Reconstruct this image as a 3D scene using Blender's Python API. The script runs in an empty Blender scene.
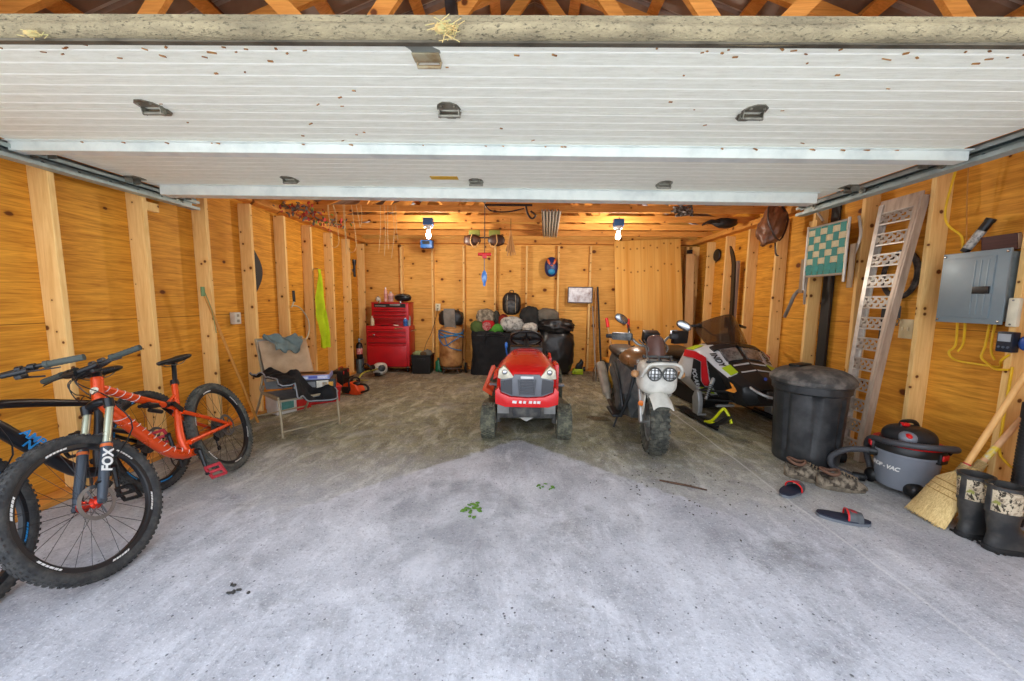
import bpy, bmesh, math, random
from mathutils import Vector, Matrix, Euler, noise
PI = math.pi
rnd = random.Random(11)
SC = bpy.context.scene
COL = SC.collection

def V(*a): return Vector(a)
def hexc(h):
    h = h.lstrip('#'); o = []
    for i in (0, 2, 4):
        c = int(h[i:i+2], 16)/255
        o.append(c/12.92 if c <= .04045 else ((c+.055)/1.055)**2.4)
    return (o[0], o[1], o[2], 1)

# ------------------------------------------------------------------ materials
class NT:
    def __init__(s, name):
        s.m = bpy.data.materials.new(name); s.m.use_nodes = True
        s.n = s.m.node_tree.nodes; s.l = s.m.node_tree.links
        s.b = s.n['Principled BSDF']; s.tc = s.n.new('ShaderNodeTexCoord')
    def put(s, inp, val):
        if isinstance(val, bpy.types.NodeSocket): s.l.new(val, inp)
        else: inp.default_value = val
    def map(s, scale=(1, 1, 1), rot=(0, 0, 0), loc=(0, 0, 0)):
        m = s.n.new('ShaderNodeMapping'); s.l.new(s.tc.outputs['Object'], m.inputs['Vector'])
        m.inputs['Scale'].default_value = scale; m.inputs['Rotation'].default_value = rot; m.inputs['Location'].default_value = loc
        return m.outputs[0]
    def noise(s, vec, scale=5, detail=4, rough=.55, dist=0):
        t = s.n.new('ShaderNodeTexNoise'); s.l.new(vec, t.inputs['Vector'])
        t.inputs['Scale'].default_value = scale; t.inputs['Detail'].default_value = detail
        t.inputs['Roughness'].default_value = rough; t.inputs['Distortion'].default_value = dist
        return t.outputs[0]
    def wave(s, vec, scale=5, dist=2, detail=2, dscale=1, direction='X'):
        t = s.n.new('ShaderNodeTexWave'); s.l.new(vec, t.inputs['Vector']); t.bands_direction = direction
        t.inputs['Scale'].default_value = scale; t.inputs['Distortion'].default_value = dist
        t.inputs['Detail'].default_value = detail; t.inputs['Detail Scale'].default_value = dscale
        return t.outputs['Fac']
    def voro(s, vec, scale=5, feature='F1', rand=1):
        t = s.n.new('ShaderNodeTexVoronoi'); s.l.new(vec, t.inputs['Vector']); t.feature = feature
        t.inputs['Scale'].default_value = scale; t.inputs['Randomness'].default_value = rand
        return t.outputs['Distance']
    def ramp(s, fac, a, b, ca=(0, 0, 0, 1), cb=(1, 1, 1, 1)):
        r = s.n.new('ShaderNodeValToRGB'); s.l.new(fac, r.inputs[0]); e = r.color_ramp.elements
        e[0].position = a; e[0].color = ca; e[1].position = b; e[1].color = cb
        return r.outputs[0]
    def mix(s, fac, a, b, mode='MIX'):
        m = s.n.new('ShaderNodeMix'); m.data_type = 'RGBA'; m.blend_type = mode
        s.put(m.inputs[0], fac); s.put(m.inputs[6], a); s.put(m.inputs[7], b)
        return m.outputs[2]
    def math(s, op, a, b=0.0):
        m = s.n.new('ShaderNodeMath'); m.operation = op; s.put(m.inputs[0], a); s.put(m.inputs[1], b); return m.outputs[0]
    def sep(s, vec, k):
        m = s.n.new('ShaderNodeSeparateXYZ'); s.l.new(vec, m.inputs[0]); return m.outputs[k]
    def bump(s, h, strength=.3, dist=.01):
        b = s.n.new('ShaderNodeBump'); s.l.new(h, b.inputs['Height']); b.inputs['Strength'].default_value = strength
        b.inputs['Distance'].default_value = dist; s.l.new(b.outputs[0], s.b.inputs['Normal'])
    def done(s, col, rough=.5, metal=0, spec=.5):
        s.put(s.b.inputs['Base Color'], col); s.put(s.b.inputs['Roughness'], rough)
        s.put(s.b.inputs['Metallic'], metal); s.b.inputs['Specular IOR Level'].default_value = spec
        return s.m

MATS = {}
def M(col, rough=.5, metal=0, var=.18, scale=9, bump=0, spec=.5, col2=None, bscale=None, stretch=(1, 1, 1)):
    """plain material with a little procedural unevenness (col2 = wear or dirt colour)"""
    key = (col, rough, metal, var, scale, bump, col2, stretch)
    if key in MATS: return MATS[key]
    t = NT('mat_'+col.strip('#')+'_%d' % len(MATS)); v = t.map(stretch)
    c = hexc(col); d = hexc(col2) if col2 else tuple([x*.55 for x in c[:3]])+(1,)
    n = t.noise(v, scale, 5, .6)
    f = t.math('MULTIPLY', t.ramp(n, .42, .72), var*2 if col2 else var*2.2)
    cc = t.mix(f, c, d)
    if bump: t.bump(t.noise(v, bscale or scale*5, 4), bump, .01)
    rr = t.math('ADD', t.math('MULTIPLY', n, .16), rough-.08)
    MATS[key] = t.done(cc, rr, metal, spec); return MATS[key]

def glass(col, alpha=.5, rough=.08):
    key = ('g', col, alpha)
    if key in MATS: return MATS[key]
    t = NT('mat_glass_%d' % len(MATS)); n = t.noise(t.map(), 12, 3)
    t.b.inputs['Alpha'].default_value = alpha
    MATS[key] = t.done(t.mix(t.math('MULTIPLY', n, .3), hexc(col), (.01, .01, .01, 1)), rough, 0, .6); return MATS[key]

def emit(col, strength):
    t = NT('mat_glow_%d' % len(MATS)); t.b.inputs['Emission Color'].default_value = hexc(col)
    t.b.inputs['Emission Strength'].default_value = strength; MATS[('e', col, strength)] = t.m
    return t.done(hexc(col), .3)

def wood(name, light, dark, stretch, plane=('y', 'z'), knot=3.0, kcol='#5a2a0c', ksize=.05, amt=.8, rough=.62, kasp=1.0, gs=11, seam=None, cut=.40):
    """grain runs along the axis with the SMALL stretch value; knots lie in the given plane"""
    t = NT(name); v = t.map(stretch); o = t.map(); X = {a: t.sep(o, k) for k, a in enumerate('xyz')}
    X['xy'] = t.math('ADD', X['x'], X['y'])
    g1 = t.noise(v, gs, 6, .62, 1.6); g2 = t.noise(v, gs*.28, 3, .5, 1.0); fine = t.noise(v, gs*5, 4, .7)
    rings = t.math('ADD', t.math('MULTIPLY', t.math('SINE', t.math('MULTIPLY', g2, 70)), .5), .5)
    f = t.math('ADD', t.math('MULTIPLY', t.ramp(g1, cut, cut+.24), .55), t.math('MULTIPLY', rings, .22)); f = t.math('ADD', f, t.math('MULTIPLY', t.ramp(fine, .45, .7), .3))
    c = t.mix(t.math('MULTIPLY', f, amt), hexc(light), hexc(dark))
    tone = t.noise(o, .9, 3); c = t.mix(t.math('MULTIPLY', t.ramp(tone, .4, .68), .25), c, hexc(dark))
    if knot:
        cb = t.n.new('ShaderNodeCombineXYZ'); t.l.new(t.math('MULTIPLY', X[plane[0]], kasp), cb.inputs[0]); t.l.new(X[plane[1]], cb.inputs[1])
        vo = t.n.new('ShaderNodeTexVoronoi'); vo.voronoi_dimensions = '2D'; vo.inputs['Scale'].default_value = knot; t.l.new(cb.outputs[0], vo.inputs['Vector'])
        rv = t.sep(vo.outputs['Color'], 0); k = t.math('DIVIDE', vo.outputs['Distance'], t.math('ADD', t.math('MULTIPLY', rv, 1.1), .25)); k = t.math('ADD', k, t.math('MULTIPLY', t.math('SUBTRACT', fine, .5), .03))
        kk = t.ramp(k, ksize*.75, ksize*1.2, (1, 1, 1, 1), (0, 0, 0, 1)); halo = t.ramp(k, ksize, ksize*3.4, (1, 1, 1, 1), (0, 0, 0, 1))
        c = t.mix(t.math('MULTIPLY', halo, .45), c, hexc(dark)); c = t.mix(t.math('MULTIPLY', kk, .95), c, hexc(kcol))
    if seam:
        d = t.math('MULTIPLY', t.math('ABSOLUTE', t.math('SUBTRACT', X['z'], seam)), 60); c = t.mix(t.math('MULTIPLY', t.ramp(d, .12, .3, (1, 1, 1, 1), (0, 0, 0, 1)), .7), c, hexc(kcol))
    t.bump(fine, .12, .004)
    return t.done(c, rough, 0, .25)

# ------------------------------------------------------------------ mesh builder
class MB:
    def __init__(s): s.bm = bmesh.new(); s.mi = 0
    def _mark(s, faces):
        for f in faces: f.material_index = s.mi
    def box(s, c, sz, rot=(0, 0, 0), bev=0, seg=2, mat=None):
        t = bmesh.new(); bmesh.ops.create_cube(t, size=1); bmesh.ops.scale(t, vec=sz, verts=t.verts)
        if bev: bmesh.ops.bevel(t, geom=t.edges[:], offset=min(bev, min(sz)*.48), segments=seg, profile=.6, affect='EDGES')
        X = Matrix.Translation(c) @ (rot if isinstance(rot, Matrix) else Euler(rot).to_matrix().to_4x4())
        t.transform(X); s.merge(t); return s
    def merge(s, t):
        base = {}; 
        for v in t.verts: base[v] = s.bm.verts.new(v.co)
        for f in t.faces:
            try: g = s.bm.faces.new([base[v] for v in f.verts]); g.material_index = s.mi
            except ValueError: pass
        t.free()
    def bar(s, a, b, w, h, up=(0, 0, 1), bev=0):
        a, b = Vector(a), Vector(b); d = b-a; L = d.length; z = d.normalized(); u = Vector(up)
        if abs(z.dot(u)) > .98: u = V(0, 1, 0)
        x = u.cross(z).normalized(); y = z.cross(x)
        mt = Matrix((x, y, z)).transposed().to_4x4()
        s.box((a+b)/2, (w, h, L), mt, bev); return s
    def tube(s, pts, r, n=8, cap=True, closed=False, flat=1.0, smooth=0):
        p = [Vector(q) for q in pts]
        if smooth: 
            p, r = spline(p, r, smooth, closed)
        k = len(p); rr = r if isinstance(r, (list, tuple)) else [r]*k
        rings = []; prev = None
        for i in range(k):
            if closed: t = (p[(i+1) % k]-p[i-1])
            else: t = p[min(i+1, k-1)]-p[max(i-1, 0)]
            if t.length < 1e-9: t = V(0, 0, 1)
            t.normalize()
            if prev is None:
                a = V(0, 0, 1) if abs(t.z) < .9 else V(1, 0, 0); x = a.cross(t).normalized()
            else:
                x = prev - t*prev.dot(t)
                x = x.normalized() if x.length > 1e-6 else t.orthogonal().normalized()
            prev = x; y = t.cross(x)
            rings.append([s.bm.verts.new(p[i] + (x*math.cos(2*PI*j/n) + y*math.sin(2*PI*j/n)*flat)*rr[i]) for j in range(n)])
        fs = []
        for i in range(k if closed else k-1):
            A, B = rings[i], rings[(i+1) % k]
            for j in range(n): fs.append(s.bm.faces.new((A[j], A[(j+1) % n], B[(j+1) % n], B[j])))
        if cap and not closed:
            fs.append(s.bm.faces.new(rings[0][::-1])); fs.append(s.bm.faces.new(rings[-1]))
        s._mark(fs); return s
    def lathe(s, prof, c=(0, 0, 0), ax=(0, 0, 1), n=24, sq=1.0, closed=False, a0=0, a1=2*PI):
        """prof = [(radius, height)]; sq scales the second cross axis"""
        z = Vector(ax).normalized(); x = z.orthogonal().normalized() if abs(z.z) < .99 else V(1, 0, 0); y = z.cross(x); c = Vector(c)
        full = abs(a1-a0-2*PI) < 1e-6; rings = []; cnt = n if full else n+1
        for r, h in prof:
            rings.append([s.bm.verts.new(c + z*h + (x*math.cos(a0+(a1-a0)*j/n) + y*math.sin(a0+(a1-a0)*j/n)*sq)*max(r, 1e-4)) for j in range(cnt)])
        fs = []; K = len(prof)
        for i in range(K if closed else K-1):
            A, B = rings[i], rings[(i+1) % K]
            for j in range(n): 
                j2 = (j+1) % n if full else j+1
                fs.append(s.bm.faces.new((A[j], A[j2], B[j2], B[j])))
        if not closed and full:
            fs.append(s.bm.faces.new(rings[0][::-1])); fs.append(s.bm.faces.new(rings[-1]))
        s._mark(fs); return s
    def loft(s, rings, cap=True):
        vs = [[s.bm.verts.new(p) for p in r] for r in rings]; fs = []; n = len(vs[0])
        for A, B in zip(vs, vs[1:]):
            for j in range(n): fs.append(s.bm.faces.new((A[j], A[(j+1) % n], B[(j+1) % n], B[j])))
        if cap: fs.append(s.bm.faces.new(vs[0][::-1])); fs.append(s.bm.faces.new(vs[-1]))
        s._mark(fs); return s
    def prism(s, poly, d0, d1, plane='xz', bev=0, seg=2):
        """poly of 2D points extruded along the third axis from d0 to d1"""
        t = bmesh.new()
        def P(q, d): 
            return {'xz': (q[0], d, q[1]), 'xy': (q[0], q[1], d), 'yz': (d, q[0], q[1])}[plane]
        a = [t.verts.new(P(q, d0)) for q in poly]; b = [t.verts.new(P(q, d1)) for q in poly]; n = len(poly)
        t.faces.new(a[::-1]); t.faces.new(b)
        for j in range(n): t.faces.new((a[j], a[(j+1) % n], b[(j+1) % n], b[j]))
        bmesh.ops.recalc_face_normals(t, faces=t.faces[:])
        if bev: bmesh.ops.bevel(t, geom=[e for e in t.edges if e.calc_face_angle(0) > .6], offset=bev, segments=seg, profile=.6, affect='EDGES')
        s.merge(t); return s
    def ell(s, c, r, sub=3, p=2.0, amp=0, freq=3, rot=(0, 0, 0), seed=0, flatz=None):
        t = bmesh.new(); bmesh.ops.create_icosphere(t, subdivisions=sub, radius=1)
        r = Vector(r) if not isinstance(r, (int, float)) else V(r, r, r)
        for v in t.verts:
            q = v.co.normalized(); k = (abs(q.x)**p+abs(q.y)**p+abs(q.z)**p)**(-1/p); q = q*k
            if amp:
                o = Vector((seed*3.1, seed*1.7, seed*.9)); w = noise.noise(q*freq+o) + .5*noise.noise(q*freq*2.3+o)
                q = q*(1+amp*w)
            v.co = V(q.x*r.x, q.y*r.y, q.z*r.z)
            if flatz is not None and v.co.z < flatz: v.co.z = flatz
        t.transform(Matrix.Translation(c) @ Euler(rot).to_matrix().to_4x4()); s.merge(t); return s
    def sheet(s, fn, nu, nv, th=.004):
        t = bmesh.new(); g = [[t.verts.new(fn(i/nu, j/nv)) for j in range(nv+1)] for i in range(nu+1)]
        for i in range(nu):
            for j in range(nv): t.faces.new((g[i][j], g[i+1][j], g[i+1][j+1], g[i][j+1]))
        if th: bmesh.ops.recalc_face_normals(t, faces=t.faces[:]); bmesh.ops.solidify(t, geom=t.faces[:], thickness=th)
        s.merge(t); return s
    def xf(s, X): s.bm.transform(X); return s
    def build(s, name, mat, parent=None, smooth=38, sub=0):
        me = bpy.data.meshes.new(name); bmesh.ops.recalc_face_normals(s.bm, faces=s.bm.faces[:])
        s.bm.to_mesh(me); s.bm.free()
        for m in (mat if isinstance(mat, (list, tuple)) else [mat]): me.materials.append(m)
        if smooth:
            me.polygons.foreach_set('use_smooth', [True]*len(me.polygons)); me.set_sharp_from_angle(angle=math.radians(smooth))
        o = bpy.data.objects.new(name, me); COL.objects.link(o)
        if parent is not None: o.parent = parent
        if sub:
            md = o.modifiers.new('subdivision', 'SUBSURF'); md.levels = sub; md.render_levels = sub
        return o

def spline(p, r, k, closed=False):
    n = len(p); rr = r if isinstance(r, (list, tuple)) else [r]*n; out = []; ro = []
    segs = n if closed else n-1
    for i in range(segs):
        if closed: a, b, c, d = p[i-1], p[i], p[(i+1) % n], p[(i+2) % n]
        else: a, b, c, d = p[max(i-1, 0)], p[i], p[i+1], p[min(i+2, n-1)]
        for j in range(k):
            t = j/k
            out.append(.5*((2*b)+(c-a)*t+(2*a-5*b+4*c-d)*t*t+(3*b-a-3*c+d)*t**3)); ro.append(rr[i]*(1-t)+rr[(i+1) % n]*t)
    if not closed: out.append(p[-1]); ro.append(rr[-1])
    return out, ro

def text_mesh(body, size, depth=.001, shear=0, bold=0):
    cu = bpy.data.curves.new('txt', 'FONT'); cu.body = body; cu.size = size; cu.extrude = depth; cu.shear = shear; cu.offset = bold
    cu.align_x = 'CENTER'; cu.align_y = 'CENTER'
    o = bpy.data.objects.new('txt', cu); COL.objects.link(o)
    me = bpy.data.meshes.new_from_object(o.evaluated_get(bpy.context.evaluated_depsgraph_get()))
    bpy.data.objects.remove(o); bpy.data.curves.remove(cu); return me
def lettering(body, size, X, mat, parent, name='lettering', shear=0, bold=0, depth=.001):
    """X = matrix: local x along the line of text, y up, z out of the surface"""
    me = text_mesh(body, size, depth, shear, bold); me.transform(X); me.materials.clear(); me.materials.append(mat)
    me.name = name; o = bpy.data.objects.new(name, me); COL.objects.link(o); o.parent = parent; return o
def frame(o, x, y):
    x = Vector(x).normalized(); y = Vector(y); z = x.cross(y).normalized(); y = z.cross(x)
    m = Matrix((x, y, z)).transposed().to_4x4(); m.translation = Vector(o); return m

def thing(name, label, cat, loc=(0, 0, 0), rz=0, group=None, rot=None):
    o = bpy.data.objects.new(name, None); COL.objects.link(o); o.empty_display_size = .1
    o.location = loc; o.rotation_euler = rot or (0, 0, rz); o['label'] = label; o['category'] = cat
    if group: o['group'] = group
    return o
def tag(o, label, cat, group=None, kind=None):
    o['label'] = label; o['category'] = cat
    if group: o['group'] = group
    if kind: o['kind'] = kind
    return o
def struct(o, label=None):
    o['kind'] = 'structure'
    if label: o['label'] = label
    return o
def kids(o): return [c for c in bpy.data.objects if c.parent == o]
def copy_tree(o, parent=None):
    c = o.copy(); COL.objects.link(c)
    if parent is not None: c.parent = parent
    for ch in kids(o): copy_tree(ch, c)
    return c
def root(name):
    o = bpy.data.objects.new(name, None); COL.objects.link(o); return o
# ------------------------------------------------------------------ camera, world, lamps
cam = bpy.data.cameras.new('camera'); cam.sensor_width = 36; cam.lens = 372.47/1024*36; cam.clip_start = .05
co = bpy.data.objects.new('camera', cam); COL.objects.link(co); SC.camera = co
co.matrix_world = Matrix.Translation((0, 0, 1.4046)) @ Matrix.Rotation(.0276, 4, 'Z') @ Matrix.Rotation(PI/2-.1079, 4, 'X') @ Matrix.Rotation(.0109, 4, 'Z')
SC.view_settings.view_transform = 'Standard'; SC.view_settings.look = 'None'; SC.view_settings.gamma = 1; SC.view_settings.use_curve_mapping = False
SC.view_settings.exposure = 0.14
SC.cycles.use_denoising = True; SC.cycles.max_bounces = 10; SC.cycles.diffuse_bounces = 6
SC.cycles.sample_clamp_indirect = 6
w = bpy.data.worlds.new('sky'); SC.world = w; w.use_nodes = True
bg = w.node_tree.nodes['Background']
tcw = w.node_tree.nodes.new('ShaderNodeTexCoord'); sxyz = w.node_tree.nodes.new('ShaderNodeSeparateXYZ'); rw = w.node_tree.nodes.new('ShaderNodeValToRGB')
w.node_tree.links.new(tcw.outputs['Generated'], sxyz.inputs[0]); w.node_tree.links.new(sxyz.outputs[2], rw.inputs[0]); w.node_tree.links.new(rw.outputs[0], bg.inputs[0])
rw.color_ramp.elements[0].color = (.93, .95, 1, 1); rw.color_ramp.elements[1].color = (.62, .76, 1, 1)
bg.inputs[1].default_value = 3.0
sun = bpy.data.lights.new('sun', 'SUN'); sun.energy = 11; sun.angle = math.radians(2); sun.color = (1, .95, .86)
so = bpy.data.objects.new('sun', sun); COL.objects.link(so); so.rotation_euler = (math.radians(-17), math.radians(6), 0)  # high sun from behind the garage

# ------------------------------------------------------------------ the room
XL, XR, Y0, Y1, H = -3.26, 3.40, 1.0, 7.56, 2.50       # faces of the plywood sheathing
SD, ST = .14, .038                                     # stud depth and thickness
ply_l = wood('plywood_left', '#eaa83c', '#a8661a', (1, .16, 2.6), ('y', 'z'), 1.7, ksize=.024, amt=.95, kasp=.7, seam=1.215)
ply_b = wood('plywood_back', '#f0b862', '#c2822e', (.16, 1, 2.2), ('x', 'z'), 2.6, ksize=.07, amt=.8, kasp=.8, seam=1.215)
ply_r = wood('plywood_right', '#e9a83e', '#a9681c', (1, .16, 2.2), ('y', 'z'), 1.9, ksize=.05, amt=.95, kasp=.75, seam=1.215, gs=8)
stud_m = wood('stud_lumber', '#f2cc88', '#d19c50', (4, 4, .22), ('xy', 'z'), 5.2, ksize=.075, amt=.7, gs=7)
plate_m = wood('plate_lumber', '#e6a552', '#b8722a', (.4, .4, 5), ('xy', 'z'), 3, ksize=.06, amt=.8, gs=6)
truss_m = wood('truss_lumber', '#e8a250', '#b46c28', (.3, 4, 4), ('x', 'z'), 3, ksize=.06, amt=.8, gs=6)
galv = M('#a9b5b1', .5, .35, .25, 14, col2='#78847f')
galv_d = M('#6c7a7c', .42, .7, .3, 10, col2='#3c4648')
dark_m = M('#17181a', .55)

# floor slab and the driveway in front of it
def concrete():
    t = NT('concrete'); v = t.map(); xy = t.map((1, 1, 1))
    n1 = t.noise(v, .5, 6, .6); n2 = t.noise(v, 1.7, 7, .7, .4); n3 = t.noise(v, 46, 6, .75); n4 = t.noise(t.map((1.7, .75, 1), (0, 0, 0), (3, 7, 0)), 4, 6, .72, .5); n5 = t.noise(t.map(loc=(5, 8, 2)), 8, 6, .7)
    y = t.sep(xy, 1); x = t.sep(xy, 0)
    c = t.mix(t.ramp(n2, .36, .66), hexc('#a0a1a5'), hexc('#cbccd0'))
    c = t.mix(t.math('MULTIPLY', t.ramp(n4, .48, .66), .55), c, hexc('#dcdde0'))
    c = t.mix(t.math('MULTIPLY', t.ramp(n5, .54, .68), .4), c, hexc('#87878a'))
    c = t.mix(t.math('MULTIPLY', t.ramp(n1, .5, .64), .3), c, hexc('#85858a'))
    # worn-in dirt and painted-in light bounced off the wood, thick towards the back of the garage; a clean wedge where cars drive in
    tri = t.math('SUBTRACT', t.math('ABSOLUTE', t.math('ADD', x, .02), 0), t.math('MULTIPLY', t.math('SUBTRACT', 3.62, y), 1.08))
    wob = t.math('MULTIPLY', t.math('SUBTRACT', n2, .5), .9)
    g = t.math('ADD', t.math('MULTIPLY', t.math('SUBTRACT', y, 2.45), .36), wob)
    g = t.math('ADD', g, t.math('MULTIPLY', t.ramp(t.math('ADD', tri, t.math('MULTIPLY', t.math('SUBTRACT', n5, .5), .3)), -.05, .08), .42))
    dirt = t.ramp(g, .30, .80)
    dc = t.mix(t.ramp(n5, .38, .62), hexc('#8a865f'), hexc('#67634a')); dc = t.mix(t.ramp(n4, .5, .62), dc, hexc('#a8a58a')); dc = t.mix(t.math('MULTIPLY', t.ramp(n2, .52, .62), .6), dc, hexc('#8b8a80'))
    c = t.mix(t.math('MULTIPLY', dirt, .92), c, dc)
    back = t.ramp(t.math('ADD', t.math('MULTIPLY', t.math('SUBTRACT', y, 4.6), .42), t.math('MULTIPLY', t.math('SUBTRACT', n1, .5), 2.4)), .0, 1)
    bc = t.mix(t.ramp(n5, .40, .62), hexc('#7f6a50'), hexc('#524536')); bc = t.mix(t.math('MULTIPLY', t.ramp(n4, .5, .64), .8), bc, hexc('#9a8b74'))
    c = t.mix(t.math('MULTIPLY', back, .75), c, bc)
    stain = t.ramp(t.noise(t.map((1, 1.5, 1), loc=(4, 2, 0)), 1.3, 6, .72), .57, .68); c = t.mix(t.math('MULTIPLY', stain, .45), c, hexc('#66645e'))
    c = t.mix(t.math('MULTIPLY', t.ramp(n3, .54, .66), .5), c, hexc('#5f6064'))
    c = t.mix(t.math('MULTIPLY', t.ramp(t.noise(t.map(loc=(7, 3, 1)), 75, 4, .7), .56, .66), .55), c, hexc('#e6e6e8'))
    pv = t.voro(t.map((1, 1, 1), (0, 0, .6)), 24); pit = t.ramp(t.math('ADD', pv, t.math('MULTIPLY', n5, .55)), .32, .38, (1, 1, 1, 1), (0, 0, 0, 1))
    c = t.mix(t.math('MULTIPLY', pit, .75), c, hexc('#3f3f42'))
    jl = t.math('MULTIPLY', t.math('ABSOLUTE', t.math('ADD', t.math('SUBTRACT', x, 1.93), t.math('MULTIPLY', t.math('SUBTRACT', n2, .5), .06))), 25)     # thin pale joint on the right
    c = t.mix(t.math('MULTIPLY', t.ramp(jl, .12, .3, (1, 1, 1, 1), (0, 0, 0, 1)), .35), c, hexc('#e2e1dc'))
    px_ = t.math('MULTIPLY', t.math('ADD', x, .50), 1.0); py_ = t.math('SUBTRACT', y, 1.83); pr = t.math('ADD', t.math('MULTIPLY', px_, px_), t.math('MULTIPLY', py_, py_)); pr = t.math('ADD', t.math('MULTIPLY', pr, 40), t.math('MULTIPLY', t.math('SUBTRACT', n5, .5), .5))
    c = t.mix(t.math('MULTIPLY', t.ramp(pr, .15, .5, (1, 1, 1, 1), (0, 0, 0, 1)), .7), c, hexc('#cfd0d4'))     # smooth patched spot
    qx = t.math('ADD', x, .33); qy = t.math('SUBTRACT', y, 2.15); qr = t.math('ADD', t.math('ADD', t.math('MULTIPLY', qx, qx), t.math('MULTIPLY', qy, qy)), t.math('MULTIPLY', t.math('SUBTRACT', n2, .5), 1.4)); c = t.mix(t.math('MULTIPLY', t.ramp(qr, .0, .35, (1, 1, 1, 1), (0, 0, 0, 1)), .38), c, hexc('#77797d'))     # old oil shadow
    h = t.math('ADD', t.math('MULTIPLY', n3, .8), t.math('MULTIPLY', n5, .5))
    t.bump(t.math('SUBTRACT', h, t.math('MULTIPLY', pit, .6)), .7, .012)
    return t.done(c, .84, 0, .2)
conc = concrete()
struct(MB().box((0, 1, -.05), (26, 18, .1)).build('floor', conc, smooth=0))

def sheathing(name, mat, c, sz): return struct(MB().box(c, sz).build(name, mat, smooth=0))
wl = sheathing('wall_left', ply_l, (XL-.01, (Y0+Y1)/2, 1.43), (.02, Y1-Y0+.04, 2.86))
wr = sheathing('wall_right', ply_r, (XR+.01, (Y0+Y1)/2, 1.43), (.02, Y1-Y0+.04, 2.86))
wb = struct(MB().prism([(XL, 0), (XR, 0), (XR, 2.86), (.07, 4.1), (XL, 2.86)], Y1, Y1+.02, 'xz').build('wall_back', ply_b, smooth=0))
def stud(par, c, sz): return MB().box(c, sz, bev=.003, seg=1).build('wall_stud', stud_m, par, smooth=0)
for k in range(-2, 9): stud(wl, (XL+SD/2+.001, 2.448+.61*k+ST/2, H/2), (SD, ST, H-.076))
for k in range(-2, 9):
    stud(wr, (XR-SD/2-.001, 2.55+.61*k+ST/2, H/2), (SD, ST, H-.076))
for k in range(11): stud(wb, (-2.42+.622*k, Y1-SD/2-.001, H/2), (ST, SD, H-.076))
for par, x in ((wl, XL+SD/2+.002), (wr, XR-SD/2-.002)):
    MB().box((x, (Y0+Y1)/2, .02), (SD, Y1-Y0-.02, .04), bev=.003, seg=1).build('sole_plate', plate_m, par, smooth=0)
    MB().box((x, (Y0+Y1)/2, H+.038), (SD, Y1-Y0-.02, .076), bev=.003, seg=1).build('top_plate', plate_m, par, smooth=0)
MB().box(((XL+XR)/2, Y1-SD/2-.002, .02), (XR-XL-.02, SD, .04)).build('sole_plate', plate_m, wb, smooth=0)
MB().box(((XL+XR)/2, Y1-SD/2-.002, H+.038), (XR-XL-.02, SD, .076)).build('top_plate', plate_m, wb, smooth=0)
for y, px, s_ in ((2.448+.61+.02, XL+SD-.02, 1), (2.55+.61*2+.0, XR-SD+.02, -1)):    # short blocks nailed beside a stud, under the plate
    pass
MB().box((XL+SD-.022, 3.058+.09, 2.15), (.04, .11, .07), bev=.003).build('nailing_block', stud_m, wl, smooth=0)
MB().box((XR-SD-.02, 2.55+.61*3-.02, 2.27), (.04, .11, .1), bev=.003).build('nailing_block', stud_m, wr, smooth=0)

# front wall around the door opening (behind the camera's view); front gable left out, header raised to light the attic
OPL, OPR, OPT = -3.1, 2.72, 2.44
fw = MB().box(((XL+OPL)/2-.02, Y0-.07, H/2+.04), (OPL-XL+.04, .14, H+.08)).box(((XR+OPR)/2+.02, Y0-.07, H/2+.04), (XR-OPR+.04, .14, H+.08))
fw.box(((OPL+OPR)/2, Y0-.07, (OPT+H+.08)/2), (OPR-OPL, .14, H+.08-OPT))
RX, RZ = .07, 4.02
struct(fw.build('wall_front', M('#b9b5aa', .7), smooth=0))

# roof: ribbed brown metal sheets, purlins and wooden trusses
roofm = M('#97806f', .42, .2, .3, 5, col2='#5f4c42', stretch=(1, 1, 1))
rf = MB()
sl = (RZ-2.62)/(XR+.35-RX)
for sgn in (-1, 1):
    y = .6; ys = []
    while y < 8.2:
        for dy, dz in ((0, 0), (.16, 0), (.175, .02), (.195, .02), (.21, 0)): ys.append((y+dy, dz))
        y += .23
    xs = [RX, RX+sgn*3.7]
    vs = [[rf.bm.verts.new((x, yy, RZ+.12-abs(x-RX)*sl+dz)) for (yy, dz) in ys] for x in xs]
    for j in range(len(ys)-1):
        f_ = rf.bm.faces.new((vs[0][j], vs[1][j], vs[1][j+1], vs[0][j+1])); f_.material_index = 1 if j % 5 == 2 else 0
roof = struct(rf.build('ceiling', [roofm, M('#cfc6bc', .4, .2, .2, 5)], smooth=0), 'ribbed brown metal roof over open wooden trusses')
for sgn in (-1, 1):
    for d in (.35, .95, 1.55, 2.15, 2.75, 3.3):
        x = RX+sgn*d
        MB().box((x, 4.4, RZ+.075-d*sl), (.089, 7.4, .038), (0, sgn*math.atan(sl), 0)).build('roof_purlin', truss_m, roof, smooth=0)
def zt(x): return RZ+.0-abs(x-RX)*sl
plate_t = M('#8e8f88', .45, .6)
for k in range(10):
    y = 1.50+.61*k
    m = MB(); m.bar((XL-.1, y, H+.122), (XR+.1, y, H+.122), .038, .089)
    for sgn in (-1, 1):
        m.bar((RX, y, zt(RX)), (RX+sgn*3.6, y, zt(RX+3.6)), .0375, .089)
        m.bar((RX+sgn*.0, y+.001, zt(RX)-.05), (RX+sgn*1.05, y+.001, H+.12), .032, .089)
        m.bar((RX+sgn*1.05, y-.001, H+.12), (RX+sgn*1.75, y-.001, zt(RX+1.75)-.03), .034, .089)
        m.bar((RX+sgn*2.3, y+.001, H+.12), (RX+sgn*1.75, y+.001, zt(RX+1.75)-.03), .030, .089)
    tr = m.build('roof_truss', truss_m, roof, smooth=0)

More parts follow.
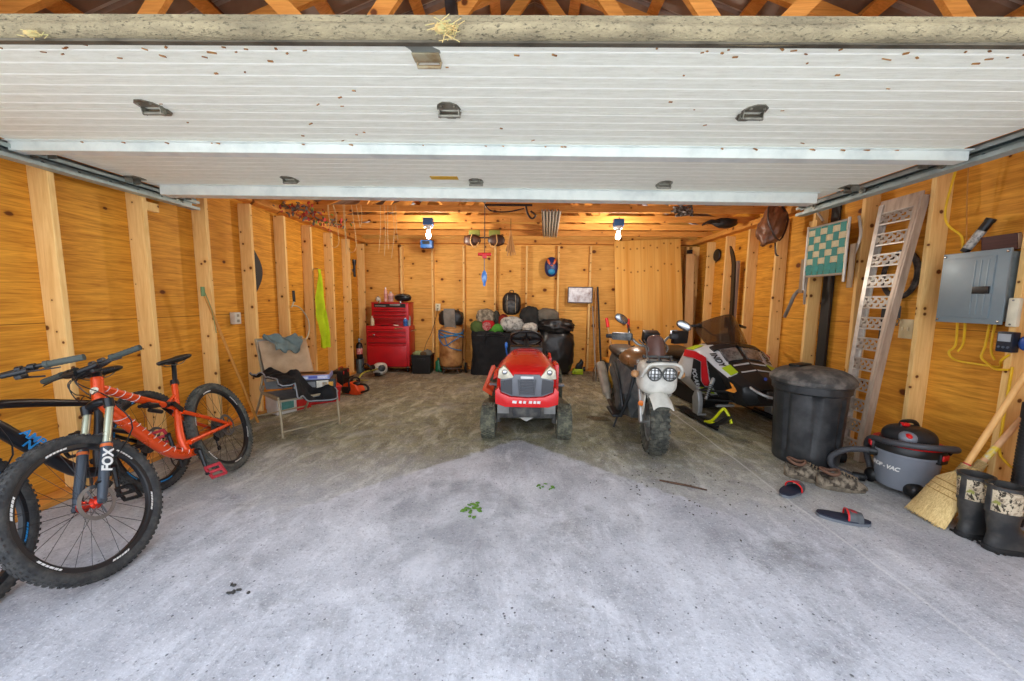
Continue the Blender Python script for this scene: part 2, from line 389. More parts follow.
# two bare bulbs
for (x, y) in ((-1.37, 5.55), (1.36, 5.55)):
    l = bpy.data.lights.new('bulb', 'POINT'); l.energy = 62; l.color = (1, .94, .84); l.shadow_soft_size = .06
    o = bpy.data.objects.new('bulb_light', l); COL.objects.link(o); o.location = (x, y, 2.22)
# ------------------------------------------------------------------ the raised sectional door and its tracks
def door_mat():
    t = NT('door_panel_skin'); v = t.map(); y = t.sep(v, 1)
    n = t.noise(t.map((3, 9, 1)), 5, 5, .65); st = t.noise(t.map((5, 60, 1)), 1, 3, .6); sp = t.noise(t.map((6, 22, 1)), 9, 3, .6)
    c = t.mix(t.ramp(n, .3, .75), hexc('#f4f6e8'), hexc('#e6e8d6'))
    c = t.mix(t.math('MULTIPLY', t.ramp(st, .5, .7), .22), c, hexc('#c4c0b2'))
    c = t.mix(t.math('MULTIPLY', t.ramp(sp, .62, .72), .3), c, hexc('#aaa694'))
    s = t.math('FRACT', t.math('MULTIPLY', y, 13.3))
    t.bump(t.math('ADD', t.math('MULTIPLY', st, .5), t.ramp(s, .0, .12)), .5, .006)
    c = t.mix(t.math('MULTIPLY', t.ramp(s, .03, .08, (1, 1, 1, 1), (0, 0, 0, 1)), .5), c, hexc('#fbfaf4'))
    return t.done(c, .6, 0, .3)
door_m = door_mat()
door = root('door_1'); struct(door, 'white ribbed sectional garage door raised overhead on its tracks')
door.location = (0, 0, 2.285); door.rotation_euler = (0, .008, .006)
DL, DR = -3.02, 2.44
ys = [1.345, 1.86, 2.385, 2.91, 3.43]
for a, b in zip(ys, ys[1:]):
    m = MB(); prof = [(a+.002, .05), (a+.002, .0), (b-.002, 0), (b-.002, .05)]
    m.prism(prof, DL, DR, 'yz'); sec = m.build('door_section', door_m, door, smooth=0)
strut_m = M('#e3eae4', .45, .2, .2, 6, col2='#9aa8a8')
for y0, y1, dr, xa, xb in ((2.245, 2.315, .052, DL-.02, DR+.06), (3.085, 3.185, .075, -2.95, 2.32)):
    m = MB(); t_ = .004
    m.box(((xa+xb)/2, y0, -dr/2), (xb-xa, t_, dr)).box(((xa+xb)/2, (y0+y1)/2, -dr), (xb-xa, y1-y0, t_)).box(((xa+xb)/2, y1, -dr/2), (xb-xa, t_, dr))
    m.box(((xa+xb)/2, y0-.012, -.003), (xb-xa, .03, t_))
    m.build('reinforcing_strut', strut_m, door, smooth=0)
def rubber_mat():
    t = NT('dirty_seal'); v = t.map((1, 3, 3)); n = t.noise(v, 4, 6, .7); n2 = t.noise(t.map((9, 20, 20)), 6, 4, .7)
    c = t.mix(t.ramp(n, .35, .65), hexc('#8b8168'), hexc('#b8ab88')); c = t.mix(t.ramp(n2, .55, .66), c, hexc('#5f5a49'))
    t.bump(n2, .8, .02); return t.done(c, .85, 0, .2)
seal_m = rubber_mat()
m = MB(); nn = 60
pts = [V(DL-.05+(DR-DL+.1)*i/nn, 1.358+.006*math.sin(i*.5)+.004*noise.noise((i*.3, 0, 0)), .014+.006*noise.noise((i*.25, 3, 0))) for i in range(nn+1)]
m.tube(pts, .034, 12, flat=.8); m.build('bottom_seal', seal_m, door)
MB().box(((DL+DR)/2, 1.347, .034), (DR-DL+.01, .012, .046)).build('dark_edge_cap', seal_m, door, smooth=0)  # cap in seal colour, added to darken the sky-lit front edge
MB().box(((DL+DR)/2, 1.372, -.006), (DR-DL+.04, .03, .012)).box(((DL+DR)/2, 1.357, -.009), (DR-DL+.04, .004, .02)).build('seal_retainer', M('#6f695a', .6, .4, .4, 7, col2='#2d2a22'), door, smooth=0)
hinge_m = M('#8f8d80', .45, .7, .4, 20, col2='#4a463c')
def hinge(x, y, s=1):
    m = MB()
    for sg in (-1, 1):
        m.prism([(x-.055, y+sg*.012), (x+.055, y+sg*.012), (x+.045, y+sg*.05), (x+.015, y+sg*.075), (x-.02, y+sg*.075), (x-.048, y+sg*.05)], -.005, -.001, 'xy')
    for sx in (-.045, .045): m.prism([(y-.022, 0), (y+.022, 0), (y+.012, -.032), (y-.012, -.032)], x+sx-.002, x+sx+.002, 'yz')
    m.tube([(x-.052, y, -.026), (x+.052, y, -.026)], .009, 10)
    for dx, dy in ((-.03, -.045), (.03, -.045), (-.03, .045), (.03, .045)): m.lathe([(.007, -.012), (.007, -.004)], (x+dx, y+dy, 0), n=6)
    return m.build('hinge', hinge_m, door)
for y in (1.845, 2.90):
    for x in (-1.76, -.345, 1.055): hinge(x, y)
for sx, x in ((-1, DL+.05), (1, DR-.03)):
    for y in (1.42, 1.86, 2.385, 2.91, 3.36):
        m = MB(); m.prism([(x-.04, y-.05), (x+.04, y-.05), (x+.05, y), (x+.04, y+.05), (x-.04, y+.05)], -.006, -.001, 'xy')
        for dy in (-.03, .03): m.box((x+sx*.02, y+dy, -.022), (.06, .004, .04))
        m.tube([(x-.03, y, -.028), (x+sx*.115, y, -.028)], .006, 8); m.lathe([(.008, -.009), (.022, -.007), (.022, .007), (.008, .009)], (x+sx*.10, y, -.028), (1, 0, 0), 14)
        m.build('roller_bracket', hinge_m, door)
# lift handle, bare patch, inspection label
m = MB(); m.box((-.355, 1.46, -.004), (.10, .05, .006), bev=.002).tube([(-.395, 1.487, -.004), (-.395, 1.487, -.02), (-.31, 1.487, -.02), (-.31, 1.487, -.004)], .007, 8)
m.build('lift_handle', M('#b3a98b', .5, .4, .4, 20, col2='#8a6a3a'), door)
m = MB(); m.prism([(-.425, 1.395), (-.40, 1.383), (-.355, 1.384), (-.33, 1.40), (-.30, 1.425), (-.30, 1.44), (-.40, 1.443), (-.405, 1.42)], -.0015, .0, 'xy'); m.build('bare_metal_patch', M('#8f948b', .6, .4), door, smooth=0)
MB().box((-.57, 2.826, -.001), (.20, .07, .002)).build('inspection_label', M('#d8a820', .6), door, smooth=0)
# straw and dry leaves stuck to the door
m = MB()
for i in range(70):
    x = rnd.choice([rnd.uniform(-1.8, -.7), rnd.uniform(.5, 1.75), rnd.uniform(-2, 2)]); y = rnd.choice([rnd.uniform(1.39, 1.46), rnd.uniform(1.39, 1.5), rnd.uniform(1.4, 2.2)])
    a = rnd.uniform(-.6, .6); L = rnd.uniform(.003, .011)
    if rnd.random() < .15: L *= 1.9
    m.box((x, y, -.003), (L*2, rnd.uniform(.003, .008), .003), (rnd.uniform(-.4, .4), rnd.uniform(-.2, .2), a))
for i in range(22):
    x = rnd.uniform(-2.6, 2.4); m.box((x, 2.236, -.004-.004*rnd.random()), (rnd.uniform(.006, .03), .006, .006), (rnd.random(), .3, rnd.uniform(-.5, .5)))
o = m.build('dry_leaf_litter', M('#8a5a2c', .8, 0, .4, 30, col2='#c79a55'), door, smooth=0); o['kind'] = 'stuff'
m = MB()
for i in range(60): 
    a = rnd.uniform(0, 6.3); c = V(-.25+rnd.gauss(0, .018), 1.30+rnd.gauss(0, .012), -.012+rnd.gauss(0, .01)); d = V(math.cos(a), math.sin(a)*.5, rnd.uniform(-.5, .5))*.022
    m.tube([c-d, c+d], .0015, 4)
m.ell((-.27, 1.30, -.012), (.02, .015, .014), 2, amp=.3)
for (x, y, s_) in ((-1.66, 1.325, .014),):
    m.ell((x, y, -.016), (s_*1.6, s_, s_*.6), 2, amp=.3, seed=2)
    for i in range(30):
        a = rnd.uniform(0, 6.3); c = V(x+rnd.gauss(0, .02), y+rnd.gauss(0, .008), -.018); d = V(math.cos(a), math.sin(a)*.5, .2)*.015; m.tube([c-d, c+d], .0013, 4)
o = m.build('nest_straw', M('#d6b777', .9, 0, .4, 40, col2='#a9c08a'), door, smooth=0); o['kind'] = 'stuff'
# tracks
def track(side, x, ye, z, label):
    t = thing('door_track', label, 'door track', (x, 0, z)); s = side
    m = MB(); ya = 1.12
    def strip(a, b): m.prism([(a[0]*s, a[1]), (b[0]*s, b[1]), (b[0]*s+.0, b[1]+.003 if abs(b[1]-a[1]) < .002 else b[1]), (a[0]*s, a[1]+.003 if abs(b[1]-a[1]) < .002 else a[1])], ya, ye, 'xz')
    for c, sz in (((.03*s, .03), (.003, .062)), ((0*s, 0), (.06, .003)), ((0*s, .06), (.06, .003)), ((-.03*s, .008), (.003, .018)), ((-.03*s, .052), (.003, .018))):
        m.box((c[0]*1.25, (ya+ye)/2, c[1]*1.25-.012), (sz[0]*(1.25 if sz[0] > .01 else 1), ye-ya, sz[1]*(1.25 if sz[1] > .01 else 1)))
    m.build('channel', galv, t, smooth=0)
    m = MB(); m.box((.036*s, (ya+ye)/2, .075), (.003, ye-ya+.1, .05)).box((.05*s, (ya+ye)/2, .10), (.03, ye-ya+.1, .003))
    m.build('angle_iron', galv_d, t, smooth=0)
    for i in range(12): MB().lathe([(.008, -.004), (.008, .004)], (.028*s, ya+.1+i*(ye-ya-.2)/11, .03), (1, 0, 0), 6).build('bolt', galv_d, t)
    for y in (1.6, ye-.35): MB().bar((.052*s, y, .09), (.052*s, y, .345), .03, .003, (0, 1, 0)).build('hanger_strap', galv_d, t, smooth=0)
track(-1, -3.075, 3.52, 2.225, 'galvanized steel door track running above the mountain bikes')
track(1, 2.545, 3.62, 2.215, 'galvanized steel door track running above the punched aluminium ramp')
# black steel angle holding the door up and a pull cord on the top section
t = MB().bar((-.275, 1.60, 2.325), (-.31, 1.62, 2.62), .045, .01, (0, 1, 0)).bar((-.255, 1.60, 2.325), (-.29, 1.62, 2.62), .01, .05, (0, 1, 0)).build('steel_strap', M('#2a2522', .5, .5, .3, 12, col2='#4d3323'), None, smooth=0)
tag(t, 'dark steel angle bar standing up behind the straw nest on the door edge', 'steel bar')
# ------------------------------------------------------------------ mountain bikes
rubber = M('#2c2d2e', .82, 0, .35, 25, col2='#55534e', bump=.3)
rubber_g = M('#3c3f3c', .85, 0, .4, 25, col2='#6c6a60', bump=.3)
blk = M('#161718', .42, .1); blk_s = M('#1b1d20', .3, .3); chrome = M('#c3c6c8', .22, 1, .12, 20); steel = M('#83878a', .35, .85, .2, 20, col2='#4b4d4e')
white_p = M('#dcdcd8', .5, 0, .2, 20)
def wheel(par, name, cx, cz, X, tyre_m, rim_m, hub_m, decal_m, rotor=1, seed=0):
    """wheel with its axle along local Y"""
    wt = root(name); wt.parent = par; wt.matrix_local = X @ Matrix.Translation((cx, 0, cz))
    m = MB(); m.lathe([(.315, -.016), (.322, -.025), (.341, -.030), (.356, -.026), (.363, -.012), (.365, 0), (.363, .012), (.356, .026), (.341, .030), (.322, .025), (.315, .016)], (0, 0, 0), (0, 1, 0), 72, closed=True)
    for i in range(76):
        a = 2*PI*i/76+seed; 
        for yy, rr in ((-.024, .3575), (-.008, .366), (.008, .366), (.024, .3575)):
            aa = a+(0 if abs(yy) > .02 else PI/76); m.box((rr*math.cos(aa), yy, rr*math.sin(aa)), (.007, .011, .014), (0, -aa, 0))
    m.build('tyre', tyre_m, wt, smooth=50)
    m = MB(); m.lathe([(.290, -.010), (.296, -.0145), (.318, -.016), (.318, .016), (.296, .0145), (.290, .010)], (0, 0, 0), (0, 1, 0), 72, closed=True); rim = m.build('rim', rim_m, wt, smooth=30)
    m = MB()                                                   # white decals printed along the rim
    for a0 in (.35, 1.35, 2.45, 3.5, 4.6, 5.6):
        x = a0
        for j in range(6):
            da = rnd.uniform(.025, .06)
            for sd in (-1, 1):
                ps = []
                for aa, rr in ((x, .302), (x+da, .302), (x+da+.015, .310), (x+.015, .310)): ps.append((rr*math.cos(aa), rr*math.sin(aa)))
                m.prism(ps, sd*.0165-.0006, sd*.0165+.0006, 'xz')
            x += da+.012
    m.build('rim_decal', decal_m, rim, smooth=0)
    m = MB()
    for i in range(28):
        a = 2*PI*i/28; sd = 1 if i % 2 else -1; b = a+(.9 if (i//2) % 2 else -.9)
        m.tube([(.024*math.cos(b), sd*.028, .024*math.sin(b)), (.292*math.cos(a), sd*.004, .292*math.sin(a))], .0013, 4)
    m.build('spokes', M('#2a2b2d', .35, .7), wt)
    m = MB(); m.lathe([(.009, -.062), (.012, -.05), (.016, -.045), (.031, -.036), (.031, -.031), (.018, -.026), (.016, 0), (.018, .026), (.031, .031), (.031, .036), (.022, .042), (.022, .05), (.009, .062)], (0, 0, 0), (0, 1, 0), 20); m.build('hub', hub_m, wt)
    if rotor:
        m = MB(); m.lathe([(.070, .0395), (.089, .0395), (.089, .0415), (.070, .0415)], (0, 0, 0), (0, 1, 0), 36, closed=True)
        for i in range(6):
            a = i*PI/3; m.bar((.018*math.cos(a), .0405, .018*math.sin(a)), (.074*math.cos(a+.35), .0405, .074*math.sin(a+.35)), .002, .009, (0, 1, 0))
        m.build('brake_rotor', steel, wt, smooth=30)
    return wt

def make_bike(name, label, loc, yaw, lean, S):
    b = thing(name, label, 'bicycle', loc, rot=(lean, 0, yaw)); fm = S['frame']; G = {k: Vector((v[0], 0, v[1])) for k, v in S['pt'].items()}
    I = Matrix.Identity(4)
    m = MB()                                                   # front triangle
    m.tube([G['hb']+V(.004, 0, -.012), G['ht']+V(-.004, 0, .012)], .027, 16)
    m.tube([G['ht'].lerp(G['hb'], .35), G['tt1'], G['tt2']], [.024, .024, .019], 12, smooth=4)
    m.tube([G['hb'].lerp(G['ht'], .25), G['dt1'], G['dt2'], G['bb']], [.029, .034, .032, .03], 14, smooth=5)
    m.tube([G['bb'], G['st1'], G['st2'], G['sc']], [.028, .024, .02, .019], 14, smooth=5)
    m.tube([G['bb']+V(0, -.04, 0), G['bb']+V(0, .04, 0)], .026, 16)
    m.tube([G['sc'].lerp(G['st2'], .45), G['tt1'].lerp(G['tt2'], .72)], .011, 8)
    fr = m.build('frame', fm, b)
    m = MB()                                                   # swing arm
    for sd in (-1, 1):
        m.tube([G['up']+V(0, sd*.03, 0), (G['up']+G['rh'])*.5+V(0, sd*.05, 0), G['rh']+V(0, sd*.062, 0)], [.015, .013, .012], 10, smooth=3)
        m.tube([G['cs']+V(0, sd*.035, 0), (G['cs']+G['rh'])*.5+V(0, sd*.052, 0), G['rh']+V(0, sd*.062, 0)], [.019, .015, .012], 10, smooth=3)
        m.lathe([(.016, -.006), (.016, .006)], G['rh']+V(0, sd*.066, 0), (0, 1, 0), 14)
    m.tube([G['up']+V(0, -.035, 0), G['up']+V(0, .035, 0)], .016, 12)
    m.tube([G['cs']+V(0, -.04, 0), G['cs']+V(0, .04, 0)], .018, 12)
    m.build('rear_stay', S.get('stay', fm), b)
    m = MB()                                                   # shock with rocker link
    a, c = G['sh1'], G['sh2']; d = (c-a)
    m.tube([a, a+d*.45], .021, 14); m.tube([a+d*.4, a+d*.8], .015, 12); m.tube([a+d*.78, c], .024, 14); m.tube([a+d*.1+V(0, 0, -.035), a+d*.55+V(0, 0, -.05)], .014, 10)
    for q in (a, c): m.tube([q+V(0, -.032, 0), q+V(0, .032, 0)], .012, 10)
    for sd in (-1, 1): m.bar(c+V(0, sd*.034, 0), G['up']+V(0, sd*.034, .01), .035, .006, (0, 1, 0))
    m.build('rear_shock', blk_s, b)
    # saddle, post, clamp
    m = MB(); s0 = G['sc']; s1 = G['sad']; ax = (s1-s0).normalized(); m.tube([s0-ax*.1, s1+V(0, 0, -.03)], .0145, 14); m.build('seatpost', S.get('post', blk_s), b)
    m = MB(); m.tube([s0-ax*.008, s0+ax*.025], .024, 14); m.box(s0+V(-.028, 0, 0), (.02, .02, .022), bev=.004); m.build('seat_clamp', blk_s, b)
    m = MB(); R_ = []
    for (x, hw, zt_, zb) in ((-.145, .055, .010, -.012), (-.135, .068, .022, -.022), (-.09, .070, .024, -.026), (-.04, .052, .017, -.028), (.02, .032, .013, -.026), (.07, .023, .012, -.022), (.115, .018, .008, -.02), (.128, .008, .0, -.014)):
        R_.append([s1+V(x+.02, hw*math.cos(t)*1.0, (zt_ if math.sin(t) > 0 else -zb)*math.sin(t)*(1 if math.sin(t) > 0 else 1)) for t in [2*PI*i/20 for i in range(20)]])
    m.loft(R_); sad = m.build('saddle', M('#1a1a1b', .5, 0, .2, 30), b, smooth=60)
    m = MB()
    for sd in (-1, 1): m.tube([s1+V(.10, sd*.012, -.018), s1+V(.04, sd*.022, -.04), s1+V(-.05, sd*.022, -.04), s1+V(-.10, sd*.03, -.015)], .0035, 6, smooth=3)
    m.build('saddle_rail', steel, sad)
    # cranks, chainring, pedals
    m = MB(); m.lathe([(.075, -.004), (.082, -.004), (.082, 0), (.075, 0)], G['bb']+V(0, -.052, 0), (0, 1, 0), 36, closed=True)
    for i in range(5): a_ = i*2*PI/5; m.bar(G['bb']+V(0, -.054, 0), G['bb']+V(.078*math.cos(a_), -.054, .078*math.sin(a_)), .003, .014, (0, 1, 0))
    m.build('chainring', blk, b, smooth=30)
    cd = S['crank']
    for sd in (-1, 1):
        e = G['bb']+cd*sd*.172; y = V(0, sd*.072, 0); m = MB()
        m.tube([G['bb']+y*.7, G['bb']+y], .019, 14); m.tube([G['bb']+y, G['bb'].lerp(e, .5)+y*1.06, e+y*1.12], [.017, .0125, .0125], 10, flat=.8); m.tube([e+y*1.0, e+y*1.35], .013, 10)
        m.build('crank_arm', blk_s, b)
        p = MB(); c = e+V(0, sd*.133, 0); px = V(.25, 0, .97) if S.get('pedtilt', 1) else V(1, 0, 0)
        for o_ in (-.045, .045): p.bar(c+px*o_+V(0, -.05, 0), c+px*o_+V(0, .05, 0), .014, .016, px)
        for o_ in (-.045, .045): p.bar(c+px*-.045+V(0, o_, 0), c+px*.045+V(0, o_, 0), .014, .014, (0, 1, 0))
        p.tube([c+V(0, -.05, 0), c+V(0, .05, 0)], .011, 8)
        for o_ in (-.045, -.015, .015, .045):
            for q_ in (-.045, .045): p.tube([c+px*q_+V(0, o_, 0)+px.cross(V(0, 1, 0))*.012, c+px*q_+V(0, o_, 0)-px.cross(V(0, 1, 0))*.012], .0025, 5)
        p.build('pedal', S['pedal'], b)
    # cassette, derailleur and chain on the wall side
    m = MB()
    for i in range(9): m.lathe([(.018, 0), (.022+.008*i, 0), (.022+.008*i, .0018), (.018, .0018)], G['rh']+V(0, -.024-.0036*(9-i), 0), (0, 1, 0), 28, closed=True)
    m.build('cassette', steel, b, smooth=30)
    m = MB(); q = G['rh']+V(.0, -.062, -.03); m.bar(q, q+V(.03, 0, -.05), .022, .022, bev=.004); m.bar(q+V(.03, 0, -.05), q+V(.06, .012, -.13), .006, .03)
    for o_ in (.05, .12): m.lathe([(.02, -.003), (.02, .003)], q+V(.03+.03*(o_-.05)/.08, .012, -.01-o_+.01), (0, 1, 0), 12)
    m.build('rear_derailleur', blk_s, b)
    m = MB(); y = V(0, -.048, 0); m.tube([G['bb']+V(0, 0, .079)+y, G['rh']+V(0, 0, .05)+y], .0035, 5); m.tube([G['bb']+V(0, 0, -.079)+y, q+V(.06, 0, -.14), q+V(.04, .012, -.06)], .0035, 5); m.build('chain', steel, b)
    # front assembly turns about the steering axis
    axs = (G['ht']-G['hb']).normalized(); X = Matrix.Translation(G['hb']) @ Matrix.Rotation(S['steer'], 4, axs) @ Matrix.Translation(-G['hb'])
    fh, cr = G['fh'], G['hb']+(-axs)*.03; up = axs; off = (fh-cr); L = (cr-fh).length; legd = (cr-fh).normalized()
    fk = root('fork'); fk.parent = b; fk.matrix_local = X
    m = MB(); m.tube([cr+V(0, -.062, -.01), cr+V(0, -.045, .012), cr+V(0, 0, .02), cr+V(0, .045, .012), cr+V(0, .062, -.01)], [.02, .021, .024, .021, .02], 12, smooth=3)
    for sd in (-1, 1): m.tube([cr+V(0, sd*.064, .022), cr+V(0, sd*.064, 0)-legd*.03], .0225, 14)
    m.build('fork_crown', S['crown'], fk)
    for sd in (-1, 1):
        s_ = MB(); y = V(0, sd*.064, 0); s_.tube([cr+y, cr+y-legd*(L*.52)], .0172, 16); s_.build('stanchion', S['stanchion'], fk)
        lo = MB(); lo.tube([cr+y-legd*(L*.44), cr+y-legd*(L*.47), cr+y-legd*(L*.8), fh+y+legd*.02, fh+y*1.02], [.0235, .0225, .0215, .019, .016], 16)
        lo.tube([fh+y*.85, fh+y*1.2], .016, 12)
        lw = lo.build('fork_lower', S['lower'], fk)
        bd = MB(); bd.tube([cr+y-legd*(L*.455), cr+y-legd*(L*.485)], .0243, 16); bd.build('accent_ring', S['accent'], lw)
        if sd > 0 and S.get('forktext'):
            c = cr+y-legd*(L*.62)+V(.0, 0, 0); n = V(0.25, 1, 0).normalized(); 
            lettering(S['forktext'], .06, frame(c+n*.0228, legd, n.cross(legd)), white_p, lw, bold=.002)
    ar = MB(); ar.tube([cr+V(0, -.064, 0)-legd*(L*.45)+V(-.0, 0, 0), cr-legd*(L*.36)+V(-.02, -.035, 0), cr-legd*(L*.345)+V(-.02, .035, 0), cr+V(0, .064, 0)-legd*(L*.45)], .013, 10, smooth=4); ar.build('fork_arch', S['lower'], fk)
    cal = MB(); cal.box(fh+V(-.055, .058, .07), (.035, .035, .06), (0, .5, 0), bev=.008); cal.tube([fh+V(-.04, .07, .1), cr+V(-.01, .09, -.18), cr+V(.0, .085, -.02)], .0035, 6, smooth=4); cal.build('brake_caliper', blk_s, fk)
    wheel(b, 'front_wheel', fh.x, fh.z, X, S['tyre'], S['rim'], S['hub'], S['decal'])
    wheel(b, 'rear_wheel', G['rh'].x, G['rh'].z, I, S.get('tyre2', S['tyre']), S['rim'], S['hub2'], S['decal'], seed=.4)
    # stem, bar, grips, levers
    top = G['ht']+axs*.012; st = top+axs*.05; bc = st+V(.05, 0, .01)
    m = MB(); m.tube([top-axs*.01, top+axs*.028], .021, 14); m.tube([top+axs*.028, st+axs*.022], .024, 14); m.bar(st, bc, .034, .036, bev=.006); m.tube([bc+V(0, -.026, 0), bc+V(0, .026, 0)], .024, 14); o = m.build('stem', blk_s, b); o.matrix_local = X
    hw = S['bar']; bp = [bc+V(-.045, -hw, .028), bc+V(-.02, -hw*.6, .024), bc+V(0, -.1, .004), bc, bc+V(0, .1, .004), bc+V(-.02, hw*.6, .024), bc+V(-.045, hw, .028)]
    m = MB(); m.tube(bp, [.011, .011, .0145, .0155, .0145, .011, .011], 12, smooth=5); hb = m.build('handlebar', blk, b); hb.matrix_local = X
    for sd in (-1, 1):
        e = bc+V(-.045, sd*hw, .028); dr = (bc+V(-.02, sd*hw*.6, .024)-e).normalized()
        m = MB(); k = 14; m.tube([e-dr*.006]+[e+dr*(.13*i/k) for i in range(k+1)], [.0165]+[.0162+(.0012 if i % 2 else 0) for i in range(k+1)], 14); m.tube([e+dr*.125, e+dr*.142], .0195, 14)
        g = m.build('grip', S['grip'], b); g.matrix_local = X
        m = MB(); c = e+dr*.185; m.tube([c-dr*.012, c+dr*.012], .018, 12); m.tube([c+V(.028, 0, -.012), c-dr*.0+V(.034, 0, -.016)+dr*.09], [.013, .012], 10); m.tube([c+V(.03, 0, -.012), c+V(.062, 0, -.02)-dr*.03, c+V(.055, 0, -.028)-dr*.13], [.007, .006, .005], 8, flat=.7, smooth=3)
        m.tube([c+dr*.035, c+dr*.055], .018, 12); m.box(c+dr*.045+V(.005, 0, -.032), (.045, .03, .03), bev=.009); m.tube([c+dr*.045+V(.0, 0, -.04), c+V(-.02, 0, -.055)-dr*.02], .005, 6)
        l = m.build('brake_lever', S['lever'], b); l.matrix_local = X
    m = MB()
    for sd, k in ((-1, .20), (-1, .30), (1, .24), (1, .34)):
        c = bc+V(.03, sd*(hw-.24), 0); m.tube([c, c+V(.09, -sd*.05, -.02-k*.1), bc+V(.10, -sd*.03, -k*.45), G['hb'].lerp(G['ht'], .4)+V(.035, -sd*.034, .0), G['hb']+V(-.06, -sd*.036, -.04)], .0026, 6, smooth=6)
    m.build('cable', blk, b)
    S['G'] = G; return b

orange = M('#dc4a12', .28, .25, .12, 6, col2='#a82c08', spec=.7); redan = M('#c8321e', .3, .7, .1)
OB = dict(frame=orange, steer=-.1165, bar=.275, crank=V(.20, 0, -1).normalized(), pedal=M('#c43c46', .45, .2, .3, 30), crown=blk_s, stanchion=M('#b3b59c', .25, .6, .05), lower=M('#39414a', .4, .1, .15, 10), accent=M('#d0662a', .5),
    forktext='FOX', tyre=rubber, tyre2=rubber_g, rim=M('#1c1e22', .4, .2), hub=redan, hub2=blk_s, decal=white_p, grip=M('#3d443f', .8, 0, .2, 30), lever=M('#26282a', .4, .3, .1, 30),
    pt=dict(ht=(.808, .968), hb=(.862, .852), tt1=(.62, .80), tt2=(.345, .652), dt1=(.80, .745), dt2=(.59, .42), bb=(.435, .325), st1=(.432, .45), st2=(.335, .66), sc=(.258, .815), sad=(.175, .985), up=(.35, .61), cs=(.43, .40), rh=(-.02, .37), sh1=(.585, .745), sh2=(.40, .69), fh=(1.165, .37)))
ob = make_bike('mountain_bike', 'orange full-suspension mountain bike with white script on its frame', (-2.325, 2.885, .002), -1.341, .315, OB)
fr = [c for c in kids(ob) if c.name.startswith('frame')][0]; G = OB['G']
m = MB()                                                       # white scribbled lines around the tubes
def wrap(a, b, r0, r1, t0, t1):
    p = []
    for i in range(9):
        k = i/8; ph = -.5+k*PI*1.05; t = t0+(t1-t0)*k; c = a.lerp(b, t); d = (b-a).normalized(); u = d.cross(V(0, 1, 0)).normalized(); r = (r0+(r1-r0)*t)*1.02
        p.append(c+V(0, 1, 0)*math.sin(ph)*r+u*math.cos(ph)*r)
    m.tube(p, .0022, 5)
for i in range(9): t = i/9; wrap(G['dt1'], G['dt2'], .034, .032, t+.02, t+.13)
for i in range(5): t = i/5; wrap(G['ht'].lerp(G['hb'], .35), G['tt1'], .024, .024, t+.1, t+.22)
for i in range(3): t = i/3; wrap(G['dt2'], G['bb'], .031, .03, t, t+.25)
m.build('white_line_graphic', white_p, fr)
lettering('yukon', .075, frame(G['dt1'].lerp(G['dt2'], .28)+V(0, .0335, 0), G['dt2']-G['dt1'], (G['dt2']-G['dt1']).cross(V(0, -1, 0))), white_p, fr, shear=.4) if False else None
m = MB(); m.lathe([(.001, .0), (.02, .0), (.02, .0015), (.001, .0015)], G['ht'].lerp(G['hb'], .45)+V(.0275, .004, 0), (1, .15, .45), 16); m.build('head_badge', M('#d8d3be', .4, .3, .4, 60, col2='#7a5a2a'), fr)

cy = M('#1f8fd6', .45, 0, .1); nvy = M('#17181c', .35, .1, .15, 8)
BB = dict(frame=nvy, steer=.134, bar=.45, crank=V(.25, 0, -1).normalized(), pedal=blk, crown=blk_s, stanchion=blk_s, lower=nvy, accent=cy, tyre=rubber, rim=M('#1a2026', .35, .2), hub=blk_s, hub2=blk_s, decal=cy, grip=M('#454b45', .8, 0, .2, 30), lever=M('#232527', .4, .3, .1, 30),
    pt=dict(ht=(.855, .93), hb=(.885, .83), tt1=(.62, .84), tt2=(.30, .745), dt1=(.80, .75), dt2=(.56, .41), bb=(.42, .335), st1=(.39, .45), st2=(.30, .66), sc=(.27, .79), sad=(.2, .93), up=(.297, .557), cs=(.40, .40), rh=(0, .37), sh1=(.47, .60), sh2=(.36, .52), fh=(1.13, .37)))
kb = make_bike('mountain_bike', 'black mountain bike with blue lettering, between the orange bike and the wall', (-2.60, 2.558, .002), -1.3735, .239, BB)
fr = [c for c in kids(kb) if c.name.startswith('frame')][0]; G = BB['G']
d = (G['dt2']-G['dt1']).normalized(); up = d.cross(V(0, -1, 0)); c0 = G['dt1'].lerp(G['dt2'], .33)
lettering('AMPD', .06, frame(c0+V(0, .0365, 0)+up*.018, d, up), cy, fr, shear=.25, bold=.0015); lettering('NINE', .06, frame(c0+V(0, .0365, 0)-up*.026+d*.03, d, up), cy, fr, shear=.25, bold=.0015)
# ------------------------------------------------------------------ folding chair with the things on and under it
def fabric(col, col2=None, sc=60, rough=.9, bump=.35): return M(col, rough, 0, .35, 7, col2=col2, bump=bump, bscale=sc, spec=.15)
tanm = M('#a59a80', .4, .3, .2, 15, col2='#7a6f57')
ch = thing('folding_chair', 'tan metal folding patio chair with a padded cushion against the left wall', 'chair', (-2.56, 4.04, 0), math.radians(53.1))
for sx in (-.29, .29):
    m = MB(); m.tube([(sx, -.43, 0), (sx, -.38, .36), (sx*.98, -.30, .395), (sx*.97, .05, .385)], .012, 10, smooth=5); m.tube([(sx, -.43, 0), (sx, -.43, .018)], .015, 10); m.build('front_leg', tanm, ch)
    m = MB(); m.tube([(sx*.96, .43, 0), (sx*.96, .10, .40), (sx*.96, .06, .46)], .012, 10, smooth=4); m.tube([(sx*.96, .43, 0), (sx*.96, .43, .018)], .015, 10); m.build('rear_leg', tanm, ch)
    m = MB(); m.tube([(sx*.98, -.42, .375), (sx*.98, .12, .385), (sx*.86+.012, .20, .55), (sx*.84+.015, .38, .93)], .012, 10, smooth=5); m.build('side_rail', tanm, ch)
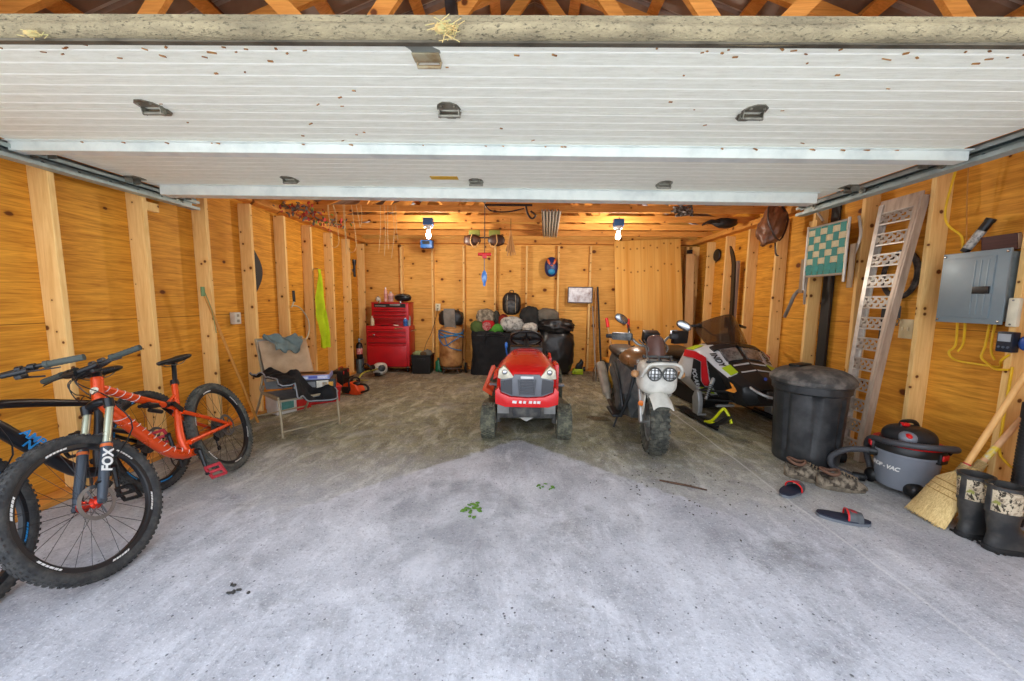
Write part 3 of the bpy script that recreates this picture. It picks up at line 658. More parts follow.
m = MB(); m.tube([(-.29, -.425, .06), (.29, -.425, .06)], .009, 8); m.build('foot_bar', tanm, ch); m = MB(); m.tube([(-.28, .40, .05), (.28, .40, .05)], .009, 8); m.build('foot_bar', tanm, ch)
m = MB(); m.tube([(-.285, -.42, .375), (.285, -.42, .375)], .012, 8).tube([(-.235, .38, .93), (.265, .38, .93)], .012, 8); m.build('cross_rail', tanm, ch)
m = MB(); m.sheet(lambda u, v: V(-.27+.54*u, -.43+.55*v, .378-.03*math.sin(PI*v)-.012*math.sin(PI*u)), 10, 12, .006); m.sheet(lambda u, v: V(-.235+.50*u, .13+.245*v, .40+.53*v-.02*math.sin(PI*u)), 10, 10, .006)
m.build('sling', fabric('#8f9190', '#6a6c6b'), ch)
m = MB()
def cush(u, v, s):
    x = -.235+.50*u; k = abs(2*u-1)**5; kv = abs(2*v-1)**5; th = .045*math.sqrt(max(0, 1-k*.9))*math.sqrt(max(0, 1-kv*.9))
    tuft = sum(math.exp(-((u-a)**2*60+(v-b)**2*60)) for a in (.33, .67) for b in (.35, .7)); th *= 1-.5*min(1, tuft)
    d = V(0, .42, .91).normalized(); n = V(0, -.91, .42); c = V(x, .135, .47)+d*(.47*v)
    return c+n*(.045+s*th)
m.sheet(lambda u, v: cush(u, v, 1), 26, 20, 0); m.sheet(lambda u, v: cush(u, v, -1), 26, 20, 0); bmesh.ops.remove_doubles(m.bm, verts=m.bm.verts, dist=.002)
m.build('back_cushion', fabric('#b49a7c', '#93795c', 90), ch, smooth=80)
RC = Matrix.Rotation(math.radians(53.1), 4, 'Z'); CH = Matrix.Translation((-2.56, 4.04, 0)) @ RC
def chw(x, y, z): return CH @ V(x, y, z)
def blanket(name, label, cat, fn, nu, nv, th, mat, loc, rz, trim=None, trimmat=None):
    t = thing(name, label, cat, loc, rz); m = MB(); m.sheet(fn, nu, nv, th); m.build('cloth', mat, t, smooth=80)
    if trim: k = MB(); k.tube([fn(*q) for q in trim], .007, 6); k.build('piping', trimmat, t)
    return t
def nz(x, y, z=0, s=1): return noise.noise((x*s, y*s, z))
def jk(u, v):
    x = -.33+.54*u; y = -.50+.62*v
    z = .61+.06*nz(u*4, v*4, 1)+.035*nz(u*9, v*9, 2)
    if x > -.14: z -= min(1, (x+.14)/.16)*.17
    f = max(0, -.34-y); z -= f*(1.1 if x > -.2 else .2)
    y -= .05*math.sin(u*9)*(1-v); x += .07*math.sin(v*4)-(.08*(1-abs(2*v-.9)) if u < .15 else 0)
    if y < -.39: y -= .05
    return V(x, y, max(z, .40 if y > -.44 else .34))
bord = [(0, i/20) for i in range(20, -1, -1)]+[(i/24, 0) for i in range(1, 25)]+[(1, i/20) for i in range(1, 21)]
blanket('jacket', 'black jacket with grey piping thrown over the seat of the tan chair', 'jacket', jk, 44, 36, .014, fabric('#17181a', '#2c2d2f', 30, .75), chw(0, 0, 0), math.radians(53.1), bord, M('#83878b', .7))
def rag(u, v):
    a = (u-.5)*.34; b = (v-.5)*.40; fold = .035*nz(u*6, v*5, 7)+.028*math.sin(u*14+v*5)+.02*math.sin(v*12)
    if b > 0: y = .29+b*.40; z = .975-b*.55+fold*.7
    else: y = .26+b*.62; z = .985+b*.85+fold*.7
    return V(a*(1-.3*abs(2*v-1)**2)+.025*math.sin(v*9), y+.012*math.sin(u*13)-.02, z+.015*math.cos(u*5))
blanket('work_shirt', 'crumpled grey-green work shirt lying over the top of the chair cushion', 'shirt', rag, 30, 30, .018, fabric('#6c7a78', '#4b5654', 40), chw(.0, -.03, 0), math.radians(53.1))
def carton(name, label, loc, sz, rz, mats, art, cat='box'):
    """printed carton: body + printed panels; art = [(face, u, v, w, h, colour)]"""
    t = thing(name, label, cat, loc, rz); MB().box((0, 0, sz[2]/2), sz, bev=.003, seg=1).build('body', mats, t, smooth=0)
    for i, (f, u, v, w_, h_, c) in enumerate(art):
        m = MB(); e = .0015
        if f == 'f': m.box((u*sz[0]/2, -sz[1]/2, sz[2]*v), (w_*sz[0], e*2, h_*sz[2]))
        elif f == 'r': m.box((sz[0]/2, u*sz[1]/2, sz[2]*v), (e*2, w_*sz[1], h_*sz[2]))
        else: m.box((u*sz[0]/2, v*sz[1]/2, sz[2]), (w_*sz[0], h_*sz[1], e*2))
        m.build('printed_panel', M(c, .45, 0, .3, 40), t, smooth=0)
    return t
carton('game_carton', 'black flat carton with red, grey and yellow pictures, under the blue one on the chair', chw(.15, -.20, .422), (.42, .27, .095), math.radians(24), M('#1d1d1f', .4), [('f', -.72, .68, .22, .45, '#c3452c'), ('f', -.70, .25, .24, .3, '#b9b4a8'), ('f', -.15, .5, .2, .6, '#6f7173'), ('f', .38, .5, .28, .8, '#cfc9b8'), ('f', .62, .45, .26, .5, '#d79a24'), ('r', 0, .5, .7, .6, '#8a4a30')])
carton('puzzle_carton', 'flat carton with a blue and white front and brown picture lid, topmost on the chair', chw(.14, -.18, .518), (.36, .26, .05), math.radians(20), M('#8791c4', .4), [('f', -.5, .5, .3, .55, '#d9dbe8'), ('f', .1, .55, .24, .5, '#4a55a8'), ('f', .6, .5, .28, .6, '#c5c8dd'), ('t', 0, 0, .94, .92, '#a8744c'), ('t', -.4, .2, .4, .4, '#7e4f34'), ('t', .4, -.2, .35, .4, '#c9a27a')])
carton('red_carton', 'red and white carton on the floor behind the chair legs', (-2.93, 4.50, 0), (.42, .26, .22), math.radians(62), M('#c9cac6', .5), [('f', .55, .5, .44, .98, '#b8201f'), ('f', -.4, .5, .35, .5, '#4f8a86'), ('r', 0, .5, .98, .96, '#b8201f'), ('t', 0, 0, .9, .9, '#b8201f')])
t = thing('red_crate', 'bright red plastic crate on the floor below the right side of the chair', 'crate', (-2.72, 4.92, 0), math.radians(40))
m = MB(); m.loft([[(x*k, y*k, z) for x, y in ((-.2, -.14), (.2, -.14), (.2, .14), (-.2, .14))] for k, z in ((.9, 0), (1, .2))]); m.box((0, 0, .205), (.43, .31, .025), bev=.008)
for i in range(6): m.box((-.16+.064*i, -.137, .1), (.012, .012, .16))
m.build('body', M('#c01a1c', .4), t, smooth=0); m = MB(); m.tube([(-.1, -.155, .2), (-.1, -.17, .19), (.1, -.17, .19), (.1, -.155, .2)], .008, 8); m.build('handle', M('#c01a1c', .4), t)

# chainsaw
t = thing('chainsaw', 'orange and black chainsaw lying on the floor past the chair', 'chainsaw', (-2.50, 5.36, 0), math.radians(160))
orp = M('#d8491a', .4); 
m = MB(); m.prism([(-.14, 0), (.10, 0), (.14, .06), (.12, .15), (.02, .18), (-.10, .15), (-.16, .06)], -.075, .075, 'xz', bev=.015); m.build('engine_body', orp, t)
m = MB(); m.prism([(.0, .02), (.11, .02), (.12, .11), (.0, .12)], .07, .11, 'xz', bev=.01); m.ell((-.07, .0, .155), (.07, .06, .03), 2); m.build('cover', blk, t)
m = MB(); m.tube([(-.02, -.09, .06), (-.02, -.1, .2), (-.0, 0, .235), (-.02, .1, .2), (-.02, .09, .06)], .013, 10, smooth=4); m.tube([(-.1, 0, .15), (-.24, 0, .15), (-.28, 0, .08), (-.14, 0, .03)], .017, 10, smooth=4); m.build('handle', blk, t)
m = MB(); m.box((.085, 0, .20), (.012, .17, .10), (0, -.3, 0), bev=.005); m.build('hand_guard', blk, t)
m = MB(); m.prism([(.10, .03), (.50, .045), (.535, .07), (.50, .095), (.10, .11)], .025, .031, 'xz'); m.build('guide_bar', steel, t, smooth=0)
m = MB(); m.prism([(.10, .024), (.51, .038), (.545, .07), (.51, .102), (.10, .116), (.10, .110), (.50, .096), (.536, .07), (.50, .044), (.10, .030)], .022, .034, 'xz'); m.build('saw_chain', blk_s, t, smooth=0)
t = thing('power_tool_case', 'small black case standing between the chainsaw and the wall', 'tool case', (-2.99, 5.98, 0), .1)
MB().box((0, 0, .12), (.16, .34, .24), bev=.012).build('body', blk, t); m = MB(); m.tube([(0, -.07, .24), (0, -.07, .275), (0, .07, .275), (0, .07, .24)], .008, 8); m.build('handle', M('#b3201c', .5), t)
for y_ in (-.1, .1): MB().box((.083, y_, .2), (.012, .035, .05), bev=.003).build('latch', M('#b3201c', .5), t)
# string trimmer
t = thing('string_trimmer', 'string trimmer with a black head and white engine lying before the red cabinet', 'string trimmer', (-2.60, 5.74, 0))
m = MB(); m.lathe([(.02, .0), (.07, .012), (.075, .045), (.05, .075), (.02, .09)], n=20); m.lathe([(.02, -.0), (.03, .1), (.022, .13)], n=14); m.build('cutting_head', blk, t)
m = MB(); m.sheet(lambda u, v: V((.1+.13*v)*math.cos(1.2+1.6*u), (.1+.13*v)*math.sin(1.2+1.6*u), .10-.03*v), 10, 3, .006); m.build('debris_shield', M('#b8b43a', .5), t)
m = MB(); m.tube([(0, 0, .12), (.02, .1, .19), (.02, .3, .2), (0, .62, .16), (0, .8, .15)], .0125, 10, smooth=5); m.build('shaft', M('#a39a3c', .4, .2), t)
m = MB(); m.tube([(0, .42, .18), (-.1, .42, .24), (-.03, .40, .31), (.06, .42, .22), (.0, .44, .19)], .011, 8, smooth=4); m.build('loop_handle', blk, t)
m = MB(); m.ell((0, .93, .13), (.12, .13, .11), 3, 2.8, flatz=-.125); m.build('engine_housing', M('#cfccc0', .45, 0, .3, 14, col2='#6d675a'), t)
m = MB(); 
for sx in (-1, 1): m.lathe([(.015, 0), (.062, 0), (.06, .03), (.02, .045)], (sx*.08, .80, .16), (sx*.5, -.8, .25), 16)
m.box((0, .8, .05), (.1, .06, .06), bev=.015); m.build('engine_cover', blk, t)
# bottle and can
t = thing('utility_can', 'grey metal can on the floor beside the red cabinet, under the black bottle', 'can', (-3.075, 6.90, 0)); MB().lathe([(.07, 0), (.075, .004), (.075, .26), (.07, .265), (.03, .27)], n=20).build('body', galv_d, t); m = MB(); m.tube([(-.075, 0, .2), (-.07, 0, .3), (.07, 0, .3), (.075, 0, .2)], .003, 6, smooth=4); m.build('bail_handle', steel, t)
t = thing('black_bottle', 'black bottle with a red and white label standing on the grey can', 'bottle', (-3.075, 6.90, .272)); MB().lathe([(.055, 0), (.06, .01), (.06, .24), (.045, .29), (.022, .31)], n=20).build('body', blk_s, t)
MB().lathe([(.0605, .09), (.0605, .2)], n=20).build('label_band', M('#b8423c', .5, 0, .5, 30, col2='#d8d0c8'), t); m = MB(); m.lathe([(.018, .31), (.018, .35), (.025, .355), (.022, .385), (.01, .39)], n=14); m.box((.03, 0, .37), (.07, .02, .02), bev=.005); m.build('spray_cap', steel, t)

# things hung on the left wall
t = thing('safety_vest', 'lime yellow rain jacket hanging from a nail on the left wall', 'jacket', (-3.09, 5.52, 0))
def vest(u, v):
    z = 1.83-1.18*v; w_ = .025+.055*min(1, v*1.6); a = (u-.5)*2
    return V(.06+.05*math.cos(a*4+v*3)*min(1, v*3)+.02*nz(u*4, v*6, 3), a*w_*1.0+.05*v+.015*math.sin(v*9), z)
m = MB(); m.sheet(vest, 22, 34, .012); m.build('cloth', fabric('#b6cc1e', '#8ea312', 50, .7), t, smooth=80); m = MB(); m.tube([(-.03, 0, 1.83), (.05, 0, 1.84), (.06, 0, 1.81)], .004, 6); m.build('hook', steel, t)
t = thing('wire_loop', 'bent pale wire loop with a black grip hanging above the chair', 'wire loop', (-3.09, 4.98, 0))
m = MB(); m.tube([(0, .0, 1.36), (.02, -.10, 1.28), (.02, -.06, 1.30), (.01, .12, 1.26), (.0, .30, 1.10), (0, .32, .95), (.01, .24, .84), (.01, .16, .80)], .0085, 8, smooth=5); m.build('wire', M('#b9b7a0', .5, .2), t)
m = MB(); m.tube([(0, -.01, 1.50), (0, .0, 1.35)], .018, 10); m.build('grip', blk, t)
t = thing('flashlight', 'black flashlight clipped to the last stretch of the left wall', 'flashlight', (-3.10, 6.86, 1.80)); 
m = MB(); m.lathe([(.02, 0), (.022, .01), (.022, .2), (.034, .25), (.036, .31), (.03, .312)], n=16); m.build('body', blk_s, t); m = MB(); m.box((-.02, 0, .12), (.04, .02, .05)); m.build('clip', steel, t)
t = thing('saw_blade', 'dark curved bow saw tucked behind a stud above the chair', 'saw', (-3.17, 4.40, 0))
m = MB(); m.sheet(lambda u, v: V(0, -.06+.15*v*math.sin(PI*(.06+.88*u))+.02*math.sin(u*4), 1.98-.55*u), 20, 6, .01); m.build('body', M('#141313', .6), t)
t = thing('wooden_pole', 'thin wooden pole with green string leaning beside the orange bike', 'pole', (-3.0, 3.76, 0))
a, b_ = V(.03, .24, .0), V(-.09, -.22, 1.47); m = MB(); m.tube([a, b_], .0135, 10); m.build('shaft', M('#c98d3e', .55, 0, .3, 6, col2='#a86d28'), t)
m = MB(); m.tube([b_+V(0, 0, -.06), b_+V(0, 0, .03)], .017, 10); m.tube([b_+V(.01, 0, 0), b_+V(.05, .03, -.2), b_+V(.06, .05, -.42)], .003, 5, smooth=3); m.build('string', M('#6f8a5a', .8), t)

# ------------------------------------------------------------------ red tool chest and cabinet
redm = M('#bb1420', .32, .1, .15, 6, col2='#7e0c14', spec=.6); redd = M('#8f0d18', .4, .1)
t = thing('tool_cabinet', 'red rolling tool cabinet with three drawers and a big lower door', 'tool cabinet', (-2.555, 7.16, 0))
W, D_ = .82, .38
m = MB(); m.box((0, 0, .505), (W, D_, .77), bev=.006); m.build('body', redm, t)
for z, h_ in ((.815, .075), (.725, .085), (.62, .105), (.325, .43)):
    d = MB(); d.box((-.01, -D_/2-.008, z), (W-.09, .02, h_-.012), bev=.004); d.prism([(-D_/2-.03, z+h_/2-.02), (-D_/2-.012, z+h_/2-.006), (-D_/2-.012, z+h_/2-.03)], -W/2+.04, W/2-.06, 'yz'); f = d.build('drawer' if h_ < .2 else 'door', redm, t)
    if h_ == .085: MB().lathe([(.018, 0), (.018, .015), (.01, .018)], (-.26, -D_/2-.016, z), (0, -1, 0), 16).build('lock', chrome, f)
    MB().box((-.01, -D_/2-.0185, z-h_/2+.004), (W-.1, .002, .010)).build('shadow_gap', blk, f, smooth=0)
MB().box((.22, -D_/2-.02, .845), (.16, .004, .022)).build('badge', chrome, t, smooth=0)
for x in (-.36, .36):
    for y in (-.14, .14):
        m = MB(); m.box((x, y, .105), (.07, .06, .02)); m.prism([(y-.02, .1), (y+.02, .1), (y+.03, .045), (y+.01, .03)], x-.022, x-.018, 'yz').prism([(y-.02, .1), (y+.02, .1), (y+.03, .045), (y+.01, .03)], x+.018, x+.022, 'yz'); c = m.build('caster', chrome, t, smooth=0); MB().lathe([(.01, -.014), (.045, -.014), (.048, 0), (.045, .014), (.01, .014)], (x, y+.015, .048), (1, 0, 0), 20).build('caster_wheel', blk, c)
m = MB(); m.tube([(W/2, -.12, .8), (W/2+.05, -.12, .8), (W/2+.05, .12, .8), (W/2, .12, .8)], .01, 8, smooth=2); m.build('side_handle', chrome, t)
t = thing('tool_chest', 'red top chest with shallow drawers sitting on the rolling cabinet', 'tool chest', (-2.52, 7.19, .892))
m = MB(); m.box((0, .05, .055), (.70, .22, .11), bev=.004); m.box((0, 0, .275), (.71, .33, .33), bev=.006); m.build('body', redm, t)
m = MB(); m.box((0, -.166, .385), (.60, .006, .07)); m.build('open_tray', blk, t, smooth=0)
MB().box((.1, -.17, .40), (.2, .01, .03), bev=.003).box((-.18, -.17, .378), (.2, .012, .02), bev=.003).build('tool_in_tray', M('#9a9a98', .4, .6, .3), t)
for z in (.305, .235, .165):
    d = MB(); d.box((0, -.17, z), (.63, .016, .058), bev=.003); d.prism([(-.20, z+.012), (-.178, z+.026), (-.178, z+.006)], -.31, .31, 'yz'); f = d.build('drawer', redm, t); MB().box((0, -.179, z-.03), (.62, .002, .008)).build('shadow_gap', blk, f, smooth=0)
m = MB(); m.sheet(lambda u, v: V(-.36+.72*u, -.17+.35*v, .443+.012*math.sin(PI*v)), 2, 8, .01); m.build('lid', redm, t)
for x in (-.2, .2): MB().box((x, -.171, .45), (.04, .012, .05), bev=.003).build('latch', chrome, t)
def bottle(label, loc, r, h_, col, cap, band=None, cat='bottle', name='bottle', group=None):
    t = thing(name, label, cat, loc, group=group); MB().lathe([(r*.92, 0), (r, .006), (r, h_*.68), (r*.8, h_*.78), (r*.38, h_*.86), (r*.38, h_*.88)], n=18).build('body', M(col, .4, 0, .15, 30), t)
    MB().lathe([(r*.45, h_*.87), (r*.45, h_*.98), (r*.3, h_)], n=14).build('bottle_cap', M(cap, .5), t)
    if band: MB().lathe([(r*1.01, h_*.2), (r*1.01, h_*.55)], n=18).build('label_band', M(band, .5, 0, .4, 40), t)
    return t
TZ = 1.353
bottle('tall thin pink bottle on top of the red chest', (-2.63, 7.12, TZ), .032, .27, '#d9a79c', '#e6dcd2', '#c98a80'); bottle('wide pale pink bottle on top of the red chest', (-2.54, 7.15, TZ), .052, .19, '#dca9a2', '#c9bdb2', '#b88b86'); bottle('small white jar at the left end on the red chest', (-2.78, 7.13, TZ), .045, .10, '#c9c2b2', '#8e887c')
t = thing('upturned_helmet', 'black helmet upside down on top of the red chest', 'helmet', (-2.30, 7.14, TZ)); m = MB(); m.ell((0, 0, .075), (.16, .12, .08), 3, 2.2, .06, 3, flatz=-.074); m.build('shell', blk_s, t); m = MB(); m.tube([(-.15, -.03, .09), (-.08, -.12, .12), (.08, -.12, .12), (.15, -.03, .09)], .012, 8, smooth=4); m.build('strap', steel, t)
bottle('cream squeeze bottle on the cabinet ledge, left of the chest', (-2.865, 7.03, .892), .034, .185, '#c9bc98', '#d8d4c6', name='bottle'); bottle('bright blue spray can on the cabinet ledge', (-2.225, 7.02, .892), .04, .16, '#2a6fc0', '#dcdcdc', '#184c94', 'spray can', 'spray_can'); bottle('clear grey bottle behind the blue spray can', (-2.185, 7.10, .892), .035, .24, '#8d9a98', '#3f4446')
t = thing('pliers', 'dark pliers lying on the ledge before the red chest', 'pliers', (-2.60, 7.005, .895)); m = MB(); m.tube([(-.09, -.01, .008), (-.02, 0, .008), (.05, .012, .008)], .008, 6); m.tube([(-.09, .03, .008), (-.02, .008, .008), (.05, 0, .008)], .008, 6); m.build('handles', blk, t)
t = thing('screwdriver', 'screwdriver with a pale handle lying on the ledge before the red chest', 'screwdriver', (-2.36, 7.005, .893)); m = MB(); m.lathe([(.009, 0), (.012, .02), (.012, .09), (.007, .1)], (-.09, 0, .0125), (1, 0, 0), 10); m.build('grip', M('#c7bfae', .4), t); MB().tube([(0, 0, .0125), (.1, 0, .0125)], .003, 6).build('shaft', chrome, t)

# black tote with clutter, green bottle
t = thing('black_tote', 'black square plastic tote full of clutter right of the red cabinet', 'tote', (-1.90, 7.02, 0))
m = MB(); m.loft([[(x*k, y*k, z) for x, y in ((-.18, -.16), (.18, -.16), (.18, .16), (-.18, .16))] for k, z in ((.9, 0), (.93, .02), (1, .33), (1.04, .34), (1.04, .36), (.97, .36), (.95, .3))]); 
m.build('body', blk, t, smooth=20); m = MB(); m.box((0, -.165, .28), (.16, .02, .03), bev=.006); m.build('handle', blk, t)
for i, (lab, col, c, r) in enumerate((('pale green rag bunched in the black tote', '#8f9a6c', (-.07, -.05), (.1, .09, .06)), ('grey cloth bunched in the black tote', '#77756a', (.08, .02), (.09, .11, .07)), ('brown leather glove in the black tote', '#5d4a34', (.03, -.09), (.07, .05, .05)))):
    m = MB(); m.ell((0, 0, 0), r, 3, 2, .25, 2.5, seed=i+3); o = m.build('work_rag' if i < 2 else 'work_glove', fabric(col), None, smooth=70); o.location = (-1.90+c[0], 7.02+c[1], .375); tag(o, lab, 'rag' if i < 2 else 'glove')
bottle('green bottle on the floor behind the black tote', (-1.625, 7.16, 0), .07, .27, '#1f6a45', '#19422e')
# outlet
t = thing('wall_outlet', 'cream outlet box on a back wall stud above the black tote', 'outlet', (-1.69, 7.415, 1.25)); MB().box((0, 0, 0), (.10, .04, .14), bev=.006).build('plate', M('#d8cfae', .5), t); m = MB(); 
for z in (-.03, .03): m.box((0, -.021, z), (.035, .004, .03), bev=.002)
m.build('socket', M('#9a9078', .5), t); m = MB(); m.tube([(0, -.03, -.03), (-.03, -.05, -.2), (-.12, -.06, -.5), (-.22, -.1, -.72), (-.24, -.2, -.88)], .005, 6, smooth=5); m.build('cord', M('#5b4634', .6), t)

t = thing('wall_outlet', 'small white outlet box on the left wall behind the orange bike', 'outlet', (-3.225, 4.10, 1.17)); MB().box((0, 0, 0), (.06, .09, .13), bev=.006).build('plate', M('#cfcabb', .5), t); m = MB()
for z in (-.03, .03): m.box((.031, 0, z), (.004, .035, .03), bev=.002)
m.build('socket', M('#8f8a7c', .5), t)
# ------------------------------------------------------------------ along the back wall
t = thing('air_tank', 'rusty tan upright tank with blue rope, against the back wall', 'tank', (-1.36, 7.06, 0))
tankm = M('#b98a55', .5, .25, .6, 5, col2='#7c4a22'); MB().lathe([(.05, .1), (.16, .115), (.215, .16), (.225, .22), (.225, .80), (.21, .86), (.15, .9), (.05, .915)], n=32).build('shell', tankm, t)
m = MB(); 
for a in (.5, 2.2, 4, 5.6): m.tube([(.15*math.cos(a), .15*math.sin(a), .13), (.2*math.cos(a), .2*math.sin(a), .0)], .012, 8)
m.lathe([(.18, .10), (.2, .10), (.2, .13), (.18, .13)], n=28, closed=True); m.build('stand', M('#4a443c', .6, .4), t)
m = MB(); 
for k in range(4): m.tube([(.233*math.cos(a), .233*math.sin(a)*1.0, .80-.03*k+.03*math.sin(a*2+k*1.3)) for a in [2*PI*i/24 for i in range(24)]], .011, 6, closed=True)
m.tube([(-.22, -.08, .78), (-.2, -.12, .66), (-.08, -.225, .55), (.05, -.235, .62), (.2, -.13, .72)], .010, 6, smooth=4); m.tube([(-.08, -.23, .75), (-.02, -.24, .55), (.12, -.21, .48), (.215, -.1, .45)], .009, 6, smooth=4)
m.build('blue_rope', M('#2f6f9e', .8, 0, .2, 60), t)
m = MB()
for i, (x, w_) in enumerate(((.30, .06),)): m.lathe([(.02, -.02), (.09, -.02), (.1, 0), (.09, .02), (.02, .02)], (x-.02, .02, .1), (1, 0, 0), 22)
m.build('cart_wheel', blk, t); m = MB(); m.tube([(-.24, .0, .0), (-.27, .1, .10), (-.2, .16, .2)], .012, 8, smooth=3); m.build('hose_tail', blk, t)
t = thing('black_sack', 'black sack with a grey flap draped on top of the rusty tank', 'sack', (-1.36, 7.05, .92)); m = MB(); m.ell((0, .03, .13), (.235, .16, .16), 4, 3, .08, 3, seed=4, flatz=-.13); m.build('sack_body', M('#1c1b1c', .45, 0, .3, 8, bump=.3, bscale=20), t, smooth=70)
m = MB(); m.sheet(lambda u, v: V(-.12+.21*u+.03*v, -.135-.05*math.sin(PI*v)*.6+.12*max(0, .3-v)+.01*nz(u*5, v*5, 2), .315-.38*v), 10, 14, .012); m.build('grey_flap', fabric('#77716a', '#57524c', 40), t, smooth=70)

bagm = M('#161618', .38, 0, .3, 6, bump=.55, bscale=11, spec=.6, col2='#2b2b2e'); duffm = fabric('#1b1c1f', '#2d2e30', 60, .7)
def bag(label, c, r, mat, p=2.6, amp=.08, freq=2.5, seed=0, rot=(0, 0, 0), name='bag', cat='bag', floor=True, group=None, parts=None, sub=4, flat=-.97):
    t = thing(name, label, cat, c, group=group); m = MB(); m.ell((0, 0, r[2] if floor else 0), r, sub, p, amp, freq, rot, seed, flatz=r[2]*flat if flat else None); m.build('bag_body', mat, t, smooth=75)
    if parts: parts(t, r)
    return t
def big_tote():
    t = thing('equipment_bag', 'big black boxy equipment bag on the floor left behind the mower', 'bag', (-.50, 7.10, 0))
    def fn(u, v):
        a = 2*PI*u; k = (abs(math.cos(a))**6+abs(math.sin(a))**6)**(-1/6); w_ = .46*(1-.05*v)*(1+.04*nz(math.cos(a)*2, v*3, 4)); d_ = .25
        z = .0+.83*v-(.06*max(0, math.cos(a))*v)
        return V(k*math.cos(a)*w_+.02*math.sin(v*7+a*3), k*math.sin(a)*d_+.012*nz(a*2, v*9, 1), z)
    m = MB(); m.sheet(fn, 48, 26, 0); m.prism([(k_*.43*math.cos(a), k_*.23*math.sin(a)) for a in [2*PI*i/32 for i in range(32)] for k_ in [(abs(math.cos(a))**6+abs(math.sin(a))**6)**(-1/6)]], .74, .77, 'xy'); m.build('bag_body', duffm, t, smooth=75)
    m = MB(); m.tube([(-.2, -.255, .55), (-.19, -.28, .72), (-.1, -.3, .80), (.1, -.3, .8), (.19, -.28, .72), (.2, -.255, .55)], .014, 8, smooth=4, flat=.4); m.build('strap', M('#2a2b2d', .7), t)
    m = MB(); m.tube([fn(i/48, .9)*1.004 for i in range(48)], .006, 5, closed=True); m.build('piping', blk, t)
big_tote()
bag('shiny black rubbish bag stuffed full, on the floor right behind the mower', (.62, 7.03, 0), (.36, .28, .46), bagm, 2.6, .12, 3, 5, name='rubbish_bag')
bag('small shiny black rubbish bag slumped on top of the right rubbish bag', (.62, 6.98, .78), (.34, .24, .15), bagm, 2.2, .2, 3.5, 9, name='rubbish_bag')
bag('black bag standing in the middle of the pile behind the mower seat', (.08, 7.14, 0), (.25, .22, .46), duffm, 2.8, .06, 3, 7, name='equipment_bag')
def pack_parts(t, r):
    m = MB(); m.ell((0, -.12, .17), (.125, .07, .13), 3, 2.6, .05, 3); m.build('front_pocket', M('#26262a', .5, 0, .3, 20, col2='#6a6a68'), t, smooth=70)
    m = MB(); m.tube([(-.03, -.02, .40), (-.03, -.03, .46), (.03, -.03, .46), (.03, -.02, .40)], .009, 8, smooth=3); m.build('grab_handle', blk, t)
    for sx in (-1, 1): m = MB(); m.tube([(sx*.07, -.16, .38), (sx*.08, -.185, .22), (sx*.075, -.17, .05)], .008, 6, smooth=3, flat=.5); m.build('strap', M('#b9a98c', .6), t)
bag('black backpack sitting highest on the pile behind the mower', (-.21, 7.08, 1.12), (.175, .13, .215), M('#141416', .5, 0, .3, 10, bump=.3), 2.7, .05, 3, 3, name='backpack', cat='backpack', parts=pack_parts)
bag('dark grey hooded jacket bundle right of the backpack on the pile', (.14, 7.05, .86), (.21, .17, .22), fabric('#2a2b2b', '#3c3c3a', 40), 2.0, .12, 2.5, 8, rot=(0, -.25, 0), name='jacket_bundle', cat='jacket')
bag('grey-brown rolled bag on top of the rubbish bags', (.47, 7.06, .98), (.22, .17, .14), fabric('#6d675d', '#4f4a42', 40), 2.3, .1, 2.5, 2, rot=(0, .1, 0), name='rolled_bag')
bag('brown camouflage bag at the left end of the pile', (-.70, 7.08, .94), (.18, .15, .15), M('#5b5244', .8, 0, .5, 14, col2='#b5ac98', bump=.2), 2.3, .08, 2.5, 12, name='camouflage_bag')
def redp(t, r):
    m = MB(); m.lathe([(.02, 0), (.075, -.004), (.08, .004), (.02, .012)], (-.02, -.135, .09), (0, -1, 0), 22); m.build('round_patch', M('#8f1c20', .6, 0, .3, 30, col2='#d0b8b0'), t)
bag('red stuff sack with a round patch in the left of the pile', (-.64, 6.98, .83), (.125, .13, .10), fabric('#b5252a', '#8d171c', 40), 2.3, .08, 2.5, 13, name='stuff_sack', parts=redp)
bag('olive green stuff sack lying at the left edge of the pile', (-.82, 6.99, .745), (.17, .14, .125), fabric('#4b5c33', '#36441f', 40), 2.2, .1, 2.5, 14, rot=(0, .5, 0), name='stuff_sack')
bag('bright green stuff sack under the red one in the pile', (-.49, 6.965, .755), (.16, .12, .10), fabric('#4d8a36', '#2e6422', 40), 2.2, .1, 2.5, 15, rot=(0, -.3, 0), name='stuff_sack')
bag('dark narrow roll standing behind the green sack', (-.50, 7.13, .80), (.075, .08, .20), fabric('#33332f', '#6c6c62', 20), 2.4, .08, 2.5, 16, name='rolled_mat', cat='roll')
bag('black and white patterned bag in the middle of the pile', (-.20, 6.98, .81), (.23, .15, .145), M('#b9b9b4', .7, 0, .5, 16, col2='#2a2a2a', bump=.2), 2.3, .08, 2.5, 17, name='patterned_bag')
bag('small white and dark marbled sack below the grey jacket bundle', (.14, 6.93, .78), (.15, .12, .11), M('#c4c2ba', .7, 0, .5, 14, col2='#3c3a36'), 2.2, .1, 2.5, 18, name='patterned_bag')
bag('dark red cloth tucked behind the patterned bag', (-.36, 7.06, .88), (.10, .09, .13), fabric('#7a2a20', '#4b1712', 40), 2.2, .1, 2.5, 19, name='cloth_bundle', cat='cloth')
t = thing('power_tool', 'lime green and black tool on the floor beside the right rubbish bag', 'power tool', (1.08, 7.12, 0)); MB().box((0, 0, .055), (.18, .16, .10), bev=.015).box((-.08, -.02, .04), (.07, .12, .07), bev=.015).build('body', M('#a9c21e', .45), t)
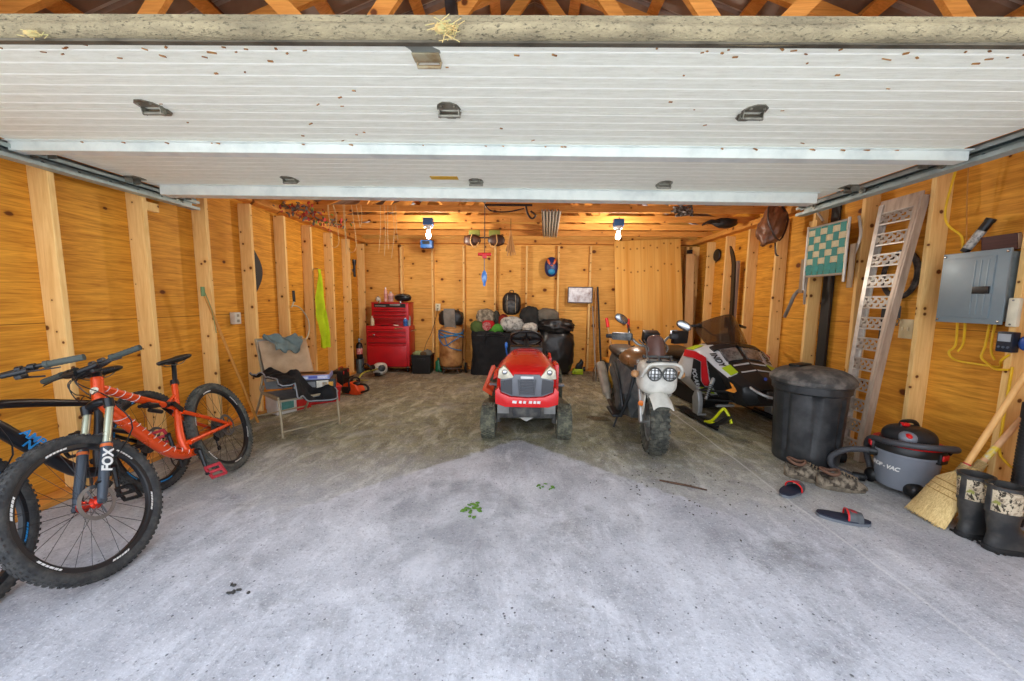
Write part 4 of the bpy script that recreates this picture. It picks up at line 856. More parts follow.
m = MB(); m.prism([(-.06, .1), (.08, .1), (.10, .24), (.06, .30), (.02, .22), (-.02, .2)], -.05, .05, 'xz', bev=.012); m.build('handle', blk, t); MB().lathe([(.02, -.02), (.045, -.02), (.045, .02), (.02, .02)], (.12, 0, .1), (1, 0, 0), 18).build('motor_cap', blk, t)
# hung on the back wall
t = thing('framed_picture', 'silver picture in a thin dark frame hanging on the back wall', 'picture', (1.125, 7.405, 1.52)); MB().box((0, .004, 0), (.45, .012, .28)).build('sheet', M('#b9b4b4', .3, .5, .5, 9, col2='#7d6a66', bump=.5, bscale=14), t, smooth=0)
m = MB()
for a, b_ in (((-.235, .15), (.235, .15)), ((-.235, -.15), (.235, -.15)), ((-.235, -.15), (-.235, .15)), ((.235, -.15), (.235, .15))): m.bar((a[0], -.004, a[1]), (b_[0], -.004, b_[1]), .018, .022, (0, 1, 0))
m.build('frame', M('#4a4040', .5), t, smooth=0)
t = thing('small_helmet', 'small oval blue, orange and black helmet hanging high on the back wall', 'helmet', (.545, 7.37, 2.055)); m = MB(); m.ell((0, 0, 0), (.13, .10, .19), 4, 2.2); m.build('shell', M('#1d2f6a', .4, 0, .5, 9, col2='#0d1020'), t, smooth=80)
m = MB(); m.ell((0, -.03, -.085), (.085, .08, .075), 3); m.build('blue_panel', M('#2b8fc4', .4), t, smooth=80); m = MB()
for sx in (-1, 1): m.ell((sx*.05, -.055, .075), (.028, .045, .08), 3, 2.3, rot=(0, sx*.4, 0))
m.ell((0, -.07, .02), (.05, .035, .022), 3); m.build('orange_panel', M('#d8622a', .4), t, smooth=80)
# wooden sheet goods leaning in the corner
def boards_mat():
    t = NT('beadboard_pine'); v = t.map((6, 6, .3)); n = t.noise(v, 1.2, 4, .6); x = t.sep(t.map(), 0)
    fr_ = t.math('FRACT', t.math('MULTIPLY', x, 8.1)); g = t.ramp(fr_, .0, .05, (1, 1, 1, 1), (0, 0, 0, 1)); fine = t.noise(t.map((30, 30, 1.2)), 2, 5, .7)
    c = t.mix(t.ramp(n, .3, .7), hexc('#f0bd68'), hexc('#d9983f')); c = t.mix(t.math('MULTIPLY', fine, .3), c, hexc('#b4702a')); c = t.mix(t.math('MULTIPLY', g, .55), c, hexc('#a2642a'))
    wn = t.n.new('ShaderNodeTexWhiteNoise'); wn.noise_dimensions = '1D'; t.l.new(t.math('FLOOR', t.math('MULTIPLY', x, 8.1)), wn.inputs['W']); z = t.sep(t.map(), 2)
    for zc, sp_ in ((1.86, .16), (2.28, .1), (.72, .2)):
        dz = t.math('SUBTRACT', z, t.math('ADD', t.math('MULTIPLY', wn.outputs[0], sp_), zc)); dx = t.math('MULTIPLY', t.math('SUBTRACT', fr_, .5), .09)
        k = t.math('MULTIPLY', t.math('ADD', t.math('MULTIPLY', dz, dz), t.math('MULTIPLY', dx, t.math('MULTIPLY', dx, 2.0))), 1000); c = t.mix(t.math('MULTIPLY', t.ramp(k, .12, .4, (1, 1, 1, 1), (0, 0, 0, 1)), .8), c, hexc('#7a3f14'))
    t.bump(t.math('SUBTRACT', 1.0, g), .4, .008); return t.done(c, .6, 0, .25)
bdm = boards_mat()
t = MB().box((0, 0, 1.22), (1.22, .016, 2.44)).build('pine_panel', bdm, None, smooth=0); t.location = (2.40, 6.90, .008); t.rotation_euler = (-.15, -.035, -.06); t.scale = (1, 1, 1.06)
tag(t, 'tall sheet of vertical pine boards leaning in the back right corner', 'wood panel')
t = MB().box((0, 0, .53), (.60, .018, 1.06), bev=.002).build('plywood_offcut', wood('plywood_offcut', '#e3a44c', '#b8762a', (.2, 2, 3), ('x', 'z'), 2.5, ksize=.06, amt=.7), None, smooth=0); t.location = (1.88, 6.76, .004); t.rotation_euler = (-.08, .0, -.04)
tag(t, 'short plywood offcut leaning before the tall pine sheet', 'wood panel')
pale = M('#c99f6c', .65, 0, .3, 5, col2='#a87a48', stretch=(4, 4, .5))
t = MB().box((0, 0, 1.15), (.14, .038, 2.30), bev=.003).build('loose_plank', pale, None, smooth=0); t.location = (3.06, 6.86, .003); t.rotation_euler = (-.11, .0, -.1); tag(t, 'pale plank standing on end right of the tall pine sheet', 'plank')
t = MB().box((0, 0, .8), (.07, .04, 1.6)).build('metal_post', galv, None, smooth=0); t.location = (3.135, 7.02, .003); t.rotation_euler = (-.12, .0, 0); tag(t, 'grey metal post standing in the dark gap of the back right corner', 'post')
t = MB().box((0, 0, 1.2), (.085, .05, 2.4)).build('black_post', M('#151516', .6), None, smooth=0); t.location = (3.19, 7.24, .003); t.rotation_euler = (-.06, .0, 0); tag(t, 'black post standing behind the metal post in the back right corner', 'post')
# long tools by the motorcycle
def pole(label, a, b, r, mat, name='pole', cat='pole', grip=None, glen=.16, extra=None):
    t = thing(name, label, cat, a); d = V(*b)-V(*a); MB().tube([(0, 0, 0), d], r, 10).build('shaft', mat, t)
    if grip: m = MB(); m.tube([d*(1-glen/d.length), d+d.normalized()*.01], r*1.7, 12); m.build('grip', grip, t)
    if extra: extra(t, d)
    return t
ash = M('#b98a56', .6, 0, .3, 8, col2='#8e6236')
pole('thin wooden handle leaning on the wall left of the black pole', (1.42, 7.10, 0), (1.42, 7.40, 1.65), .013, ash)
pole('black pole leaning on the wall behind the motorcycle', (1.52, 7.05, 0), (1.46, 7.40, 1.68), .018, M('#24211f', .6))
def fork_head(t, d):
    m = MB(); 
    for o_ in (-.05, 0, .05): m.tube([(o_*.3, 0, .3), (o_, 0, .2), (o_, 0, .0)], .006, 6)
    m.build('tines', M('#4a4845', .5, .5), t)
pole('grey-brown hand cultivator leaning left of the motorcycle', (1.30, 6.45, 0), (1.37, 7.38, 1.30), .013, M('#8f857a', .6), 'garden_cultivator', 'garden tool', None, .1, fork_head)
redg = M('#d2181c', .4)
def shear(t, d):
    m = MB(); e = d*.12; m.box(e+V(0, 0, .0), (.05, .02, .2), bev=.008); m.build('cutting_jaw', steel, t)
pole('long pale wooden handle with a red grip left of the motorcycle mirror', (1.52, 5.75, 0), (1.40, 6.25, 1.11), .016, ash, 'loppers', 'garden tool', redg, .15, shear)
pole('dark handle with a red grip standing behind the motorcycle handlebar', (1.86, 6.3, 0), (1.86, 6.62, 1.09), .016, blk, 'garden_shears', 'garden tool', redg, .15, shear)
t = thing('black_crate', 'black crate with an orange lid on the floor behind the motorcycle', 'crate', (1.62, 6.60, 0)); MB().box((0, 0, .17), (.36, .34, .34), bev=.015).build('body', blk, t); MB().box((0, 0, .355), (.3, .3, .03), (.12, .08, .1), bev=.005).build('lid', M('#c9862a', .5), t)
t = thing('frame_rack', 'dark frame rack standing beside the motorcycle rear wheel', 'rack', (1.70, 5.9, 0)); m = MB()
for x in (-.1, .1):
    for y in (-.12, .12): m.box((x, y, .35), (.025, .025, .7))
for z in (.1, .4, .68):
    for y in (-.12, .12): m.box((0, y, z), (.2, .02, .025))
    for x in (-.1, .1): m.box((x, 0, z), (.02, .24, .025))
m.build('rack_frame', M('#2e2b26', .6), t, smooth=0); MB().box((0, 0, .55), (.1, .12, .2), bev=.01).build('yellow_tag', M('#c9a43a', .5), t)

# ------------------------------------------------------------------ hanging under the trusses
t0 = None
for i, (x, y, lab) in enumerate(((-1.37, 5.46, 'bare glowing bulb in a blue holder on the left under the trusses'), (1.34, 5.46, 'bare glowing bulb in a blue holder on the right under the trusses'))):
    t = thing('bulb_holder', lab, 'lamp', (x, y, 2.43), group='bare bulbs under the trusses')
    MB().box((0, 0, .08), (.14, .10, .10), bev=.012).build('junction_box', M('#2468a8', .45), t); MB().lathe([(.06, .0), (.06, .03)], n=18).build('base_plate', M('#e0e0dc', .4), t)
    MB().lathe([(.03, -.04), (.035, .0)], n=16).build('socket', M('#e6e4dc', .4), t); MB().lathe([(.002, -.155), (.025, -.148), (.037, -.12), (.035, -.09), (.022, -.06), (.018, -.04)], n=18).build('bulb', emit('#fff2d8', 14), t)
def hang(name, label, cat, loc): return thing(name, label, cat, loc)
t = hang('blue_box', 'small blue plastic box hanging from the trusses left of centre', 'box', (-1.62, 6.35, 2.26)); MB().box((0, 0, .06), (.2, .14, .13), bev=.02).build('body', M('#1b4f88', .5), t); MB().box((0, -.071, .08), (.12, .005, .05)).build('opening', blk, t); MB().tube([(0, 0, .12), (0, 0, .33)], .004, 6).build('wire', steel, t)
t = hang('snowshoe_bindings', 'pair of brown round bindings hanging from the trusses left of the pull cord', 'bindings', (-.62, 6.0, 2.34)); t.scale = (.8, .8, .8)
for sx in (-1, 1):
    m = MB(); m.ell((sx*.24, 0, 0), (.17, .07, .11), 3, 2.3, .1, 3, seed=sx+4); m.build('cup', M('#4a2a18', .5, 0, .4, 9, col2='#1c120c'), t, smooth=70); m = MB(); m.tube([(sx*.24, -.06, .1), (sx*.26, -.09, -.05), (sx*.18, -.08, -.15), (sx*.1, -.04, -.05)], .012, 6, smooth=4); m.build('strap', M('#b98a52', .6), t); MB().box((sx*.2, .02, .14), (.22, .05, .12), bev=.01).build('buckle_plate', M('#77762a', .6), t)
m = MB(); m.tube([(-.1, 0, .05), (.1, 0, .05)], .016, 8); m.tube([(0, 0, .05), (0, 0, .27)], .005, 6); m.build('connector', M('#3a2416', .6), t)
t = hang('pull_cord', 'door pull cord with a red handle hanging at the centre', 'pull cord', (-.33, 3.22, 0)); MB().tube([(0, 0, 2.23), (.0, .01, 1.80)], .004, 6).build('rope', M('#5a4632', .7), t)
m = MB(); m.tube([(-.055, 0, 1.79), (.055, 0, 1.79)], .014, 10); m.box((0, 0, 1.775), (.04, .02, .04), bev=.008); m.build('handle', redg, t)
m = MB(); m.tube([(0, 0, 2.215), (.0, -.02, 2.24), (0, 0, 2.26)], .012, 8); m.box((0, -.02, 2.235), (.07, .05, .03), bev=.005); m.build('bracket', hinge_m, t)
t = hang('blue_lure', 'blue fish-shaped tag hanging below the red pull handle', 'tag', (-.335, 3.25, 1.60)); m = MB(); m.ell((0, 0, 0), (.024, .012, .06), 3, 1.8); m.ell((0, 0, -.06), (.012, .005, .02), 2); m.build('body', M('#1d66b0', .4, 0, .4, 20, col2='#a6bfd8'), t); MB().tube([(0, 0, .055), (.0, 0, .17)], .004, 6).build('clip', steel, t)
t = hang('dried_bundle', 'small tan feather bundle hanging right of the pull cord', 'bundle', (-.19, 5.6, 2.33)); m = MB()
for i in range(26):
    a = rnd.uniform(0, 6.28); m.tube([(0, 0, .1), (.03*math.cos(a), .03*math.sin(a), -.05), (rnd.uniform(.04, .08)*math.cos(a), .06*math.sin(a), rnd.uniform(-.28, -.12))], .006, 4, smooth=2)
m.build('strands', M('#b9854a', .8), t); MB().tube([(0, 0, .1), (0, 0, .26)], .004, 6).build('string', blk, t)
t = hang('clear_corrugated_strip', 'pale corrugated strip laid along the truss bottoms right of centre', 'strip', (.25, 4.9, 0)); m = MB()
m.sheet(lambda u, v: V(-.03+.25*u+.12*v, 0+1.9*v, 2.545+.016*math.sin(u*2*PI*6)-.01*v), 70, 4, .003); m.build('sheet', M('#b9b6ac', .35, .2, .3, 12, col2='#8e8b82'), t, smooth=60)
t = hang('black_hook', 'black iron rod with a ring hanging from the truss beside the pull cord', 'hook', (-.2, 4.7, 0)); m = MB(); m.tube([(-.28, 0, 2.56), (.30, .0, 2.56)], .014, 8); m.tube([(.22, 0, 2.56), (.25, 0, 2.45), (.30, 0, 2.40), (.34, 0, 2.44), (.28, 0, 2.49)], .012, 8, smooth=4); m.tube([(-.28, 0, 2.56), (-.2, 0, 2.49), (.0, 0, 2.48), (.2, 0, 2.52)], .008, 8, smooth=4); m.build('rod', M('#2a1a12', .5, .4), t)
t = hang('string_tangle', 'loops of pale twine hanging from the trusses on the left', 'twine', (-2.33, 4.8, 0)); m = MB()
for i in range(5):
    x = rnd.uniform(-.12, .22); x2 = x+rnd.uniform(-.12, .12); z0 = rnd.uniform(1.95, 2.35); m.tube([(x, 0, 2.58), (x+.02, .02*i, z0+.1), ((x+x2)/2, .03, z0), (x2, .02, z0+.12), (x2, 0, 2.58)], .0035, 5, smooth=4)
m.build('twine_loops', M('#cfae78', .8), t)
t = hang('twine_strand', 'thin pale twine strands hanging left of the left bulb', 'twine', (-1.75, 4.9, 0)); m = MB()
for i in range(5):
    x = -.1+.05*i; m.tube([(x, 0, 2.6), (x+rnd.uniform(-.02, .02), .02, 2.3), (x+rnd.uniform(-.04, .04), .0, rnd.uniform(1.9, 2.2))], .0035, 5, smooth=3)
m.build('twine_loops', M('#cfae78', .8), t)
t = hang('garland', 'red and green leafy garland stuffed in the left eave above the studs', 'garland', (-2.93, 5.1, 2.47)); 
for nm, col, n_ in (('red_leaf', '#b8372a', 70), ('grey_leaf', '#6a6258', 60), ('green_leaf', '#7c8f3a', 16)):
    m = MB()
    for i in range(n_):
        c = V(max(-.12, rnd.gauss(.08, .13)), rnd.uniform(-.55, .65), rnd.gauss(.04, .045)); m.ell(c, (.035, .018, .006), 1, 1.6, rot=(rnd.uniform(0, 3), rnd.uniform(0, 3), rnd.uniform(0, 3)))
    o = m.build(nm, M(col, .7, 0, .3, 20), t); o['kind'] = 'stuff'
m = MB(); m.tube([(.05, -.6, .02), (.12, -.2, .05), (.08, .2, .02), (.14, .66, .05)], .012, 6, smooth=4); m.build('stem', M('#5a4630', .7), t)
t = hang('leather_tack', 'brown leather bag and straps hanging under the plate on the right', 'leather bag', (3.02, 4.75, 2.34)); m = MB(); m.ell((0, 0, .0), (.14, .12, .24), 4, 2.1, .3, 2.4, (0, .35, .2), 21); m.build('pouch', M('#8a5a3c', .45, 0, .4, 7, col2='#3a2218'), t, smooth=70)
m = MB(); m.tube([(-.12, -.1, .2), (-.14, -.16, .0), (.0, -.16, -.2), (.12, -.1, .05), (.08, -.04, .22)], .014, 8, smooth=4, flat=.5); m.tube([(.05, 0, -.15), (.06, -.02, -.33), (.09, -.02, -.36)], .018, 6, smooth=3, flat=.4); m.build('strap', M('#3a231a', .5), t)
t = hang('dark_tackle', 'dark knotted cords lodged between two trusses on the right', 'cords', (2.05, 5.0, 2.55)); m = MB()
for i in range(7): m.tube([(rnd.uniform(-.15, .15), rnd.uniform(-.1, .1), rnd.uniform(-.05, .08)) for _ in range(5)], .012, 6, smooth=4)
m.build('cord_knot', M('#3a2a20', .6, 0, .4, 30, col2='#b3aca0'), t)
t = hang('dark_glove', 'dark glove wedged in the eave on the right above the pine sheet', 'glove', (2.95, 5.7, 2.56)); m = MB(); m.ell((0, 0, 0), (.17, .09, .07), 3, 2.2, .2, 3, seed=31); 
for i in range(4): m.tube([(-.1, -.05+.035*i, .0), (-.24, -.07+.045*i, .02), (-.3, -.07+.045*i, -.02)], [.02, .018, .012], 8, smooth=3)
m.build('glove_body', M('#1f1a17', .6), t, smooth=70)
# ------------------------------------------------------------------ riding mower
mred = M('#d3191b', .25, .05, .1, 5, col2='#a80f12', spec=.7); grey_p = M('#6b6f76', .4, .1, .15, 10); lens = M('#cfc9b2', .15, .1, .3, 25, col2='#8d8876', spec=.8)
tyre_d = M('#4a4c42', .9, 0, .5, 20, col2='#7d7c66', bump=.3)
mw = thing('riding_mower', 'red riding lawn mower with grey grille parked at the centre of the garage', 'lawn mower', (.05, 3.72, 0))
def turf_wheel(name, x, y, R_, w_, hub=.45):
    wt = root(name); wt.parent = mw; wt.location = (x, y, R_)
    m = MB(); h_ = w_/2; m.lathe([(R_*hub, -h_*.8), (R_*.72, -h_), (R_*.93, -h_*.92), (R_*.985, -h_*.6), (R_*.99, 0), (R_*.985, h_*.6), (R_*.93, h_*.92), (R_*.72, h_), (R_*hub, h_*.8)], (0, 0, 0), (1, 0, 0), 40, closed=True)
    n = int(2*PI*R_/.035)
    for i in range(n):
        for k in range(5):
            a = 2*PI*(i+.5*(k % 2))/n; m.box(((k-2)*w_*.18, R_*.99*math.cos(a), R_*.99*math.sin(a)), (w_*.13, .02, .014), (a-PI/2, 0, 0))
    m.build('tyre', tyre_d, wt, smooth=45)
    m = MB(); m.lathe([(.02, -h_*.5), (R_*hub*.6, -h_*.35), (R_*hub*1.02, -h_*.8), (R_*hub*1.02, h_*.8), (R_*hub*.6, h_*.35), (.02, h_*.5)], (0, 0, 0), (1, 0, 0), 28); m.lathe([(.03, -h_*.95), (.03, h_*.95)], (0, 0, 0), (1, 0, 0), 12); m.build('wheel_rim', M('#c9c3b0', .5, 0, .3, 15), wt)
for sx in (-1, 1):
    turf_wheel('front_wheel', sx*.382, 0, .175, .155); turf_wheel('rear_wheel', sx*.37, 1.22, .25, .22)
def hsec(y, wb, wt, zb, zm, zt, n=13):
    """half-open hood section, left foot over the top to right foot"""
    p = [V(-wb, y, zb), V(-wb*1.02, y, (zb+zm)/2), V(-wb, y, zm)]
    for i in range(1, n): a = PI*(1-i/n); p.append(V(wt*(abs(math.cos(a))**.7)*(1 if math.cos(a) > 0 else -1), y-.02*math.sin(a)*(1 if y < -.2 else 0), zm+(zt-zm)*math.sin(a)**.75))
    return p+[V(wb, y, zm), V(wb*1.02, y, (zb+zm)/2), V(wb, y, zb)]
secs = [hsec(-.275, .215, .20, .44, .62, .675), hsec(-.265, .25, .235, .425, .65, .715), hsec(-.23, .275, .265, .415, .68, .75), hsec(-.12, .29, .275, .415, .71, .785), hsec(.1, .29, .262, .42, .73, .815), hsec(.35, .27, .235, .45, .74, .84), hsec(.6, .24, .20, .50, .74, .85), hsec(.63, .225, .18, .52, .74, .84)]
m = MB(); vs = [[m.bm.verts.new(p) for p in s_] for s_ in secs]
for A, B in zip(vs, vs[1:]):
    for j in range(len(A)-1): m.bm.faces.new((A[j], A[j+1], B[j+1], B[j]))
m.bm.faces.new(vs[0]); hood = m.build('hood', mred, mw, smooth=35)
m = MB()                                                       # raised scoop on the hood
for i in range(5): m.box((0, .16+i*.07, .812+i*.009), (.24-.012*i, .018, .014), (.1, 0, 0), bev=.004)
m.build('hood_vent', M('#a8151a', .35), hood)
m = MB(); m.prism([(-.20, .405), (.20, .405), (.295, .435), (.30, .56), (.26, .60), (.245, .54), (.16, .505), (.0, .495), (-.16, .505), (-.245, .54), (-.26, .60), (-.30, .56), (-.295, .435)], -.315, -.22, 'xz', bev=.012); m.build('front_lip', mred, hood)
m = MB(); m.prism([(-.245, .55), (-.15, .51), (0, .50), (.15, .51), (.245, .55), (.25, .665), (.13, .685), (.12, .715), (-.12, .715), (-.13, .685), (-.25, .665)], -.302, -.24, 'xz', bev=.006); gr = m.build('grille', grey_p, mw)
for sx in (-1, 1): m = MB(); m.prism([(sx*.245, .56), (sx*.135, .52), (sx*.14, .675), (sx*.245, .655)], -.306, -.299, 'xz'); m.build('dark_insert', M('#2e3036', .3, 0, .2, 10, spec=.7), gr, smooth=0)
m = MB()
for i in range(9): m.box((0, -.309, .535+i*.016), (.125-.002*i+.02*i/9, .012, .010), bev=.002)
for sx in (-1, 1): m.bar((sx*.068, -.308, .525), (sx*.08, -.308, .67), .012, .014, (0, 1, 0))
m.build('grille_slats', M('#4b4e54', .45), gr)
MB().box((0, -.311, .69), (.12, .006, .022), bev=.002).build('name_plate', M('#dcdcdc', .4), gr)
for sx in (-1, 1):
    m = MB(); m.prism([(sx*.275, .675), (sx*.13, .655), (sx*.125, .69), (sx*.165, .74), (sx*.215, .79), (sx*.265, .755)], -.295, -.19, 'xz', bev=.008); hl = m.build('headlight', lens, mw); 
    m = MB(); m.ell((sx*.21, -.294, .735), (.028, .012, .026), 2); m.build('reflector', chrome, hl)
m = MB()                                                       # white script along the lip
for x, w_ in ((-.115, .045), (-.06, .03), (-.02, .03), (.035, .035), (.075, .03), (.112, .035)):
    m.prism([(x-w_/2, .445), (x+w_/2-.004, .442), (x+w_/2, .468), (x-w_/2+.006, .47)], -.3165, -.314, 'xz')
m.build('white_script', white_p, hood, smooth=0)
blk_f = M('#2d2f31', .5, .1, .3, 12, col2='#77746a')
m = MB(); m.box((0, -.20, .345), (.27, .08, .115), bev=.012); m.box((0, -.245, .395), (.29, .02, .03), bev=.006); m.build('front_bumper', blk_f, mw)
for sx in (-1, 1): m = MB(); m.box((sx*.22, -.15, .35), (.13, .03, .105), bev=.006); m.build('bumper_plate', M('#8c8d8b', .5, .3, .3, 10), mw)
m = MB(); m.prism([(-.12, .285), (.12, .285), (.0, .22)], -.16, -.10, 'xz'); m.build('tow_hitch', M('#a8a8a2', .5, .3), mw, smooth=0)
m = MB(); m.box((0, 0, .24), (.58, .06, .06), bev=.008); 
for sx in (-1, 1): m.tube([(sx*.29, 0, .27), (sx*.29, 0, .16)], .03, 10); m.tube([(sx*.28, 0, .185), (sx*.44, 0, .185)], .016, 8)
m.build('front_axle', blk_f, mw)
m = MB(); m.box((0, .55, .33), (.34, 1.5, .12), bev=.01); m.box((0, .25, .52), (.34, .6, .28), bev=.02); m.build('chassis', blk_f, mw)
m = MB(); m.lathe([(.30, 0), (.48, .01), (.50, .03), (.50, .10), (.44, .14), (.1, .16)], (0, .62, .10), (0, 0, 1), 36, sq=.78); m.build('mower_deck', M('#2f2e2a', .6, .2, .4, 9, col2='#75734f'), mw, smooth=30)
m = MB(); m.prism([(-.39, .31), (-.50, .38), (-.395, .66), (-.36, .67), (-.345, .645), (-.455, .41), (-.38, .36)], .44, .47, 'xz', bev=.004); m.prism([(-.39, .31), (-.50, .38), (-.48, .44), (-.38, .36)], .47, .80, 'xz', bev=.004); m.bar((-.375, .455, .64), (-.375, .80, .56), .03, .02); m.build('discharge_chute', M('#e0501c', .4), mw, smooth=30)
m = MB()
for sx in (-1, 1): m.sheet(lambda u, v: V(sx*(.22+.19*u), .90+.62*v, .46+.075*math.sin(PI*v)-.05*u*u), 8, 16, .012)
m.box((0, 1.2, .60), (.50, .66, .05), bev=.02); m.build('rear_fender', mred, mw)
m = MB(); m.prism([(.45, .40), (.66, .40), (.68, .70), (.62, .80), (.45, .76)], .25, .285, 'yz', bev=.01); m.box((.31, .22, .60), (.05, .3, .30), bev=.02); m.build('side_panel', mred, mw)
m = MB(); m.box((.36, .38, .47), (.13, .09, .022), bev=.008); m.box((-.36, .38, .47), (.1, .09, .022), bev=.008); m.build('foot_rest', grey_p, mw)
m = MB(); m.prism([(.60, .60), (.72, .60), (.80, .80), (.76, .87), (.60, .86)], -.19, .19, 'yz', bev=.015); m.tube([(0, .72, .82), (0, .80, .93)], .028, 12); m.build('dashboard', blk, mw)
m = MB(); ax = V(0, .55, .83).normalized(); m.tube([V(0, .83, .935)+V(1, 0, 0)*.19*math.cos(a)+V(0, .83, -.55).normalized()*.19*math.sin(a) for a in [2*PI*i/40 for i in range(40)]], .0155, 10, closed=True)
m.lathe([(.02, -.03), (.06, -.015), (.06, .012), (.02, .02)], (0, .83, .935), ax, 18)
for a in (0, PI, 1.5*PI): m.bar((0, .83, .935), V(0, .83, .935)+V(1, 0, 0)*.18*math.cos(a)+V(0, .83, -.55).normalized()*.18*math.sin(a), .012, .035, ax)
m.build('steering_wheel', blk_s, mw)
m = MB(); m.box((0, 1.16, .68), (.44, .42, .10), bev=.04, seg=3); m.box((0, 1.40, .82), (.42, .10, .30), (-.2, 0, 0), bev=.045, seg=3); m.build('seat', M('#1d1d1f', .55), mw)
m = MB(); m.tube([(-.22, .72, .70), (-.24, .70, .82), (-.24, .69, .86)], .008, 8); m.ell((-.24, .68, .87), (.02, .02, .04), 2); m.build('control_lever', M('#2f6fc4', .4), mw)
m = MB(); m.tube([(.24, .72, .68), (.25, .70, .78)], .008, 8); m.ell((.25, .70, .79), (.018, .018, .03), 2); m.build('control_lever', blk, mw)

# ------------------------------------------------------------------ motorcycle
mc = thing('motorcycle', 'white-nosed motorcycle with twin round headlights and brown fairings', 'motorcycle', (1.235, 3.40, 0), rz=-.035)
cream = M('#d3d2c8', .35, 0, .3, 8, col2='#9a988c', spec=.6); brownp = M('#8a623c', .3, .1, .2, 6, col2='#54391f', spec=.7); dkg = M('#3c4042', .6, 0, .4, 9, col2='#6e706c')
def fat_wheel(name, y, R_, w_, steer=0):
    wt = root(name); wt.parent = mc; wt.location = (0, y, R_); wt.rotation_euler = (0, 0, steer); h_ = w_/2
    m = MB(); m.lathe([(R_*.58, -h_*.55), (R_*.68, -h_*.85), (R_*.82, -h_), (R_*.93, -h_*.82), (R_*.98, -h_*.4), (R_*.985, 0), (R_*.98, h_*.4), (R_*.93, h_*.82), (R_*.82, h_), (R_*.68, h_*.85), (R_*.58, h_*.55)], (0, 0, 0), (1, 0, 0), 48, closed=True)
    n = 34
    for i in range(n):
        for k, (xx, rr) in enumerate(((-.82, .925), (-.42, .985), (0, .995), (.42, .985), (.82, .925))):
            a = 2*PI*(i+.5*(k % 2))/n; m.box((xx*h_, R_*rr*math.cos(a), R_*rr*math.sin(a)), (h_*.34, .024, .014), (a-PI/2, 0, 0))
    m.build('tyre', M('#33342f', .9, 0, .5, 16, col2='#6b6a5c', bump=.3), wt, smooth=45)
    m = MB(); m.lathe([(R_*.50, -h_*.62), (R_*.60, -h_*.66), (R_*.60, h_*.66), (R_*.50, h_*.62)], (0, 0, 0), (1, 0, 0), 40, closed=True); m.lathe([(.02, -h_*.8), (.06, -h_*.7), (.07, 0), (.06, h_*.7), (.02, h_*.8)], (0, 0, 0), (1, 0, 0), 24)
    for i in range(6): a = i*PI/3; m.bar((0, .05*math.cos(a), .05*math.sin(a)), (0, R_*.53*math.cos(a+.2), R_*.53*math.sin(a+.2)), .04, .035, (1, 0, 0))
    m.build('wheel_rim', M('#7d7f7b', .5, .3, .3, 12), wt); return wt
fat_wheel('front_wheel', 0, .295, .165, -.10); fat_wheel('rear_wheel', 1.34, .29, .18)
m = MB(); m.sheet(lambda u, v: V((-.088+.176*u), -.325*math.cos(.72+v*1.95), .295+(.325-.05*abs(2*u-1)**3)*math.sin(.72+v*1.95)), 10, 18, .01); m.prism([(-.06, .56), (.10, .56), (.10, .34), (.03, .30), (-.02, .40)], -.112, -.1, 'yz', bev=.004); m.prism([(-.06, .56), (.10, .56), (.10, .34), (.03, .30), (-.02, .40)], .1, .112, 'yz', bev=.004); m.build('front_fender', cream, mc, smooth=45)
for sx in (-1, 1):
    m = MB(); m.tube([(sx*.115, .0, .295), (sx*.115, .06, .46)], .026, 12); m.tube([(sx*.115, .05, .44), (sx*.115, .20, .84)], .019, 12); m.tube([(sx*.03, 0, .295), (sx*.13, 0, .295)], .016, 8); fk_ = m.build('fork_leg', M('#a09f9a', .35, .6, .3, 14), mc)
    m = MB(); m.lathe([(.005, 0), (.026, 0), (.026, .01), (.02, .013)], (sx*.125, .0, .47), (sx*.5, -1, 0), 16); m.build('amber_reflector', M('#e0761a', .3), fk_)
m = MB(); m.ell((0, .0, .725), (.165, .14, .155), 4, 3.8); m.build('front_cowl', cream, mc, smooth=60)
m = MB(); m.box((0, -.02, .585), (.25, .11, .05), bev=.01); m.box((0, -.08, .57), (.20, .015, .07), bev=.004); m.build('number_plate_bracket', M('#8f8c82', .5, .2, .5, 22, col2='#4d4a44'), mc)
for sx in (-1, 1):
    hl = MB().lathe([(.01, -.05), (.05, -.05), (.056, -.035), (.058, .0), (.053, .012), (.002, .016)], (sx*.064-.005, -.15, .775), (0, -1, 0), 26).build('headlight', M('#c9cbc9', .2, .5), mc)
    m = MB(); c = V(sx*.064-.005, -.173, .775); m.tube([c+V(.057*math.cos(a), 0, .057*math.sin(a)) for a in [2*PI*i/24 for i in range(24)]], .006, 6, closed=True)
    for o_ in (-.032, 0, .032): L_ = math.sqrt(.057**2-o_*o_); m.tube([c+V(-L_, 0, o_), c+V(L_, 0, o_)], .0035, 5); m.tube([c+V(o_, 0, -L_), c+V(o_, 0, L_)], .0035, 5)
    m.build('headlight_guard', M('#4a4c4a', .5, .3), hl)
    m = MB(); m.ell((sx*.205-.0, -.04, .752), (.035, .04, .035), 3); m.tube([(sx*.15, 0, .76), (sx*.2, -.02, .752)], .01, 8); m.build('turn_signal', M('#b9895c', .3, 0, .2, 30), mc)
m = MB(); m.tube([(-.165, -.11, .74), (-.155, -.185, .815), (-.10, -.205, .868), (.10, -.205, .868), (.155, -.185, .815), (.165, -.11, .74)], .014, 10, smooth=5); m.build('brush_guard', cream, mc)
m = MB()
for x in (-.10, 0, .10): m.tube([(x, -.15, .86), (x, -.03, .90), (x, .09, .90)], .011, 8, smooth=3)
m.tube([(-.13, -.12, .875), (.13, -.12, .875)], .011, 8); m.tube([(-.13, .0, .905), (.13, .0, .905)], .011, 8); m.build('front_rack', dkg, mc)
